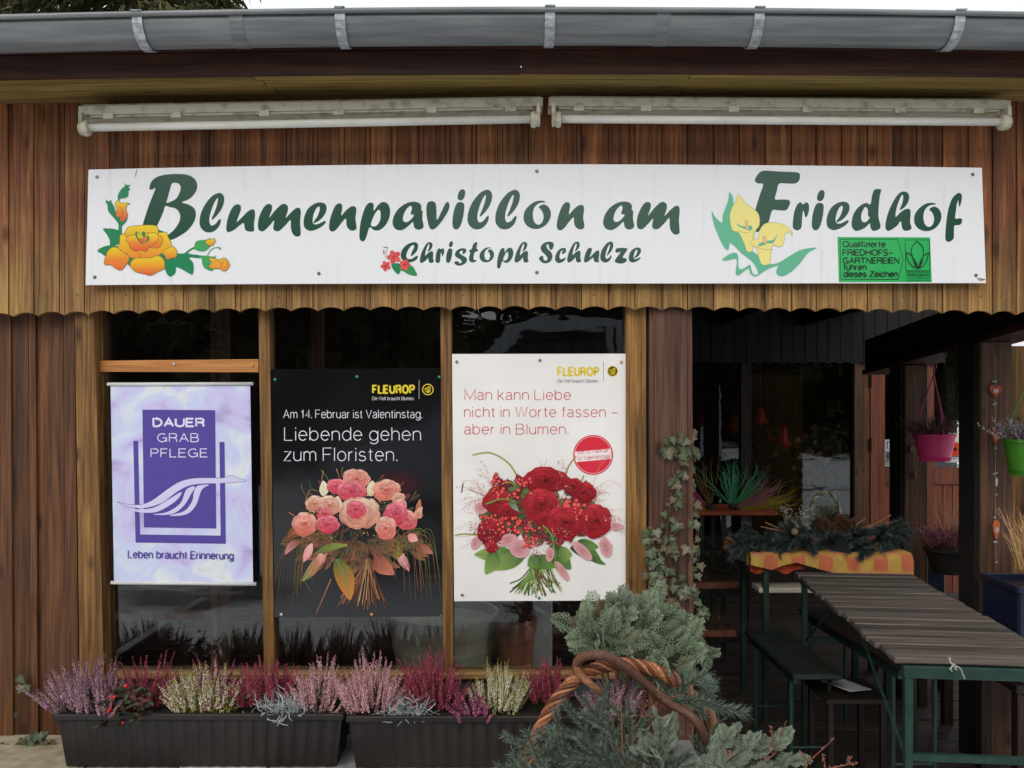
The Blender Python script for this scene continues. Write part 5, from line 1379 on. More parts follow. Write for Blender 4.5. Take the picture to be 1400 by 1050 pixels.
# ------------------------------------------------------------------ window boxes with winter plants
def window_box(label, px0, px1, pt, Yf=2.60):
    """tapered ribbed plastic trough standing on the ledge"""
    x0, x1 = at(px0, 0, Yf).x, at(px1, 0, Yf).x
    zt = at(0, pt, Yf).z; zb = LZ + .002
    d = .19; tp = .022
    t = thing('window_box', label, 'planter', ((x0 + x1) / 2, Yf + d / 2, zb), 'dark plastic window boxes on the ledge')
    b = MB()
    n = int((x1 - x0) / .021)
    prof = []
    for i in range(n * 2 + 1):
        f = i / (n * 2.0); prof.append((f, .0035 if (i // 1) % 4 in (1, 2) else 0))
    top, bot = [], []
    loop_t, loop_b = [], []
    for f, o in prof:
        loop_t.append((x0 + (x1 - x0) * f, Yf + o)); loop_b.append((x0 + tp + (x1 - x0 - 2 * tp) * f, Yf + .014 + o))
    bt_, bb = [(x1, Yf + d), (x0, Yf + d)], [(x1 - tp, Yf + d - .014), (x0 + tp, Yf + d - .014)]
    T = loop_t + bt_; B_ = loop_b + bb; m = len(T)
    b.add([(p[0], p[1], zt) for p in T] + [(p[0], p[1], zb) for p in B_], [(i, (i + 1) % m, m + (i + 1) % m, m + i) for i in range(m)] + [tuple(range(m, 2 * m))])
    b.build('trough', M_BOX, t)
    r = MB(); w = .012
    for (a, c, e, f) in ((x0 - .006, x1 + .006, Yf - .008, Yf + w), (x0 - .006, x1 + .006, Yf + d - w, Yf + d + .008)):
        r.box(a, c, e, f, zt - .016, zt + .003, bev=.003)
    for (a, c) in ((x0 - .006, x0 + w), (x1 - w, x1 + .006)):
        r.box(a, c, Yf + w + .0005, Yf + d - w - .0005, zt - .0155, zt + .0025, bev=.003)
    r.build('rim', M_BOX, t)
    s_ = MB(); nx = 40; ny = 6; vs = []
    for j in range(ny + 1):
        for i in range(nx + 1):
            vs.append((x0 + .008 + (x1 - x0 - .016) * i / nx, Yf + .012 + (d - .024) * j / ny, zt - .018 + U(-.005, .006)))
    s_.add(vs, [(j * (nx + 1) + i, j * (nx + 1) + i + 1, (j + 1) * (nx + 1) + i + 1, (j + 1) * (nx + 1) + i) for j in range(ny) for i in range(nx)])
    s_.build('soil', M_SOIL, t)
    return t
window_box('long dark brown ribbed window box on the left, below the banner and dark poster', 78, 468, 977, 2.60)
window_box('long dark brown ribbed window box on the right, below the white poster', 476, 842, 980, 2.59)

def spike(mb, p, d, L, r, cols, tipcol, rows=None, gap=.0042, dens=4):
    """one heather flower spike: thin stem carrying rings of tiny bells"""
    p = Vector(p); d = Vector(d).normalized()
    u = d.orthogonal().normalized(); w = d.cross(u)
    cv = Vector((U(-.4, .4), U(-.3, .2), U(.0, .4)))
    n = max(6, int(L / gap)); pts = []
    dd = d.copy(); q_ = p.copy()
    for i in range(n + 1):
        pts.append(q_.copy()); q_ = q_ + dd * (L / n); dd = (dd + cv * (.6 / n)).normalized()
    mb.tube(pts[::max(1, n // 5)] + [pts[-1]], .0008, 3, S(70, 56, 38), cap=False)
    for i in range(n):
        f = i / n
        if f < .12: continue
        rr = r * (1 - .55 * f) * U(.8, 1.2)
        for k in range(dens if f < .85 else 2):
            a = U(0, 2 * pi)
            o = (u * cos(a) + w * sin(a))
            c = rnd.choice(cols) if f < .9 else tipcol
            k_ = U(.75, 1.15); c = (c[0] * k_, c[1] * k_, c[2] * k_, 1)
            a0 = pts[i] + o * .0006
            a1 = a0 + o * rr + dd * rr * U(.2, .8)
            mb.spindle(a0, a1, rr * .42, c)

def heather(label, cx, top, bot, w, cols, tip, n=46, lean=0.0, Y=2.69, spread=.55, green=None, group='heathers in the window boxes', hr=.5):
    s_ = F / Y
    root = at(cx, bot, Y)
    H = (bot - top) / s_; W = w / s_
    t = thing('heather', label, 'plant', tuple(root), group)
    b = MB()
    n = int(n * 1.9)
    for k in range(n):
        f = U(-1, 1); fy = U(-1, 1)
        hh = H * (1 - .45 * f * f) * U(.62, 1.05)
        p = root + Vector((f * W * .28, fy * .045, -.01))
        tipx = root.x + f * W * .5 + lean * H * U(.5, 1) + U(-.22, .22) * H
        d = Vector((tipx - p.x, fy * .05 * U(.5, 1.5) - .012, hh))
        L = d.length
        st = p + d.normalized() * L * U(.05, .3)
        b.tube([p, st], .0008, 3, S(66, 52, 34), cap=False)
        spike(b, st, d, L - (st - p).length, .0068 * U(.85, 1.2), cols, tip)
    b.build('flower_spikes', M_LEAF, t)
    g_ = MB(); gc = green or [S(44, 56, 30), S(58, 70, 36), S(34, 44, 26)]
    for k in range(n * 20):
        f = U(-1, 1); fy = U(-1, 1)
        p = root + Vector((f * W * .34, fy * .06, U(-.01, H * .5 * (1 - abs(f) * .5))))
        e = p + Vector((U(-.5, .5) + f * .4, U(-.6, .3), U(.3, 1))).normalized() * U(.006, .016)
        g_.needle(p, e, .0012, rnd.choice(gc))
    g_.build('foliage', M_LEAF, t)
    return t
PALE = [S(190, 150, 162), S(170, 126, 142), S(206, 172, 178), S(150, 104, 122)]
ROSE = [S(218, 160, 170), S(226, 178, 184), S(206, 140, 154), S(232, 196, 190)]
CRIM = [S(176, 76, 98), S(156, 60, 82), S(188, 92, 110), S(134, 48, 68)]
MAGN = [S(160, 66, 116), S(178, 84, 132), S(140, 52, 98)]
WHIT = [S(226, 218, 190), S(214, 206, 168), S(232, 224, 204), S(176, 180, 96)]
YG = [S(176, 180, 60), S(150, 156, 50)]
TB = S(130, 70, 76); TY = S(176, 178, 70)
heather('deep rose heather behind the berried plant in the left box', 195, 888, 972, 110, CRIM, S(170, 60, 90), 34, Y=2.74)
heather('magenta heather with tall tips behind the cream one in the left box', 285, 893, 968, 92, MAGN, S(130, 40, 70), 26, Y=2.75)
heather('large pale mauve heather sprawling over the left end of the window boxes', 124, 896, 978, 118, PALE, S(150, 96, 120), 74, lean=-.12, Y=2.66)
heather('cream and yellow green heather mixed with pink in the left box', 282, 902, 976, 112, WHIT + MAGN[:1], TY, 52, Y=2.67, green=YG + [S(60, 70, 34)])
heather('crimson heather with upright spikes left of the middle window post', 366, 892, 968, 90, CRIM, S(180, 60, 84), 44, Y=2.71)
heather('pale rose heather left of the gap between the boxes', 440, 896, 972, 74, ROSE, S(214, 150, 160), 44, Y=2.70)
heather('pale rose heather right of the gap between the boxes', 505, 894, 976, 92, ROSE, S(222, 160, 170), 56, Y=2.67)
heather('crimson heather with tall spikes in the right box', 592, 884, 970, 92, CRIM, S(190, 70, 100), 50, Y=2.71)
heather('cream heather with yellow green tips in the right box', 682, 898, 978, 86, WHIT, TY, 46, Y=2.69, green=YG + [S(60, 70, 34)])
heather('small magenta heather in front of the cream one in the right box', 648, 930, 980, 64, MAGN + [S(200, 140, 150)], S(130, 60, 80), 30, lean=-.1, Y=2.65)
heather('crimson heather at the right end just left of the basket', 752, 886, 966, 62, CRIM, S(180, 50, 80), 30, Y=2.71)

def silver(label, cx, top, bot, w, Y=2.64):
    s_ = F / Y; root = at(cx, bot, Y); H = (bot - top) / s_; W = w / s_
    t = MB()
    for k in range(150):
        p = root + Vector((U(-.3, .3) * W, U(-.03, .03), 0)); q_ = p.copy()
        d = Vector((U(-1, 1), U(-.7, .5), U(.5, 1.4))).normalized(); pts = [q_.copy()]
        L = H * U(.6, 1.15)
        for j in range(9):
            d = (d + Vector((U(-.75, .75), U(-.75, .75), U(-.6, .5)))).normalized(); q_ = q_ + d * L / 8; q_.z = max(q_.z, root.z + U(0, .008)); pts.append(q_.copy())
        c = mixc(S(120, 128, 126), S(206, 212, 208), U(0, 1))
        t.tube(pts, [.0011] * 9 + [.0006], 3, c, cap=False)
    o = t.build('silver_cushion_bush', M_LEAF, None, tuple(root)); tag(o, label, 'plant', 'silver wiry plants in the window boxes'); return o
silver('wiry silver cushion plant in the left box, in front of the crimson heather', 388, 936, 978, 74)
silver('wiry silver cushion plant in the right box, beside the pale rose heather', 556, 938, 980, 60)

def leafmesh(w, l, col, col2, fold=.25, n=4):
    b = MB(); vs = []; cc = []
    for i in range(n + 1):
        t = i / n; ww = w * .5 * sin(pi * min(.97, t * .9 + .07)) ** .7
        z = -.18 * l * t * t
        vs += [(-ww, l * t, z + ww * fold), (0, l * t, z), (ww, l * t, z + ww * fold)]; cc += [col, col2, col]
    fs = []
    for i in range(n):
        a = i * 3; fs += [(a, a + 1, a + 4, a + 3), (a + 1, a + 2, a + 5, a + 4)]
    b.add(vs, fs, cols=cc); return b
def place_leaf(mb, src, p, d, up, s_=1.0):
    d = Vector(d).normalized(); up = Vector(up); x = d.cross(up).normalized(); z = x.cross(d)
    mb.add([Vector(p) + (x * v[0] + d * v[1] + z * v[2]) * s_ for v in src.v], src.f, cols=src.c)
# berried plant
root = at(172, 978, 2.63)
bp_ = thing('berried_plant', 'low dark leaved plant with red berries hanging over the left box rim', 'plant', tuple(root))
b = MB(); LM = [leafmesh(.016, .026, S(40, 52, 34), S(66, 74, 50)), leafmesh(.015, .024, S(70, 34, 36), S(96, 56, 50)), leafmesh(.014, .022, S(30, 40, 28), S(50, 60, 40))]
sb_ = MB()
for k in range(46):
    a = U(0, 2 * pi); tip = root + Vector((U(-.075, .075), U(-.06, .03), U(-.02, .085)))
    sb_.tube([root + Vector((U(-.02, .02), 0, 0)), (root + tip) / 2 + Vector((0, 0, .012)), tip], .001, 3, S(80, 40, 36), cap=False)
    for j in range(4):
        d = Vector((cos(a + j * 1.6), -.5 + .5 * sin(a + j * 1.6), U(-.3, .6)))
        place_leaf(b, rnd.choice(LM), tip + Vector((U(-.008, .008), U(-.008, .008), U(-.01, .008))), d, (0, -.5, 1))
b.build('foliage', M_IVY, bp_); sb_.build('stems', M_LEAF, bp_)
for px, py in ((151, 955), (151.5, 962), (151, 969), (156, 953), (167, 969.5), (155, 977), (172, 938), (157, 980), (168, 988), (149, 971)):
    b = MB(); p = at(px, py, 2.585); r_ = .0062 if py < 972 else .0045
    b.ball(p, r_, 10, 7, S(206, 24, 24)); b.ball(p + Vector((0, -r_ * .95, 0)), r_ * .18, 6, 4, S(60, 20, 16)); b.build('berry', M_PRINT, bp_, tuple(p), smooth=True)

# ------------------------------------------------------------------ ivy
IV = []
def ivy_mesh(k):
    q_ = random.Random(k); b = MB()
    out = [(0, -.02), (.20, -.16), (.46, -.10), (.38, .12), (.56, .32), (.36, .42), (.25, .52), (.14, .72), (0, .92), (-.14, .72), (-.25, .52), (-.36, .42), (-.56, .32), (-.38, .12), (-.46, -.10), (-.20, -.16)]
    out = [(x * q_.uniform(.85, 1.15), y * q_.uniform(.92, 1.08)) for x, y in out]
    base = [S(46, 60, 30), S(56, 70, 34), S(68, 66, 38), S(38, 52, 28), S(80, 58, 40)][k % 5]
    vein = mixc(base, S(140, 150, 110), .32)
    def z(x, y): return -.18 * (x * x + (y - .3) ** 2) + .10 * abs(x)
    ctr = [(0, 0.05), (0, .35), (0, .7)]
    vs = [(x, y, z(x, y)) for x, y in out] + [(x, y, z(x, y) + .0) for x, y in ctr]
    cc = [base] * len(out) + [vein] * 3
    n = len(out); fs = []
    for i in range(n):
        j = (i + 1) % n; ym = (out[i][1] + out[j][1]) / 2
        fs.append((i, j, n if ym < .2 else (n + 1 if ym < .55 else n + 2)))
    fs += [(1 + 2, n + 1, n), (13, n, n + 1), (6, n + 2, n + 1), (10, n + 1, n + 2)]
    b.add(vs, fs, cols=cc)
    return b.mesh('ivy_leaf_mesh_%d' % k, M_IVY)
IVM = [ivy_mesh(k) for k in range(5)]
def ivy(label, stems, n_leaf, size, root, Ysurf):
    t = thing('ivy', label, 'climbing plant', tuple(root))
    b = MB(); allp = []
    for st_ in stems:
        pts = smooth_open([(x, y) for x, y in st_], 6)
        w = [at(x, y, Ysurf(x)) + Vector((U(-.003, .003), -.004 + U(-.003, .001), 0)) for x, y in pts]
        b.tube(w, .0016, 5, S(92, 70, 50)); allp += [(p, i / len(pts)) for i, p in enumerate(pts)]
    b.build('stem', M_LEAF, t)
    for k in range(n_leaf):
        (x, y), f = rnd.choice(allp)
        x += U(-7, 7); y += U(-7, 7)
        s_ = size * U(.6, 1.15)
        p = at(x, y, Ysurf(x) - U(.006, .022))
        o = put('leaf', rnd.choice(IVM), t, p, (radians(90 + U(-35, 15)), U(-.5, .5), pi + U(-.5, .5) if False else 0), s_)
        o.rotation_euler = (Matrix.Rotation(U(-.45, .45), 3, 'Z') @ Matrix.Rotation(radians(U(60, 100)), 3, 'X') @ Matrix.Rotation(pi + U(-1.0, 1.0), 3, 'Z')).to_euler()
    return t
ysf = lambda x: 2.815 if x < 942 else 2.85
ivy('ivy with lobed green and bronze leaves climbing the red brown porch post',
    [[(905, 880), (900, 800), (910, 740), (915, 690), (925, 650), (935, 620), (926, 600)], [(925, 890), (930, 820), (915, 760), (930, 700), (918, 640), (915, 600)],
     [(945, 890), (948, 830), (940, 780), (952, 720), (945, 660), (948, 620), (946, 585)], [(915, 890), (890, 820), (885, 760), (888, 720)], [(935, 880), (948, 850), (960, 835), (965, 845)],
     [(900, 870), (915, 830), (940, 800), (955, 760), (950, 700)], [(930, 870), (905, 830), (900, 780), (905, 720), (925, 680)]], 225, .032, at(920, 900, 2.82), ysf)
ivy('small dark ivy creeping at the foot of the left wall', [[(20, 1035), (30, 1020), (45, 1012), (70, 1015)], [(60, 1030), (50, 1010), (58, 1005)], [(10, 1030), (0, 1015)]], 46, .03, at(40, 1035, 2.8), lambda x: 2.80)
ivy('tiny ivy sprig on the wall boards left of the heather', [[(28, 975), (30, 950), (32, 935), (30, 925)]], 6, .034, at(30, 975, 2.85), lambda x: 2.85)

# ------------------------------------------------------------------ big handled basket filled with conifer greenery
BX, BY = at(850, 0, 2.16).x, 2.16
bas = thing('wicker_basket', 'large wicker basket with tall twisted handle, standing at the front edge between boxes and porch', 'basket', (BX, BY, 0))
b = MB(); wk = MB(); H0 = .40
for k in range(18):                                   # uprights
    a = 2 * pi * k / 18
    b.tube([(BX + .17 * cos(a), BY + .17 * sin(a), .0), (BX + .205 * cos(a), BY + .205 * sin(a), .2), (BX + .235 * cos(a), BY + .235 * sin(a), H0)], .006, 6, S(120, 76, 44))
b.build('stakes', M_WICK, bas)
for r_ in range(26):                                  # woven rows, in and out of the stakes
    z = .008 + r_ * .0150; R0 = .17 + .065 * (z / H0)
    pts = []
    for i in range(109):
        a = 2 * pi * i / 108
        rr = R0 + .008 * (1 if (int(i / 6) + r_) % 2 else -1) * sin(pi * (i % 6) / 6)
        pts.append((BX + rr * cos(a), BY + rr * sin(a), z))
    wk.tube(pts, .0065, 5, mixc(S(96, 58, 34), S(160, 110, 70), U(0, 1)))
tag(wk.build('weave', M_WICK, bas, smooth=True), kind=None)
rm = MB()
for ph in range(3):
    pts = [(BX + (.238 + .008 * cos(i * .5 + ph * 2.1)) * cos(2 * pi * i / 90), BY + (.238 + .008 * cos(i * .5 + ph * 2.1)) * sin(2 * pi * i / 90), H0 + .004 + .009 * sin(i * .5 + ph * 2.1)) for i in range(91)]
    rm.tube(pts, .0075, 6, S(130, 84, 50))
rm.build('rim', M_WICK, bas, smooth=True)
def twisted(path, n_str, r_b, r_s, turns, parent, cols):
    P_ = [Vector(p) for p in path]; m = len(P_)
    for k in range(n_str):
        pts = []
        prev = None
        for i in range(m):
            t = (P_[min(i + 1, m - 1)] - P_[max(i - 1, 0)]).normalized()
            if prev is None: u = t.orthogonal().normalized()
            else: u = (prev - t * prev.dot(t)).normalized()
            prev = u; w = t.cross(u); a = 2 * pi * (k / n_str + turns * i / m)
            pts.append(P_[i] + (u * cos(a) + w * sin(a)) * r_b)
        b = MB(); b.tube(pts, [r_s * U(.8, 1.1)] * m, 6, cols[k % len(cols)]); b.build('handle_strand', M_WKC, parent, tuple(P_[m // 2]), smooth=True)
M_WKC = vcol('willow strands', .55, .35, .45, 130)
hp_ = [(724, 1120), (722, 1045), (739, 996), (768, 948), (808, 917), (848, 908), (888, 914), (925, 931), (950, 957), (972, 985), (988, 1022), (994, 1060), (990, 1120)]
hpath = smooth_open([(x, y) for x, y in hp_], 9)
hp3 = [at(x, y, 2.19) for x, y in hpath]
twisted(hp3, 7, .0125, .0058, 9, bas, [S(150, 92, 58), S(112, 62, 38), S(176, 120, 80), S(96, 50, 32)])
br = [(822, 948), (808, 936), (796, 925), (789, 912), (795, 899), (821, 895), (848, 907), (881, 933), (915, 961), (945, 979), (962, 1004), (970, 1040), (972, 1110)]
pts = [at(x, y, 2.155 - .03 * sin(i * .25)) for i, (x, y) in enumerate(smooth_open(br, 6))]
b = MB(); b.tube(pts, [.008 + .0045 * min(1, i / 20) for i in range(len(pts))], 9, cols=[mixc(S(150, 98, 62), S(98, 66, 50), min(1, i / 30)) for i in range(len(pts))])
b.build('handle_branch', M_WKC, bas, smooth=True)
b = MB(); b.lathe([(0, .33), (.12, .345), (.215, .34)], 24, (BX, BY, 0)); b.build('soil', M_SOIL, bas)

def cypress_spray(mb, p, d, L, up, g0, g1):
    """flat feathery scale-leaf spray"""
    p = Vector(p); d = Vector(d).normalized(); up = Vector(up)
    side = d.cross(up)
    if side.length < .05: side = d.orthogonal()
    side.normalize(); nrm = side.cross(d)
    droop = -.35
    n = 9; ax = []; q_ = p.copy(); dd = d.copy()
    for i in range(n + 1):
        ax.append(q_.copy()); q_ = q_ + dd * L / n; dd = (dd + nrm * droop / n * U(.2, 1.6)).normalized()
    for i in range(n):
        mb.spindle(ax[i], ax[i + 1] + (ax[i + 1] - ax[i]) * .3, L * .026, mixc(g0, g1, i / n * .6), mixc(g0, g1, .5))
        if i == 0: continue
        for sg in (-1, 1):
            l2 = L * .40 * (1 - (i / n)) ** .7 * U(.8, 1.15) + L * .07
            sd_ = (dd * .75 + side * sg + nrm * U(-.1, .35)).normalized()
            m = 3 if l2 > L * .2 else 2; q2_ = ax[i]; s2 = sd_
            for j in range(m):
                e = q2_ + s2 * l2 / m
                mb.spindle(q2_, e + s2 * .001, L * .034, mixc(g0, g1, .25 + .6 * (j + 1) / m), g1)
                for s3 in (-1, 1):
                    mb.spindle(e, e + (s2 * .8 + dd * .6 * s3 + nrm * U(0, .3)).normalized() * l2 * .34, L * .030, mixc(g0, g1, .7), g1)
                q2_ = e; s2 = (s2 + dd * .25).normalized()

cyp = thing('silver_cypress', 'feathery silver green cypress rising from the handled basket', 'shrub', (BX, BY + .04, .34))
b = MB(); tk = MB()
lobes = [((865, 872), .12, .08, 2.27), ((912, 905), .08, .09, 2.24), ((828, 872), .075, .055, 2.25), ((846, 838), .035, .04, 2.28), ((935, 895), .05, .07, 2.27), ((810, 858), .05, .035, 2.26), ((890, 845), .04, .03, 2.27)]
lobes = [(c, rx, rz, yy_ + .05) for c, rx, rz, yy_ in lobes]
base = Vector((BX + .02, BY + .05, .36))
for (c, rx, rz, yy_) in lobes:
    cc_ = at(c[0], c[1], yy_)
    tk.tube([base, (base + cc_) / 2 + Vector((U(-.02, .02), .01, .02)), cc_], [.009, .006, .003], 6, S(110, 70, 48))
    for k in range(int(3400 * (rx * rz) ** .93) + 10):
        a = Vector((rnd.gauss(0, 1), rnd.gauss(0, 1), rnd.gauss(0, 1))).normalized()
        f = U(.45, .95)
        p = cc_ + Vector((a.x * rx * f, a.y * min(rx, .075) * f, a.z * rz * f))
        d = Vector((a.x * .9, a.y * .8 - .15, a.z * .9 + .55)) + Vector((U(-.4, .4), U(-.4, .4), U(-.3, .3)))
        k_ = U(.6, 1.3); dead = rnd.random() < .06
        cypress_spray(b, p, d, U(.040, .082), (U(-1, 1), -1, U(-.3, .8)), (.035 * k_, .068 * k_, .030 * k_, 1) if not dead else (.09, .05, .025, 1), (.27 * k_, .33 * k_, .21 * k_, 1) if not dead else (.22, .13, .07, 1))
        if k % 6 == 0: tk.tube([cc_ + Vector((0, 0, -.02)), p], [.002, .001], 3, S(120, 76, 50), cap=False)
b.build('foliage', M_LEAF, cyp); tk.build('twigs', M_LEAF, cyp)

def cyp_piece(label, anchor, dirs, n, size, group=None):
    t = MB(); a = Vector(anchor); tk_ = []
    for (e, l) in dirs:
        e = Vector(e); mid = (a + e) / 2 + Vector((0, 0, .01))
        t.tube([a, mid, e], [.003, .002, .001], 4, S(96, 62, 44))
        for k in range(n):
            f = k / n; p = a.lerp(e, f) + Vector((U(-.006, .006), U(-.006, .006), U(-.004, .006)))
            d = (e - a).normalized() + Vector((U(-.9, .9), U(-.6, .4), U(-.2, .9)))
            k_ = U(.8, 1.15)
            cypress_spray(t, p, d, size * U(.8, 1.1) * (1.1 - .4 * f), (0, -.6, 1), (.075 * k_, .105 * k_, .062 * k_, 1), (.26 * k_, .31 * k_, .23 * k_, 1))
    o = t.build('cypress_branch', M_LEAF, None, tuple(a)); tag(o, label, 'greenery', group); return o
cyp_piece('pale green cypress branch leaning out of the basket at its lower right', at(960, 1075, 2.08), [(at(1035, 1012, 2.05), 1), (at(1092, 1040, 2.04), 1), (at(1075, 1010, 2.07), 1), (at(1000, 1000, 2.08), 1), (at(1060, 1060, 2.0), 1)], 16, .062)
cyp_piece('small cypress tuft inside the arch of the basket handle', at(905, 1040, 2.12), [(at(880, 1010, 2.10), 1), (at(918, 985, 2.09), 1), (at(900, 975, 2.09), 1), (at(870, 1025, 2.08), 1)], 8, .05)
cyp_piece('upright cypress tip forming the peak of the basket greenery', at(852, 850, 2.30), [(at(846, 806, 2.30), 1), (at(862, 812, 2.31), 1), (at(832, 818, 2.29), 1)], 8, .038)

def fir_branch(mb, pts, nl, nr, c0, c1, dens=900, barkc=S(84, 66, 46), flat=.5):
    """fir twig with long needles all round"""
    P_ = [Vector(p) for p in pts]
    mb.tube(P_, [.0028] * (len(P_) - 1) + [.0012], 5, barkc or S(112, 82, 58))
    for i in range(len(P_) - 1):
        a, c = P_[i], P_[i + 1]; d = (c - a); L = d.length; d.normalize(); u = d.orthogonal().normalized(); w = d.cross(u)
        for k in range(int(L * dens)):
            an = U(0, 2 * pi); o = u * cos(an) + w * sin(an)
            p = a + d * U(0, L); k_ = U(.7, 1.2)
            e = p + (o * U(.7, 1) + d * U(.5, 1.1) + Vector((0, -.15, .15))).normalized() * nl * U(.7, 1.1)
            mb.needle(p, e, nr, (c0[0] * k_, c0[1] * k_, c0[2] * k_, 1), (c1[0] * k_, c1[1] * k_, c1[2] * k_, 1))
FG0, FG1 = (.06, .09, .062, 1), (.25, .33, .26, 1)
def fir(label, base_, tips, nl=.026, group='fir branches in the basket', dens=1500, nr=.0010, c0=FG0, c1=FG1):
    t = MB()
    a = Vector(base_)
    for e, sub in tips:
        e = Vector(e); mid = a.lerp(e, .5) + Vector((U(-.01, .01), U(-.01, .01), .012))
        fir_branch(t, [a, mid, e], nl, nr, c0, c1, dens)
        for k in range(sub):
            f = U(.25, .8); s0 = a.lerp(e, f); d = (e - a).normalized()
            sd_ = d.cross(Vector((0, -1, 0))).normalized() * (1 if k % 2 else -1)
            fir_branch(t, [s0, s0 + (d * .8 + sd_ * .8).normalized() * (e - a).length * .38], nl * .9, nr, c0, c1, dens)
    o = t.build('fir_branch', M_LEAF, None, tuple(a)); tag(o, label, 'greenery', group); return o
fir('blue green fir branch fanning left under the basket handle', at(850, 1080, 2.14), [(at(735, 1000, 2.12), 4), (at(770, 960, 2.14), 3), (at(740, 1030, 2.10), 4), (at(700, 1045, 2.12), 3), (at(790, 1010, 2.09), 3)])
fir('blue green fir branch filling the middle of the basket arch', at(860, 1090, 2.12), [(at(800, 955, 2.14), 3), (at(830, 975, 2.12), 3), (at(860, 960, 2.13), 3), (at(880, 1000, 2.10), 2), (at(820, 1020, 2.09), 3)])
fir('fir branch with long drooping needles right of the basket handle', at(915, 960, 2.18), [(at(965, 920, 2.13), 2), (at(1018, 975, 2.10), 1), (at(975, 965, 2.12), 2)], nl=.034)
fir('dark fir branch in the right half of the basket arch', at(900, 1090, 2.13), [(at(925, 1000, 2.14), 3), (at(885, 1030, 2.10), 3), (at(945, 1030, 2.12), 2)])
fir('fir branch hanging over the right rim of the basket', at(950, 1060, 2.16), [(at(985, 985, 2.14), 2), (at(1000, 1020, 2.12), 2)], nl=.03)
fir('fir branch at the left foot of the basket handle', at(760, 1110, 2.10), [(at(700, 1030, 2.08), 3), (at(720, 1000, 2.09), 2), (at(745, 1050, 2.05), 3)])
# mauve heather inside the arch
heather('thin mauve heather growing inside the arch of the basket handle', 842, 918, 985, 105, PALE, S(190, 140, 150), 26, Y=2.24, group='heathers in the basket')
# dry larch and bud twigs
def twig(mb, pts, r0, c, buds=0, side=0):
    P_ = [Vector(p) for p in pts]; mb.tube(P_, [r0 * (1 - .6 * i / (len(P_) - 1)) for i in range(len(P_))], 5, c)
    for k in range(buds):
        i = rnd.randrange(len(P_) - 1); p = P_[i].lerp(P_[i + 1], U(0, 1)); o = Vector((U(-1, 1), U(-1, 1), U(-.3, 1))).normalized()
        mb.spindle(p, p + o * .007, .0022, c, mixc(c, (1, 1, 1, 1), .2))
t = MB(); RB = S(128, 74, 52)
for pts in ([(1010, 1070), (1040, 1045), (1060, 1030), (1075, 985)], [(1050, 1030), (1056, 1010), (1053, 992)], [(1090, 1075), (1105, 1042), (1140, 1010)], [(1105, 1042), (1095, 1028)], [(1130, 1075), (1128, 1045), (1125, 1030)], [(1128, 1052), (1160, 1045), (1172, 1044)], [(1158, 1046), (1162, 1036)], [(1150, 1080), (1180, 1058)]):
    twig(t, [at(x, y, 2.02) for x, y in pts], .0022, RB, 14)
o = t.build('bud_twigs', M_LEAF, None, tuple(at(1060, 1070, 2.02))); tag(o, 'bare reddish bud twigs sticking out right of the basket over the dark porch floor', 'twigs')
t = MB()
twig(t, [at(x, y, 2.11) for x, y in ((851, 1100), (852, 1050), (850, 990), (848, 945))], .003, S(130, 96, 70), 4)
for pts in ([(850, 980), (875, 978), (905, 982)], [(852, 1020), (872, 990), (884, 960)], [(912, 1000), (913, 1060)], [(900, 945), (915, 955), (930, 950)]):
    twig(t, [at(x, y, 2.12) for x, y in pts], .0016, S(126, 78, 56), 6)
for k in range(60):
    p = at(895 + U(-22, 22), 966 + U(-14, 14), 2.17 + U(-.02, .02)); q_ = p + Vector((U(-1, 1), U(-1, 1), U(-.6, 1))).normalized() * U(.015, .04)
    twig(t, [p, q_], .0009, S(130, 78, 52))
o = t.build('dry_twigs', M_LEAF, None, tuple(at(851, 1100, 2.11))); tag(o, 'dry brown twigs standing inside the arch of the basket handle', 'twigs')

# ------------------------------------------------------------------ slatted table in the porch
TA = radians(5.5)
tb = thing('slatted_table', 'long table with weathered grey slats on green steel legs, reaching out of the porch', 'table', (1.33, 2.41, 0))
L_, W_, Ht = 1.22, .485, .75
n = 16
for k in range(n):
    b = MB(); w = L_ / n; o = U(-.006, .006)
    b.box(-W_ / 2 + o, W_ / 2 + o, -w / 2 + .006, w / 2 - .006, -.018, 0, bev=.003)
    y = w * (k + .5)
    me = b.mesh('slat_mesh', W_SLAT, recalc=True)
    ob = bpy.data.objects.new('slat', me); COL.objects.link(ob); ob.parent = tb; ob.location = (0, y, Ht + U(-.0015, .0015)); ob.rotation_euler = (U(-.02, .02), U(-.006, .006), U(-.006, .006))
def lp(name, mb, mat, parent):   # part in its thing's own frame
    o = bpy.data.objects.new(name, mb.mesh(name, mat, recalc=True)); COL.objects.link(o); o.parent = parent; BASE[o.name] = Vector((0, 0, 0)); return o
b = MB()
b.box(-W_ / 2 + .026, W_ / 2 + .03, -.004, .022, Ht - .055, Ht - .0205, bev=.002); b.box(-W_ / 2 + .026, W_ / 2 + .03, L_ - .03, L_ - .004, Ht - .055, Ht - .0205, bev=.002)
b.box(-W_ / 2 + .06, -W_ / 2 + .085, .0225, L_ - .0305, Ht - .053, Ht - .021); b.box(W_ / 2 - .03, W_ / 2 - .004, .0225, L_ - .0305, Ht - .053, Ht - .021)
fr = lp('frame', b, M_GREEN, tb)
b = MB(); b.box(.16, .18, -.010, -.0045, Ht - .082, Ht - .056); b.lathe([(0, -.004), (.003, -.003), (.004, 0)], 8, (.17, -.0105, Ht - .07), axis='y'); lp('bracket', b, M_GREEN, fr)
for x in (-W_ / 2 + .03, W_ / 2 - .004):
    for y in (-.001, L_ - .027):
        b = MB(); b.box(x, x + .022, y, y + .022, 0, Ht - .0555, bev=.002); lp('leg', b, M_GREEN, tb)
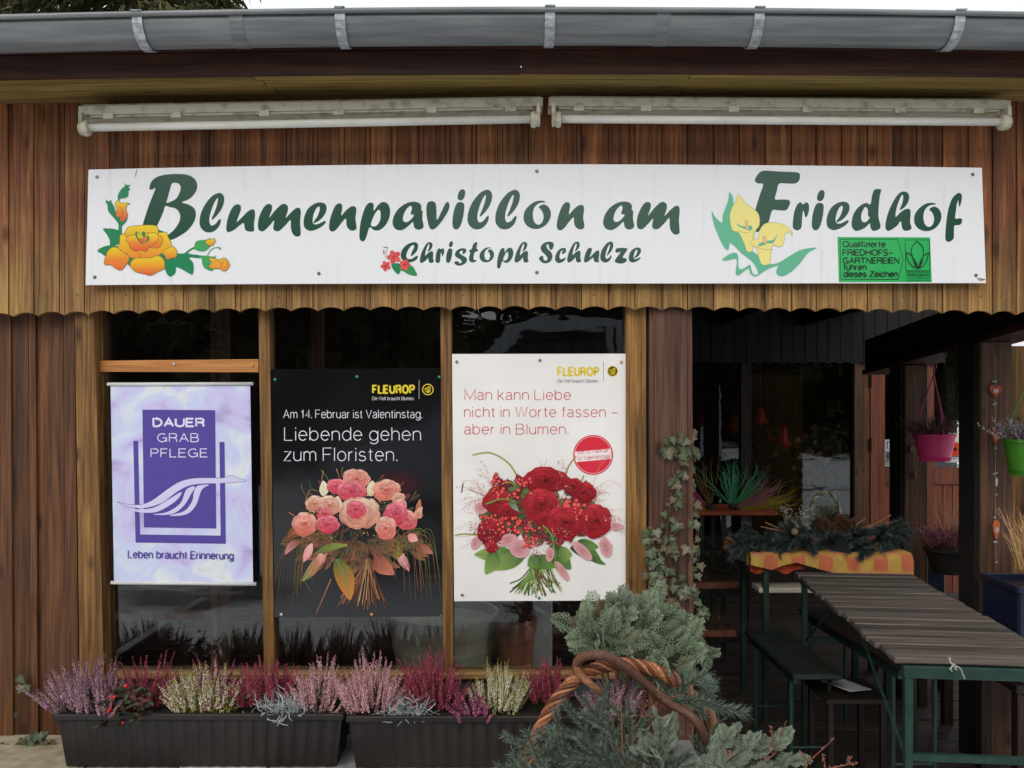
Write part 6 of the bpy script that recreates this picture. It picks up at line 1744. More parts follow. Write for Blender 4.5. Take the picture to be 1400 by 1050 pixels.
b = MB(); b.box(-W_ / 2 + .0525, W_ / 2 - .0045, .002, .018, .455, .475); lp('stretcher', b, M_GREEN, tb)
b = MB(); b.box(-W_ / 2 + .0525, W_ / 2 - .0045, L_ - .023, L_ - .007, .455, .475); lp('stretcher', b, M_GREEN, tb)
b = MB(); b.tube([(-W_ / 2 + .04, .024, .46), (-W_ / 2 + .04, .42, Ht - .06)], .0045, 6); lp('brace', b, M_GREEN, tb)
b = MB(); b.tube([(-W_ / 2 + .04, L_ - .03, .46), (-W_ / 2 + .04, L_ - .42, Ht - .06)], .0045, 6); lp('brace', b, M_GREEN, tb)
tb.rotation_euler = (0, 0, -TA)
tb.location = (1.345, 2.405, 0)
# knotted string over the front rail
b = MB()
for pts in ([(1297, 899), (1299, 905), (1303, 909), (1308, 911), (1313, 914), (1316, 921), (1319, 928)], [(1303, 908), (1300, 915), (1302, 918)], [(1299, 899), (1300, 906), (1306, 909), (1301, 912), (1298, 915)], [(1309, 911), (1305, 914), (1309, 916)]):
    b.tube([at(x, y, 2.372) for x, y in smooth_open(pts, 3)], .0016, 5)
o = b.build('string', mottled('white string', S(150, 148, 136), S(190, 188, 176), 200, .8, .3), None, tuple(at(1303, 905, 2.372)), smooth=True); tag(o, 'knotted white string hanging from the front rail of the slatted table', 'string')

# ------------------------------------------------------------------ benches
def bench(label, c0, c1, w, h, name='bench', back=False):
    """narrow folding bench from point c0 to c1 (floor plan)"""
    a = Vector((c0[0], c0[1], 0)); d = Vector((c1[0] - c0[0], c1[1] - c0[1], 0)); L = d.length; ang = math.atan2(d.y, d.x) - pi / 2
    t = thing(name, label, 'bench', tuple(a), 'dark green folding benches under the slatted table')
    b = MB(); b.box(-w / 2, w / 2, 0, L, h - .022, h, bev=.005); lp('seat', b, M_DGREEN, t)
    b = MB(); b.box(-w / 2 + .012, -w / 2 + .03, .03, L - .03, h - .045, h - .0225); b.box(w / 2 - .03, w / 2 - .012, .03, L - .03, h - .045, h - .0225); lp('frame', b, M_GREEN, t)
    for y in (.08, L - .10):
        for x in (-w / 2 + .02, w / 2 - .02):
            b = MB(); b.tube([(x, y, h - .046), (x, y, .0)], .009, 8); lp('leg', b, M_GREEN, t)
        b = MB(); b.tube([(-w / 2 + .02, y, .14), (w / 2 - .02, y, .14)], .006, 6); lp('crossbar', b, M_GREEN, t)
    t.rotation_euler = (0, 0, ang); return t
bench('dark green narrow bench standing in the porch left of the slatted table', (1.165, 3.20), (1.15, 3.82), .19, .45)
bench('second dark green bench half hidden under the slatted table', (1.50, 3.05), (1.44, 3.95), .20, .52)
b = MB(); b.box(-.06, .06, -.07, .07, 0, .003); o = lp('paper_sheet', b, M_WHITE, None); o.location = (1.31, 3.30, .375); o.rotation_euler = (0, .1, .5); tag(o, 'pale sheet of paper lying on the rail under the slatted table', 'paper')
cr = thing('low_rack', 'dark low rack under the slatted table carrying a sheet of paper', 'rack', (1.31, 3.3, 0))
b = MB(); b.box(1.19, 1.43, 3.18, 3.42, .345, .362); b.build('shelf_board', W_DARKX, cr)
for x in (1.2, 1.40):
    b = MB(); b.box(x, x + .02, 3.19, 3.21, FZ, .3445); b.box(x, x + .02, 3.39, 3.41, FZ, .3445); b.build('leg_pair', W_DARKX, cr)

# ------------------------------------------------------------------ cloth covered table with spruce arrangement
YC = 3.82
ct = thing('display_table', 'green legged folding table under the orange and yellow cloth', 'table', (at(1135, 0, YC).x, YC + .2, 0))
zt_ = at(0, 757, YC).z
xa, xb = at(1026, 0, YC).x, at(1248, 0, YC).x
b = MB(); b.box(xa + .01, xb - .01, YC + .02, YC + .46, zt_ - .03, zt_ - .005, bev=.004); b.build('table_top', W_BATT, ct)
for x in (xa + .075, xb - .10):
    for y in (YC + .05, YC + .42):
        b = MB(); b.box(x, x + .025, y, y + .025, FZ, zt_ - .031); b.build('leg', M_GREEN, ct)
# cloth: checks woven in, hanging front and sides
def cloth_col(u, v):
    cu, cv = int(u / .062) % 2, int(v / .075 + 5) % 2
    O, Yl, Pk = S(208, 134, 100), S(206, 166, 86), S(204, 116, 80)
    return [[O, Yl], [Yl, Pk]][cu][cv] if (cu or cv) else O
b = MB(); nu = 130; rows = []
prof_v = [-.20 + .02 * i for i in range(0, 11)]
import itertools
vs, cc = [], []
nv = 26
for j in range(nv + 1):
    v = j / nv
    for i in range(nu + 1):
        u = i / nu; x = xa + (xb - xa) * u
        pxu = 1026 + 222 * u
        bottom = (778 - 744) * (.62 + .38 * max(0, sin(u * 5.2 + 2.2)) ** .7)            # hem, gathered up on the left
        hem = {0: 18, .12: 26, .28: 14, .38: 22, .5: 30, .62: 40, 1: 42}
        ks = sorted(hem); 
        for q0, q1 in zip(ks, ks[1:]):
            if q0 <= u <= q1: hpx = hem[q0] + (hem[q1] - hem[q0]) * (u - q0) / (q1 - q0)
        hl = hpx / F * YC * 0.86
        s_ = v * (.44 + hl)
        if s_ < .44: y, z = YC + .46 - s_, zt_ + .004 * sin(u * 30) * sin(s_ * 30) * .4
        else:
            dd_ = s_ - .44; f = min(1, dd_ / .03)
            y = YC + .02 - .014 * f - .008 * sin(u * 46 + 1.5 * sin(u * 9)) * min(1, dd_ / .06); z = zt_ - dd_ * (1 - .1 * (1 - f))
        vs.append((x + (.006 * sin(v * 9)), y, z)); cc.append(cloth_col(u * (xb - xa), s_))
b.add(vs, [(j * (nu + 1) + i, j * (nu + 1) + i + 1, (j + 1) * (nu + 1) + i + 1, (j + 1) * (nu + 1) + i) for j in range(nv) for i in range(nu)], cols=cc)
# right and left side drops
for xx_, sg in ((xb, 1), (xa, -1)):
    vs, cc = [], []
    for j in range(7):
        for i in range(31):
            y = YC + .012 + .44 * i / 30; d_ = j / 6 * (.12 if sg > 0 else .055)
            vs.append((xx_ + sg * (.003 + .008 * sin(i * .9) * j / 6), y, zt_ - d_)); cc.append(cloth_col(.03 + .44 * i / 30, d_ + .03))
    b.add(vs, [(j * 31 + i, j * 31 + i + 1, (j + 1) * 31 + i + 1, (j + 1) * 31 + i) for j in range(6) for i in range(30)], cols=cc)
o = b.build('tablecloth', vcol('woven check cloth', .85, .1, .12, 400), None, tuple(at(1137, 757, YC)), smooth=True); tag(o, 'orange and yellow checked cloth draped over the table in the porch', 'tablecloth')
b = MB(); vs = []
for i in range(21):
    for j in range(4):
        vs.append((at(1030 + 75 * i / 20, 0, YC).x, YC + .05 + .006 * sin(i * 1.3), zt_ - .03 - j * .02 - (.012 * sin(i * .6) if j else 0)))
b.add(vs, [(i * 4 + j, i * 4 + j + 1, i * 4 + 5 + j, i * 4 + 4 + j) for i in range(20) for j in range(3)], S(190, 78, 50))
o = b.build('red_cloth', vcol('red cloth', .9, .1, .3, 60), None, tuple(at(1065, 775, YC + .05)), smooth=True); tag(o, 'rust red cloth hanging below the left end of the checked tablecloth', 'cloth')
b = MB(); b.box(at(1036, 0, 3.9).x, at(1118, 0, 3.9).x, 3.88, 4.0, at(0, 811, 3.88).z, at(0, 804, 3.88).z, bev=.003); o = b.build('shelf_board', M_CREAM, ct)

SG0, SG1 = (.045, .066, .058, 1), (.13, .175, .16, 1)
arr = []
for i, (px, py, tl) in enumerate(((1045, 740, [(1002, 745), (1015, 725), (1030, 752), (1060, 728)]), (1085, 742, [(1060, 752), (1070, 720), (1110, 750), (1100, 722)]), (1130, 745, [(1100, 756), (1120, 722), (1160, 757), (1150, 730)]),
                                  (1165, 742, [(1168, 768), (1140, 725), (1190, 752), (1185, 725)]), (1200, 738, [(1236, 722), (1238, 738), (1215, 748), (1205, 718)]))):
    lab = ['leftmost spray of dark blue spruce overhanging the cloth table', 'dark blue spruce spray under the white berry twigs', 'dark blue spruce spray in front of the pine cones', 'dark blue spruce spray with a tip hanging down over the cloth', 'rightmost spray of dark blue spruce pointing right on the cloth table'][i]
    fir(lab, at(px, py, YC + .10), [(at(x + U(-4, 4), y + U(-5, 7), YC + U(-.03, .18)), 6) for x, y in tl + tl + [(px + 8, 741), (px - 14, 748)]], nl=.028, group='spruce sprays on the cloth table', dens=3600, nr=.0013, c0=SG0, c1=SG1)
def cone(label, c, L, tilt):
    b = MB(); c = Vector(c)
    for i in range(11):
        f = i / 10; rr = L * .42 * sin(pi * (f * .82 + .14)); m = 8
        for k in range(m):
            a = 2 * pi * (k + .5 * (i % 2)) / m
            o = Vector((cos(a), sin(a), .25)); p = c + Vector((0, 0, L * (f - .5)))
            b.spindle(p, p + o * rr, L * .09, S(54, 34, 24), mixc(S(110, 74, 52), S(150, 112, 84), U(0, 1)))
    o = b.build('pine_cone', M_LEAF, None, tuple(c)); tag(o, label, 'pine cone', 'pine cones in the spruce arrangement'); o.rotation_euler = tilt; return o
for i, (px, py, l) in enumerate(((1128, 717, .07), (1138, 722, .06), (1150, 712, .085), (1160, 718, .06), (1166, 714, .05))):
    cone(['leftmost brown pine cone left of the loop basket foot', 'small brown pine cone in the middle of the cluster', 'tallest upright pine cone at the foot of the loop basket', 'brown pine cone right of the tallest cone', 'rightmost small pine cone of the cluster'][i], at(px, py, YC + .08), l, (U(-.6, .3), U(-.8, .8), 0))
lo = MB(); pts = [at(px, py, YC + .13) for px, py in smooth_open([(1108, 715), (1109, 695), (1113, 683), (1122, 675), (1132, 673), (1141, 680), (1147, 693), (1150, 712)], 6)]
lb_ = thing('loop_basket', 'small round looped willow basket with pale wrapped handle behind the pine cones', 'basket', tuple(at(1130, 720, YC + .13)))
for k in range(3):
    b = MB(); b.tube([p + Vector((0, .006 * cos(i * .8 + k * 2.1), .006 * sin(i * .8 + k * 2.1))) for i, p in enumerate(pts)], .0055, 6, [S(130, 140, 104), S(92, 104, 72), S(170, 176, 140)][k]); b.build('handle_strand', M_LEAF, lb_, smooth=True)
b = MB(); bc = at(1130, 722, YC + .16)
for r_ in range(6):
    b.tube([(bc.x + (.06 + r_ * .003) * cos(2 * pi * i / 24), bc.y + (.05 + r_ * .003) * sin(2 * pi * i / 24), bc.z - .02 + r_ * .009) for i in range(25)], .0055, 5, S(84, 60, 42))
b.build('body', M_LEAF, lb_)
b = MB()
for k in range(900):
    p = bc + Vector((U(-.05, .05), U(-.04, .03), U(.02, .10))); b.needle(p, p + Vector((U(-1, 1), U(-1, .5), U(0, 1))).normalized() * .018, .001, rnd.choice([S(70, 84, 50), S(52, 62, 40), S(110, 96, 60)]))
b.build('greenery', M_LEAF, lb_)
# white berry twigs and stubby sticks
b = MB(); r0 = at(1088, 732, YC + .08)
for k in range(26):
    e = at(U(1064, 1112), U(686, 722), YC + U(.04, .14)); m_ = (r0 + e) / 2 + Vector((U(-.01, .01), 0, .01))
    b.tube([r0, m_, e], .0009, 3, S(84, 64, 50), cap=False)
    for j in range(7):
        f = U(.35, 1); p = m_.lerp(e, f) + Vector((U(-.006, .006), U(-.006, .006), U(-.005, .005)))
        b.spindle(p, p + Vector((U(-1, 1), U(-1, 1), 1)).normalized() * .007, .0026, S(206, 198, 186), S(226, 220, 210))
o = b.build('berry_twigs', M_LEAF, None, tuple(r0)); tag(o, 'fine twigs with small white buds in the spruce arrangement', 'twigs')
b = MB()
for pts in ([(1076, 727), (1046, 714)], [(1170, 718), (1183, 709)], [(1184, 723), (1218, 704)], [(1188, 722), (1230, 711)], [(1183, 722), (1190, 717)], [(1078, 728), (1040, 720)]):
    b.tube([at(x, y, YC + .06) for x, y in pts], .0034, 6, S(158, 116, 82))
o = b.build('cut_sticks', M_LEAF, None, tuple(at(1080, 727, YC + .06))); tag(o, 'cut brown sticks poking out of both sides of the spruce arrangement', 'sticks')
b = MB(); p = at(1086, 727, YC + .03); b.ball(p, .0165, 14, 10, S(150, 130, 104)); b.tube([p + Vector((0, 0, .015)), p + Vector((.002, 0, .024))], [.003, .002], 6, S(90, 70, 50)); o = b.build('wooden_ball', M_LEAF, None, tuple(p), smooth=True); tag(o, 'pale brown ball ornament on the left of the spruce arrangement', 'ornament')
b = MB(); p = at(1179, 722, YC + .04); b.lathe([(0, -.014), (.013, -.006), (.014, .004), (.009, .013), (.004, .012), (.003, .004)], 12, p, S(96, 66, 46)); o = b.build('seed_pod', M_LEAF, None, tuple(p), smooth=True); tag(o, 'brown seed pod right of the pine cones', 'ornament')

# ------------------------------------------------------------------ small table with coloured twig bundles (by the shop window)
YT_ = 4.9
st_ = thing('side_table', 'small table with orange red top and green legs below the shop window', 'table', (at(1005, 0, YT_).x, YT_ + .15, 0))
b = MB(); b.box(at(946, 0, YT_).x, at(1063, 0, YT_).x, YT_, YT_ + .34, at(0, 705, YT_).z, at(0, 699, YT_).z, bev=.004); b.build('table_top', mottled('orange red table board', S(150, 66, 40), S(180, 86, 54), 12, .5, .1), st_)
for px, y in ((958, .03), (989, .03), (958, .3), (989, .3)):
    b = MB(); x = at(px, 0, YT_).x; b.box(x, x + .025, YT_ + y, YT_ + y + .022, FZ, at(0, 705.4, YT_).z); b.build('leg', M_GREEN, st_)
def bundle(label, c, cols, n, l, lean, fanx, flat=1.0):
    b = MB(); c = Vector(c)
    for k in range(n):
        d = Vector((lean + U(-fanx, fanx), U(-.3, .3), U(.25, 1) * flat)).normalized(); col = rnd.choice(cols); p = c.copy(); L = l * U(.6, 1.1); pts = [p.copy()]
        for j in range(5):
            d = (d + Vector((U(-.16, .16), U(-.1, .1), U(-.12, .12)))).normalized(); p = p + d * L / 5; pts.append(p.copy())
            if j > 1:
                q_ = p + (d + Vector((U(-.7, .7), U(-.5, .5), U(-.2, .6)))).normalized() * L * .3; b.tube([p, q_], [.0012, .0007], 3, col, cap=False)
        b.tube(pts, [.0018] * 4 + [.0012, .0008], 4, col, cap=False)
    b.ball(c, .02, 8, 6, S(60, 46, 40)); o = b.build('twig_bundle', M_LEAF, None, tuple(c)); tag(o, label, 'dyed twigs', 'bundles of dyed twigs on the side table'); return o
zt2 = at(0, 697, YT_)
def bc_(px, py=694): return at(px, py, YT_ + .06)
bundle('pink dyed twig bundle at the left behind the ivy post', bc_(968, 692), [S(226, 96, 150), S(200, 80, 130)], 34, .15, -1.1, .35)
bundle('yellow dyed twigs lying at the left end of the side table', bc_(972, 697), [S(206, 186, 30), S(180, 160, 30)], 26, .14, -1.5, .4, .35)
bundle('tan curly twigs standing behind the pink bundle', bc_(972, 692), [S(150, 130, 80)], 12, .24, -.15, .3)
bundle('mint green dyed twig bundle in the middle of the side table', bc_(1000, 692), [S(110, 206, 150), S(90, 180, 130)], 50, .24, .35, .8)
bundle('pale pink dyed twig bundle beside the mint green one', bc_(1006, 694), [S(206, 150, 150), S(190, 130, 140)], 40, .25, 1.0, .4, .8)
bundle('yellow dyed twig bundle lying along the right of the side table', bc_(1008, 697), [S(206, 190, 40), S(180, 160, 40)], 44, .30, 1.9, .5, .42)

# ------------------------------------------------------------------ plant rack at the left of the porch
YR = 4.45
rk = thing('plant_rack', 'dark wooden shelf rack with trays of heather just right of the ivy post', 'shelf', (at(985, 0, YR).x, YR + .15, 0))
x0, x1 = at(925, 0, YR).x, at(1018, 0, YR).x
for py in (806, 872, 938):
    z = at(0, py, YR).z
    b = MB(); b.box(x0, x1, YR + .002, YR + .30, z - .025, z); b.build('shelf_board', W_DARKX, rk)
b = MB(); b.prism([(at(1018.5, 0, YR).x, at(0, 785, YR).z), (at(1014, 0, YR).x, FZ), (at(1020, 0, YR).x, FZ), (at(1024, 0, YR).x, at(0, 785, YR).z)], YR - .015, YR + .012); b.build('upright', W_DARK, rk)
b = MB(); b.box(x0, x0 + .03, YR - .015, YR + .0015, FZ, at(0, 785, YR).z); b.build('upright', W_DARK, rk)
def tray(label, px0, px1, py, cols, gh=.07):
    z = at(0, py, YR).z; a, c = at(px0, 0, YR).x, at(px1, 0, YR).x
    t = thing('plant_tray', label, 'plants', ((a + c) / 2, YR + .1, z), 'trays of heather in the dark rack')
    b = MB(); b.box(a, c, YR + .02, YR + .024, z, z + .028); b.box(a, c, YR + .2, YR + .204, z, z + .035); b.box(a, c, YR + .0245, YR + .1995, z + .002, z + .03); b.box(a, a + .003, YR + .0245, YR + .1995, z + .031, z + .035); b.build('tray', M_TERRA, t)
    g_ = MB()
    for k in range(420):
        p = Vector((U(a, c), U(YR + .03, YR + .19), z + .03)); e = p + Vector((U(-.3, .3), U(-.4, .2), 1)).normalized() * gh * U(.5, 1.2)
        cl = rnd.choice(cols); g_.needle(p, e, .002, (cl[0] * .5, cl[1] * .5, cl[2] * .5, 1), cl)
    g_.build('foliage', M_LEAF, t)
tray('tray of faded pink heather on the upper shelf of the dark rack', 950, 1012, 806, [S(120, 90, 84), S(100, 96, 70), S(140, 110, 100)], .05)
tray('tray of pale dry heather on the middle shelf of the dark rack', 948, 1008, 872, [S(150, 130, 120), S(120, 100, 90), S(96, 90, 70)], .08)
b = MB(); r0 = at(985, 760, 4.6)
for k in range(1500):
    p = r0 + Vector((U(-.16, .13), U(-.1, .1), U(-.12, .10))); e = p + Vector((U(-.6, .6), U(-.8, .3), U(.2, 1))).normalized() * U(.02, .04)
    b.needle(p, e, .0022, rnd.choice([S(40, 56, 44), S(30, 44, 36), S(80, 36, 36), S(50, 66, 50)]))
b.lathe([(0, -.2), (.06, -.2), (.075, -.1), (.07, -.1), (0, -.11)], 16, r0, S(40, 36, 34)); o = b.build('potted_plant', M_LEAF, None, tuple(r0 + Vector((0, 0, -.2)))); tag(o, 'dark green and reddish potted plant under the orange red side table', 'plant')

# ------------------------------------------------------------------ hanging pots
def hanging_pot(label, cx, pr, pb, w, Y, mat, hook_py, plant_cols, leftish, tilt=0):
    s_ = F / Y; c = at(cx, pb, Y); R = w / s_ / 2; H = (pb - pr) / s_
    t = thing('hanging_pot', label, 'hanging pot', tuple(c), 'plastic hanging pots along the porch beam')
    b = MB(); b.lathe([(0, .012), (R * .70, .012), (R * .74, .02), (R * .95, H - .014), (R, H - .013), (R, H), (R * .93, H), (R * .9, H - .02), (0, H - .022)], 40, c); b.build('pot', mat, t, smooth=False)
    b = MB(); b.lathe([(0, 0), (R * .72, 0), (R * .80, .014), (R * .77, .014), (R * .71, .005), (0, .005)], 40, c); b.build('saucer', mat, t)
    b = MB(); b.lathe([(0, H - .016), (R * .89, H - .016)], 24, c); b.build('soil', M_SOIL, t)
    top = at(cx + leftish, hook_py, Y); hk = MB()
    for k in range(3):
        a = 2 * pi * k / 3 + .5
        q_ = Vector((c.x + R * .97 * cos(a), c.y + R * .97 * sin(a), c.z + H - .006)); j = top + Vector((0, 0, -.052))
        bb = MB(); bb.tube([j, j.lerp(q_, .5), q_], .0028, 6); bb.build('hanger_arm', mat, t)
    pts = [top + Vector((0, 0, -.052)), top + Vector((0, 0, -.03))] + [top + Vector((.012 * sin(a_), 0, -.012 + .016 * -cos(a_))) for a_ in [i * 2 * pi * .85 / 12 for i in range(13)]]
    hk.tube(pts, .0034, 6); hk.build('hook', mat, t)
    b = MB()
    for k in range(150):
        a = U(0, 2 * pi); rr = U(0, R * .8); p = c + Vector((rr * cos(a), rr * sin(a), H - .015))
        d = Vector((cos(a) * U(.2, 1.2) + (-.25 if leftish < 3 else 0), sin(a) * .8, U(.5, 1.2))).normalized(); L = R * U(.6, 1.35); cl = rnd.choice(plant_cols)
        b.tube([p, p + d * L * .5, p + (d + Vector((0, 0, -.1))) * L], .0009, 3, S(80, 60, 50), cap=False)
        for j in range(14):
            q_ = p + d * L * U(.25, 1); b.spindle(q_, q_ + (d + Vector((U(-1, 1), U(-1, 1), U(-1, 1)))).normalized() * .010, .0022, (cl[0] * U(.7, 1.1), cl[1] * U(.7, 1.1), cl[2] * U(.7, 1.1), 1))
    b.build('heather_plant', M_LEAF, t)
    return t
hanging_pot('bright pink hanging pot with withered heather, nearer the door', 1277.5, 593, 630, 55, 3.88, M_PINK, 497, [S(128, 100, 84), S(110, 80, 76), S(150, 120, 96), S(96, 60, 66)], -1)
hanging_pot('bright green hanging pot with grey heather at the right edge of the picture', 1407, 600, 650, 66, 3.25, M_LIME, 480, [S(150, 138, 150), S(120, 108, 118), S(170, 160, 166)], 8)

# ------------------------------------------------------------------ wreath on the porch beam
wc = at(1309, 527, 3.72)
wr = thing('wreath', 'dark evergreen wreath with dried orange slices hanging edge-on from the porch beam', 'wreath', tuple(wc))
b = MB()
RW, rw = .118, .042
for k in range(6500):
    a = U(0, 2 * pi); f = U(0, 2 * pi); rr = rw * U(.3, 1)
    # ring lies nearly in the plane that runs away from the camera
    ctr = Vector((0, RW * cos(a), RW * sin(a))); o = (Vector((0, cos(a), sin(a))) * cos(f) + Vector((1, 0, 0)) * sin(f))
    p = ctr + o * rr; tgt = Vector((0, -sin(a), cos(a)))
    e = p + (o * .8 + tgt * .9 + Vector((U(-.5, .5), U(-.5, .5), U(-.5, .5)))).normalized() * U(.012, .022)
    b.needle(p, e, .0026, rnd.choice([S(70, 88, 60), S(84, 104, 70), S(56, 70, 50), S(110, 118, 84)]))
b.v = [tuple(Matrix.Rotation(radians(-24), 3, 'Z') @ Vector(v) + wc) for v in b.v]
b.build('greenery', M_LEAF, wr)
for px, py in ((1318, 520), (1320, 527)):
    b = MB(); p = at(px, py, 3.60); b.lathe([(0, -.002), (.017, -.002), (.018, 0), (.017, .002), (0, .002)], 18, p, S(150, 66, 30), axis='y')
    for k in range(8): b.tube([p + Vector((0, -.0024, 0)), p + Vector((.014 * cos(k * pi / 4), -.0024, .014 * sin(k * pi / 4)))], .0008, 3, S(190, 120, 70))
    b.build('orange_slice', M_LEAF, wr)

# ------------------------------------------------------------------ heart garland on the nearer porch post
YH = 3.405
hg = thing('heart_garland', 'string of wooden hearts and silver beads hanging down the nearer porch post', 'garland', tuple(at(1361, 515, YH)))
b = MB(); b.tube([at(1361, 485, YH), at(1361, 640, YH), at(1362, 775, YH)], .0009, 4, S(170, 160, 150)); b.build('cord', M_LEAF, hg)
def heart(pts_s, c, w, h): return [(c[0] + w * 16 * sin(t) ** 3 / 32, c[1] + h * (13 * cos(t) - 5 * cos(2 * t) - 2 * cos(3 * t) - cos(4 * t)) / 30) for t in [2 * pi * i / pts_s for i in range(pts_s)]]
def hz(cx, cy, w, h, col, inner, slim=False):
    c = at(cx, cy, YH); s_ = F / YH
    b = MB(); shp = heart(24, (c.x, c.z), w / s_, h / s_) if not slim else [(c.x + w / s_ / 2 * sin(t) * (1 - .45 * cos(t - pi) * 1) * .8, c.z + h / s_ / 2 * -cos(t - pi)) for t in [2 * pi * i / 24 for i in range(24)]]
    b.prism(shp, YH - .005, YH, col); ho = b.build('heart', vcol('painted wood heart', .5, .3, .2, 120) if 'M_HT' not in globals() else M_HT, hg, tuple(c))
    if inner:
        b = MB(); b.prism(heart(20, (c.x, c.z - .001), w / s_ * .42, h / s_ * .42), YH - .0075, YH - .0052, inner); b.build('inlay', M_GALV, ho)
M_HT = vcol('painted wood heart', .5, .3, .2, 120)
hz(1360.5, 534, 17, 19, S(176, 72, 40), S(210, 206, 200)); hz(1360.5, 597, 11, 20, S(186, 92, 52), S(110, 50, 34), True); hz(1361.5, 724, 11, 26, S(190, 96, 54), S(110, 50, 34), True)
b = MB(); b.prism([(at(1361, 0, YH).x, at(0, 652, YH).z), (at(1363.5, 0, YH).x, at(0, 656, YH).z), (at(1362.5, 0, YH).x, at(0, 665, YH).z), (at(1360, 0, YH).x, at(0, 663, YH).z)], YH - .006, YH - .001, S(200, 196, 190)); b.build('pendant', M_HT, hg)
for px, py in ((1358, 521.5), (1361, 521.5), (1358.5, 553), (1361.5, 552), (1360, 585), (1361, 613), (1362, 646.5), (1359.5, 648), (1362, 676), (1360, 708), (1362, 741), (1359.5, 741), (1362, 769)):
    b = MB(); p = at(px, py, YH - .004); b.ball(p, .0046, 10, 6, S(200, 198, 194)); b.build('bead', M_GALV, hg, tuple(p), smooth=True)
# clay bell on the farther post
bl = thing('clay_bell', 'small clay house and bell hanging on the farther porch post left of the pink pot', 'ornament', tuple(at(1250, 620, 4.145)))
b = MB(); b.prism([(at(1244.5, 0, 4.14).x, at(0, 619, 4.14).z), (at(1244.5, 0, 4.14).x, at(0, 613, 4.14).z), (at(1246, 0, 4.14).x, at(0, 609.5, 4.14).z), (at(1253, 0, 4.14).x, at(0, 610.5, 4.14).z), (at(1254.5, 0, 4.14).x, at(0, 616, 4.14).z)], 4.14, 4.155, S(110, 86, 70)); b.build('plaque', M_LEAF, bl)
b = MB(); p = at(1250.5, 652, 4.14); b.lathe([(.0, .03), (.006, .028), (.009, .012), (.015, .0), (.0, .002)], 14, p, S(120, 84, 60)); b.tube([p + Vector((0, 0, .03)), at(1249, 616, 4.145)], .0008, 4, S(150, 140, 120)); b.build('bell', M_LEAF, bl, smooth=True)

# ------------------------------------------------------------------ tubs and plants at the right of the porch
def tub(label, x0, x1, y0, y1, z0, z1, name='blue_tub'):
    t = thing(name, label, 'tub', ((x0 + x1) / 2, (y0 + y1) / 2, z0), 'blue plastic tubs at the right of the porch')
    b = MB(); w = .012
    b.box(x0, x1, y0, y0 + w, z0, z1, bev=.004); b.box(x0, x1, y1 - w, y1, z0, z1, bev=.004); b.box(x0, x0 + w, y0 + w + .0005, y1 - w - .0005, z0, z1 - .001, bev=.004); b.box(x1 - w, x1, y0 + w + .0005, y1 - w - .0005, z0, z1 - .001, bev=.004); b.box(x0 + w, x1 - w, y0 + w, y1 - w, z0 + .002, z0 + .014)
    b.build('walls', M_BLUE, t)
    b = MB(); b.box(x0 - .012, x1 + .012, y0 - .012, y0 - .0005, z1 - .022, z1 + .001, bev=.003); b.box(x0 - .012, x0 - .0005, y0, y1, z1 - .022, z1 + .001, bev=.003); b.build('rim', M_BLUE, t)
    b = MB(); b.box(x0 + w + .001, x1 - w - .001, y0 + w + .001, y1 - w - .001, z1 - .06, z1 - .03); b.build('soil', M_SOIL, t)
def stand(label, x0, x1, y0, y1, zt, name='plant_stand'):
    t = thing(name, label, 'stand', ((x0 + x1) / 2, (y0 + y1) / 2, 0), 'low dark stands carrying the tubs')
    b = MB(); b.box(x0, x1, y0, y1, zt - .03, zt, bev=.003); b.build('top', W_DARKX, t)
    for x in (x0 + .01, x1 - .05):
        for y in (y0 + .01, y1 - .05):
            b = MB(); b.box(x, x + .04, y, y + .04, FZ, zt - .0305); b.build('leg', W_DARK, t)
stand('low dark stand under the blue tub behind the slatted table', 1.86, 2.75, 3.10, 3.40, .44)
tub('long blue tub behind the slatted table, in front of the nearer porch post', 1.885, 2.72, 3.12, 3.38, .44, .80)
stand('low dark stand under the small blue tub by the farther post', 1.94, 2.24, 4.30, 4.62, .42)
tub('small blue tub by the farther porch post right of the cloth table', at(1250, 0, 4.32).x, at(1292, 0, 4.32).x, 4.32, 4.56, .42, at(0, 755, 4.32).z)
def bowl(label, px, py, Y, w, cols, grass):
    c = at(px, py, Y); s_ = F / Y; R = w / s_ / 2
    t = thing('planter_bowl', label, 'planted bowl', tuple(c), 'round bowls with dry heather near the door')
    b = MB(); b.lathe([(0, 0), (R * .6, 0), (R * .92, .10), (R, .105), (R, .12), (R * .93, .12), (R * .88, .1), (0, .1)], 28, c); b.build('bowl', M_BOX, t)
    g_ = MB()
    for k in range(240):
        a = U(0, 2 * pi); rr = U(0, R * .8); p = c + Vector((rr * cos(a), rr * sin(a), .1)); d = Vector((cos(a) * .7 - .2, sin(a) * .4, 1.1)).normalized(); L = U(.07, .15); cl = rnd.choice(cols)
        g_.tube([p, p + d * L], [.001, .0006], 3, S(70, 50, 40), cap=False)
        for j in range(9):
            q_ = p + d * L * U(.3, 1); g_.spindle(q_, q_ + (d + Vector((U(-1, 1), U(-1, 1), U(-1, 1)))).normalized() * .011, .0026, cl)
    for k in range(grass):
        p = c + Vector((U(0, R * .9), U(-.05, .05), .1)); d = Vector((U(-.5, .7), U(-.2, .2), 1)).normalized(); L = U(.15, .30)
        g_.tube([p, p + d * L * .6, p + d * L + Vector((U(-.03, .06), 0, -.02))], [.0014, .0011, .0005], 3, S(176, 140, 100), cap=False)
    g_.build('heather_plant', M_LEAF, t)
stand('narrow dark stand under the heather bowl between the posts', 1.96, 2.34, 3.82, 4.12, .55)
bowl('dark bowl with faded pink heather and dry grass between the two porch posts', 1296, 783, 3.95, 62, [S(140, 80, 100), S(120, 64, 84), S(160, 110, 110)], 46)
b = MB(); r0 = at(1398, 778, 3.22)
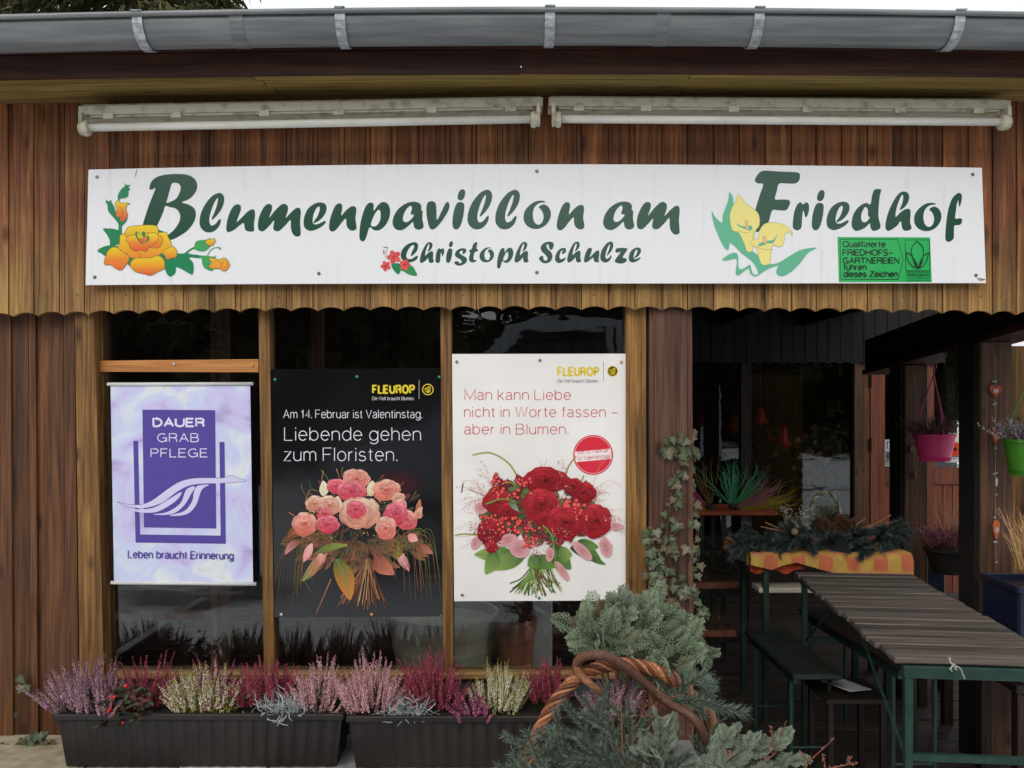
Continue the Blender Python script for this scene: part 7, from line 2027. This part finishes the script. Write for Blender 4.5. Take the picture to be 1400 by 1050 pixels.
for k in range(120):
    p = r0 + Vector((U(-.02, .10), U(-.03, .03), 0)); d = Vector((U(-.5, .5), U(-.2, .2), 1)).normalized(); L = U(.1, .28)
    b.tube([p, p + d * L * .6, p + d * L + Vector((U(-.03, .03), 0, -.02))], [.0015, .0012, .0005], 3, rnd.choice([S(196, 160, 110), S(170, 130, 86)]), cap=False)
o = b.build('dry_grass', M_LEAF, None, tuple(r0)); tag(o, 'tuft of straw coloured dry grass in the long blue tub at the right edge', 'plant')

# ------------------------------------------------------------------ things behind the front glass
rm_ = MB()
t = thing('round_tub', 'cream stoneware tub seen low behind the glass by the slim window post', 'tub', tuple(at(606, 905, 3.45)))
c = at(606, 905, 3.45); c.z = .35
def open_pot(R0, R1, H, c, n=36, bands=0):
    b = MB(); prof = [(0, 0), (R0, 0)]
    for k in range(13):
        f = k / 12; prof.append((R0 + (R1 - R0) * f ** .7 + (.003 if bands and k % 3 == 0 else 0), H * f))
    prof += [(R1 - .014, H), (R1 - .016, H - .04), (0, H - .05)]
    b.lathe(prof, n, c); return b
open_pot(.17, .225, at(0, 848, 3.3).z - c.z, c, bands=1).build('pot', M_CREAM, t)
pd = MB(); pd.box(c.x - .3, c.x + .55, 3.2, 3.75, FZ, .345); o = pd.build('low_bench', W_DARKX, None, (c.x, 3.45, FZ)); tag(o, 'dark low plinth behind the front glass carrying the tub and the terracotta pot', 'plinth')
t = thing('terracotta_pot', 'terracotta flower pot behind the glass under the white poster', 'pot', (at(706, 0, 3.3).x, 3.3, .36))
c2 = Vector((at(706, 0, 3.3).x, 3.38, .352)); s_ = F / 3.3
zz1 = at(0, 852, 3.3).z
b = MB(); R1 = 28 / s_; h_ = zz1 - c2.z
b.lathe([(0, 0), (R1 * .72, 0), (R1 * .92, h_ * .72), (R1 * 1.0, h_ * .72), (R1 * 1.05, h_), (R1 * .94, h_), (R1 * .9, h_ * .85), (0, h_ * .8)], 32, c2); b.build('pot', M_TERRA, t)
b = MB()
for k in range(160):
    p = c2 + Vector((U(-.05, .05), U(-.05, .05), h_ * .8)); d = Vector((U(-.7, .7), U(-.4, .4), 1)).normalized(); L = U(.04, .13); b.tube([p, p + d * L], [.001, .0005], 3, rnd.choice([S(96, 64, 56), S(70, 60, 44)]), cap=False)
    for j in range(4):
        q_ = p + d * L * U(.4, 1); b.spindle(q_, q_ + Vector((U(-1, 1), U(-1, 1), U(-1, 1))).normalized() * .008, .002, S(110, 76, 70))
b.build('dry_plant', M_LEAF, t)
b = MB(); b.box(at(728, 0, 3.55).x, at(755, 0, 3.55).x, 3.55, 3.57, .346, .95, bev=.003); o = b.build('white_board', M_WHITE, None, (at(740, 0, 3.55).x, 3.55, .346)); tag(o, 'pale upright board behind the terracotta pot inside the window', 'board')
for px0, px1, Y_ in ((288, 308, 3.9), (425, 440, 4.4)):
    b = MB(); b.box(at(px0, 0, Y_).x, at(px1, 0, Y_).x, Y_, Y_ + .07, FZ, ZCEIL - .141); b.build('inner_post', W_RED, pav, (at(px0, 0, Y_).x, Y_, 1))
b = MB(); b.box(at(140, 0, 4.0).x, at(288, 0, 4.0).x, 4.0, 4.05, at(0, 848, 4.0).z, at(0, 838, 4.0).z); b.build('inner_rail', W_RED, pav)
# netted planter hoops inside: plants in a row
for i, (px, py, hh, w) in enumerate(((395, 900, 55, 50), (450, 900, 62, 60), (500, 902, 45, 46))):
    b = MB(); r0 = at(px, py, 3.5); r0.z = max(r0.z, .40); s_ = F / 3.5
    for k in range(260):
        p = r0 + Vector((U(-.5, .5) * w / s_ * .7, U(-.06, .06), 0)); d = Vector((U(-.4, .4), U(-.3, .3), 1)).normalized(); L = hh / s_ * U(.5, 1.1)
        b.needle(p, p + d * L, .002, rnd.choice([S(50, 60, 40), S(96, 50, 60), S(70, 76, 50)]))
    b.lathe([(0, -.08), (.05, -.08), (.065, 0), (.06, 0), (0, -.01)], 16, r0, S(60, 50, 44))
    o = b.build('potted_heather', M_LEAF, None, tuple(r0)); tag(o, ['dim potted heather behind the glass, leftmost under the dark poster', 'dim potted heather behind the glass, middle one under the dark poster', 'dim potted heather behind the glass, rightmost under the dark poster'][i], 'plant', 'potted heathers behind the front glass')
b = MB(); b.box(at(370, 0, 3.6).x, at(528, 0, 3.6).x, 3.3, 3.75, FZ, .318); o = b.build('low_bench', W_DARKX, None, (at(450, 0, 3.6).x, 3.5, FZ)); tag(o, 'dark low plinth behind the glass under the dark poster carrying potted heathers', 'plinth')

# ------------------------------------------------------------------ in the shop window
def bell(label, px, py, w, h, Y=6.42):
    c = at(px, py + h / 2, Y); s_ = F / Y; R = w / s_ / 2; H = h / s_
    t = thing('red_bell', label, 'bell', tuple(c), 'red bells hanging in the shop window')
    b = MB(); b.lathe([(0, H), (R * .34, H * .98), (R * .55, H * .82), (R * .66, H * .5), (R * .76, H * .25), (R, .0), (R * .92, .0), (R * .6, H * .4), (0, H * .85)], 28, c); b.build('shell', M_RED, t, smooth=True)
    b = MB(); b.tube([c + Vector((0, 0, H)), c + Vector((0, 0, H + .45))], .002, 5); b.build('cord', M_RED, t)
    b = MB(); b.ball(c + Vector((0, 0, -.004)), R * .22, 10, 7); b.build('clapper', M_RED, t, smooth=True)
bell('leftmost of the three red bells in the shop window', 1003, 578, 20, 22); bell('highest of the three red bells in the shop window', 1040, 568, 20, 22); bell('largest and lowest of the three red bells, above the bouquet in the shop window', 1071, 596, 22, 26)
bq = thing('bouquet', 'mixed bouquet of pink, yellow and white flowers standing in the shop window', 'flowers', tuple(at(1085, 752, 6.5)))
b = MB(); c = at(1085, 752, 6.5); b.lathe([(0, 0), (.07, 0), (.09, .1), (.07, .22), (.08, .26), (.07, .26), (0, .2)], 20, c); b.build('vase', M_CREAM, bq)
b = MB(); fl_ = MB()
for k in range(420):
    e = at(U(1035, 1145), U(588, 700), 6.5 + U(-.12, .1)); p = c + Vector((0, 0, .25)); m_ = p.lerp(e, .8)
    if k % 4 == 0: b.tube([p, m_, e], .0016, 3, S(60, 84, 50), cap=False)
    for j in range(3):
        q_ = e + Vector((U(-.03, .03), U(-.03, .03), U(-.03, .03))); place_leaf(b, rnd.choice(LM), q_, (U(-1, 1), U(-1, 1), U(-.5, 1)), (0, -1, .5), U(1, 2))
for px, py, col, r_ in ((1055, 600, S(200, 60, 60), .03), (1072, 612, S(196, 90, 40), .026), (1090, 602, S(210, 170, 60), .026), (1060, 620, S(200, 180, 70), .022), (1100, 596, S(206, 96, 84), .024), (1094, 624, S(226, 220, 210), .03), (1108, 617, S(214, 140, 140), .028), (1102, 635, S(222, 110, 120), .026), (1120, 622, S(226, 170, 150), .03), (1130, 630, S(220, 150, 150), .026), (1085, 640, S(196, 170, 90), .022), (1050, 640, S(206, 120, 60), .022), (1115, 605, S(196, 160, 60), .02), (1040, 612, S(170, 50, 50), .024)):
    cc_ = at(px, py, 6.38)
    for k in range(26):
        d = Vector((rnd.gauss(0, 1), -abs(rnd.gauss(0, 1)), rnd.gauss(0, 1))).normalized(); k_ = U(.7, 1.1)
        fl_.spindle(cc_, cc_ + d * r_, r_ * .35, (col[0] * k_ * .6, col[1] * k_ * .6, col[2] * k_ * .6, 1), (col[0] * k_, col[1] * k_, col[2] * k_, 1))
b.build('greenery', M_LEAF, bq); fl_.build('blossoms', M_LEAF, bq)

# ------------------------------------------------------------------ spruce beyond the roof, and what stands behind the photographer
M_TREE = vcol('spruce needles', .8, .15, .3, 3)
M_TRUNK = mottled('tree bark', S(60, 48, 38), S(96, 80, 64), 8, .9, .5, dist=.03)
def spruce_mesh(H, R, n_br, n_need, seed, c0, c1, sz=.09):
    q = random.Random(seed); b = MB()
    for k in range(n_br):
        f = (k + q.random()) / n_br; z = H * (.06 + .93 * f); L = R * (1 - f) ** .85 * q.uniform(.75, 1.1) + .15; a = q.uniform(0, 2 * pi)
        o = Vector((cos(a), sin(a), 0)); sd_ = Vector((-sin(a), cos(a), 0))
        m = int(n_need * (L / R + .15))
        for j in range(m):
            t = q.random() ** .7; w = (L * .22) * (1 - t * .7)
            p = o * L * t + sd_ * q.uniform(-w, w) + Vector((0, 0, z - L * .35 * t * t + q.uniform(-.10, .04) * L * .3 - abs(q.gauss(0, .05)) * L))
            d = (o * q.uniform(.1, 1) + sd_ * q.uniform(-.8, .8) + Vector((0, 0, q.uniform(-1.1, .1)))).normalized(); s_ = sz * q.uniform(.7, 1.5)
            u = d.cross(Vector((q.uniform(-1, 1), q.uniform(-1, 1), q.uniform(-1, 1)))).normalized() * s_ * .16
            c = mixc(c0, c1, min(1, q.random() * (.4 + .6 * t)))
            b.add([p - u, p + u, p + d * s_], [(0, 1, 2)], cols=[c, c, mixc(c, c1, .4)])
    return b
TC0, TC1 = (.030, .036, .016, 1), (.13, .12, .05, 1)
def tree(label, loc, H, R, n_br, n_need, seed, sz, me=None, group=None):
    t = thing('spruce_tree', label, 'tree', loc, group)
    if me is None:
        c_ = spruce_mesh(H, R, n_br, n_need, seed, TC0, TC1, sz).mesh('crown', M_TREE)
        tk = MB(); tk.tube([(0, 0, 0), (0, 0, H * .5), (0, 0, H * .97)], [H * .022, H * .014, H * .003], 10); tm = tk.mesh('trunk', M_TRUNK)
    else: c_, tm = me
    for nm, m_ in (('crown', c_), ('trunk', tm)):
        o = bpy.data.objects.new(nm, m_); COL.objects.link(o); o.parent = t
    t.rotation_euler = (0, 0, seed * 1.3)
    return t, (c_, tm)
tree('large olive green spruce rising behind the pavilion at the upper left', (-4.7, 10.6, 0), 10.0, 4.3, 230, 620, 3, .13)
tr, tms = tree('tall spruce across the yard behind the photographer, leftmost', (-12.5, -11, 0), 9.0, 3.0, 90, 130, 5, .42, group='spruces across the yard')
for i, (x, y, s_, lab) in enumerate(((-8.6, -12.5, 1.1, 'tall spruce across the yard, second from the left'), (-5.0, -11.5, .95, 'tall spruce across the yard, third from the left'), (-3.0, -13.5, 1.05, 'tall spruce across the yard beside the open gap'),
                                     (9.6, -12.0, 1.0, 'tall spruce across the yard right of the open gap'), (13.4, -12.5, 1.1, 'tall spruce across the yard, second right of the gap'), (17.0, -12.5, .95, 'tall spruce across the yard, far right'))):
    t2, _ = tree(lab, (x, y, 0), 9, 3, 0, 0, 6 + i, .4, me=tms, group='spruces across the yard'); t2.scale = (s_, s_, s_)
hedge = MB(); q = random.Random(8)
for k in range(26000):
    x = q.uniform(-24, 28); y = -16.5 + q.gauss(0, .5); z = q.random() ** .8 * (4.3 + .5 * sin(x * .8) + .5 * sin(x * 2.1))
    d = Vector((q.uniform(-1, 1), q.uniform(-1, 1), q.uniform(-.2, 1))).normalized() * .35; u = d.cross(Vector((q.uniform(-1, 1), q.uniform(-1, 1), .3))).normalized() * .11
    c = mixc(TC0, TC1, q.random() * .6); p = Vector((x, y, z)); hedge.add([p - u, p + u, p + d], [(0, 1, 2)], cols=[c] * 3)
for k in range(52): hedge.box(-24 + k, -23.0 + k, -17.2, -16.8, 0, 3.7 + .5 * sin((k - 24) * .8), TC0)
o = hedge.build('hedge', M_TREE, None, (0, -16.5, 0), recalc=False); tag(o, 'tall dark hedge across the yard behind the photographer', 'hedge')

# parked van behind the photographer, seen only as a reflection in the glass
vn = thing('parked_van', 'grey blue van parked behind the photographer, seen only as a reflection in the window glass', 'van', (3.2, -2.4, 0))
M_VAN = mottled('grey blue car paint', S(168, 176, 186), S(176, 184, 192), 2, .3, 0, spec=.6)
M_VGL = mottled('dark car glass', S(12, 14, 16), S(18, 20, 22), 2, .05, 0, spec=.8)
M_TYRE = mottled('tyre rubber', S(22, 22, 22), S(34, 34, 34), 30, .9, .2)
VX = -.72; VS = 1.035
side = [(-.75, .35), (-.78, .75), (-.70, 1.0), (.10, 1.22), (.75, 2.02), (1.0, 2.12), (4.0, 2.14), (4.12, 2.0), (4.16, .4), (3.75, .32), (-.55, .30)]
body = MB(); body.prism([(x, z) for x, z in side], -3.3, -1.5); body.build('body', M_VAN, vn)
win = [(.36, 1.30), (.90, 1.96), (1.55, 1.98), (1.55, 1.28)]; win2 = [(1.72, 1.28), (1.72, 1.98), (2.7, 1.98), (2.7, 1.28)]; win3 = [(2.85, 1.28), (2.85, 1.98), (3.9, 1.97), (3.9, 1.28)]
for w_ in (win, win2, win3):
    b = MB(); b.prism(w_, -1.4995, -1.49); b.build('side_window', M_VGL, vn)
    b = MB()
    for i in range(4):
        p0, p1 = w_[i], w_[(i + 1) % 4]; b.tube([(p0[0], -1.488, p0[1]), (p1[0], -1.488, p1[1])], .018, 6)
    b.build('window_trim', M_BOX, vn)
for x in (.1, 3.3):
    b = MB(); b.lathe([(0, 0), (.2, 0), (.22, .02), (.33, .02), (.33, .2), (0, .2)], 28, (x, -1.66, .33), axis='y'); b.v = [(v[0], -1.46 - (v[1] + 1.66), v[2]) for v in b.v]; w_ = b.build('wheel', M_TYRE, vn)
    b = MB(); b.lathe([(0, .01), (.19, .006), (.2, 0)], 20, (x, -1.45, .33), axis='y'); b.build('rim', M_GALV, w_)
b = MB(); b.box(2.6, 2.78, -1.488, -1.47, 1.08, 1.12, bev=.004); b.build('door_handle', M_BOX, vn)
b = MB(); b.box(.45, .60, -1.46, -1.30, 1.28, 1.46, bev=.02); b.build('mirror', M_BOX, vn)
b = MB(); b.box(1.62, 1.64, -1.4985, -1.495, .5, 2.0); b.build('door_gap', M_GRIME, vn)

vn.location = (3.2 + VX, -2.2, 0); vn.scale = (VS, 1, VS)
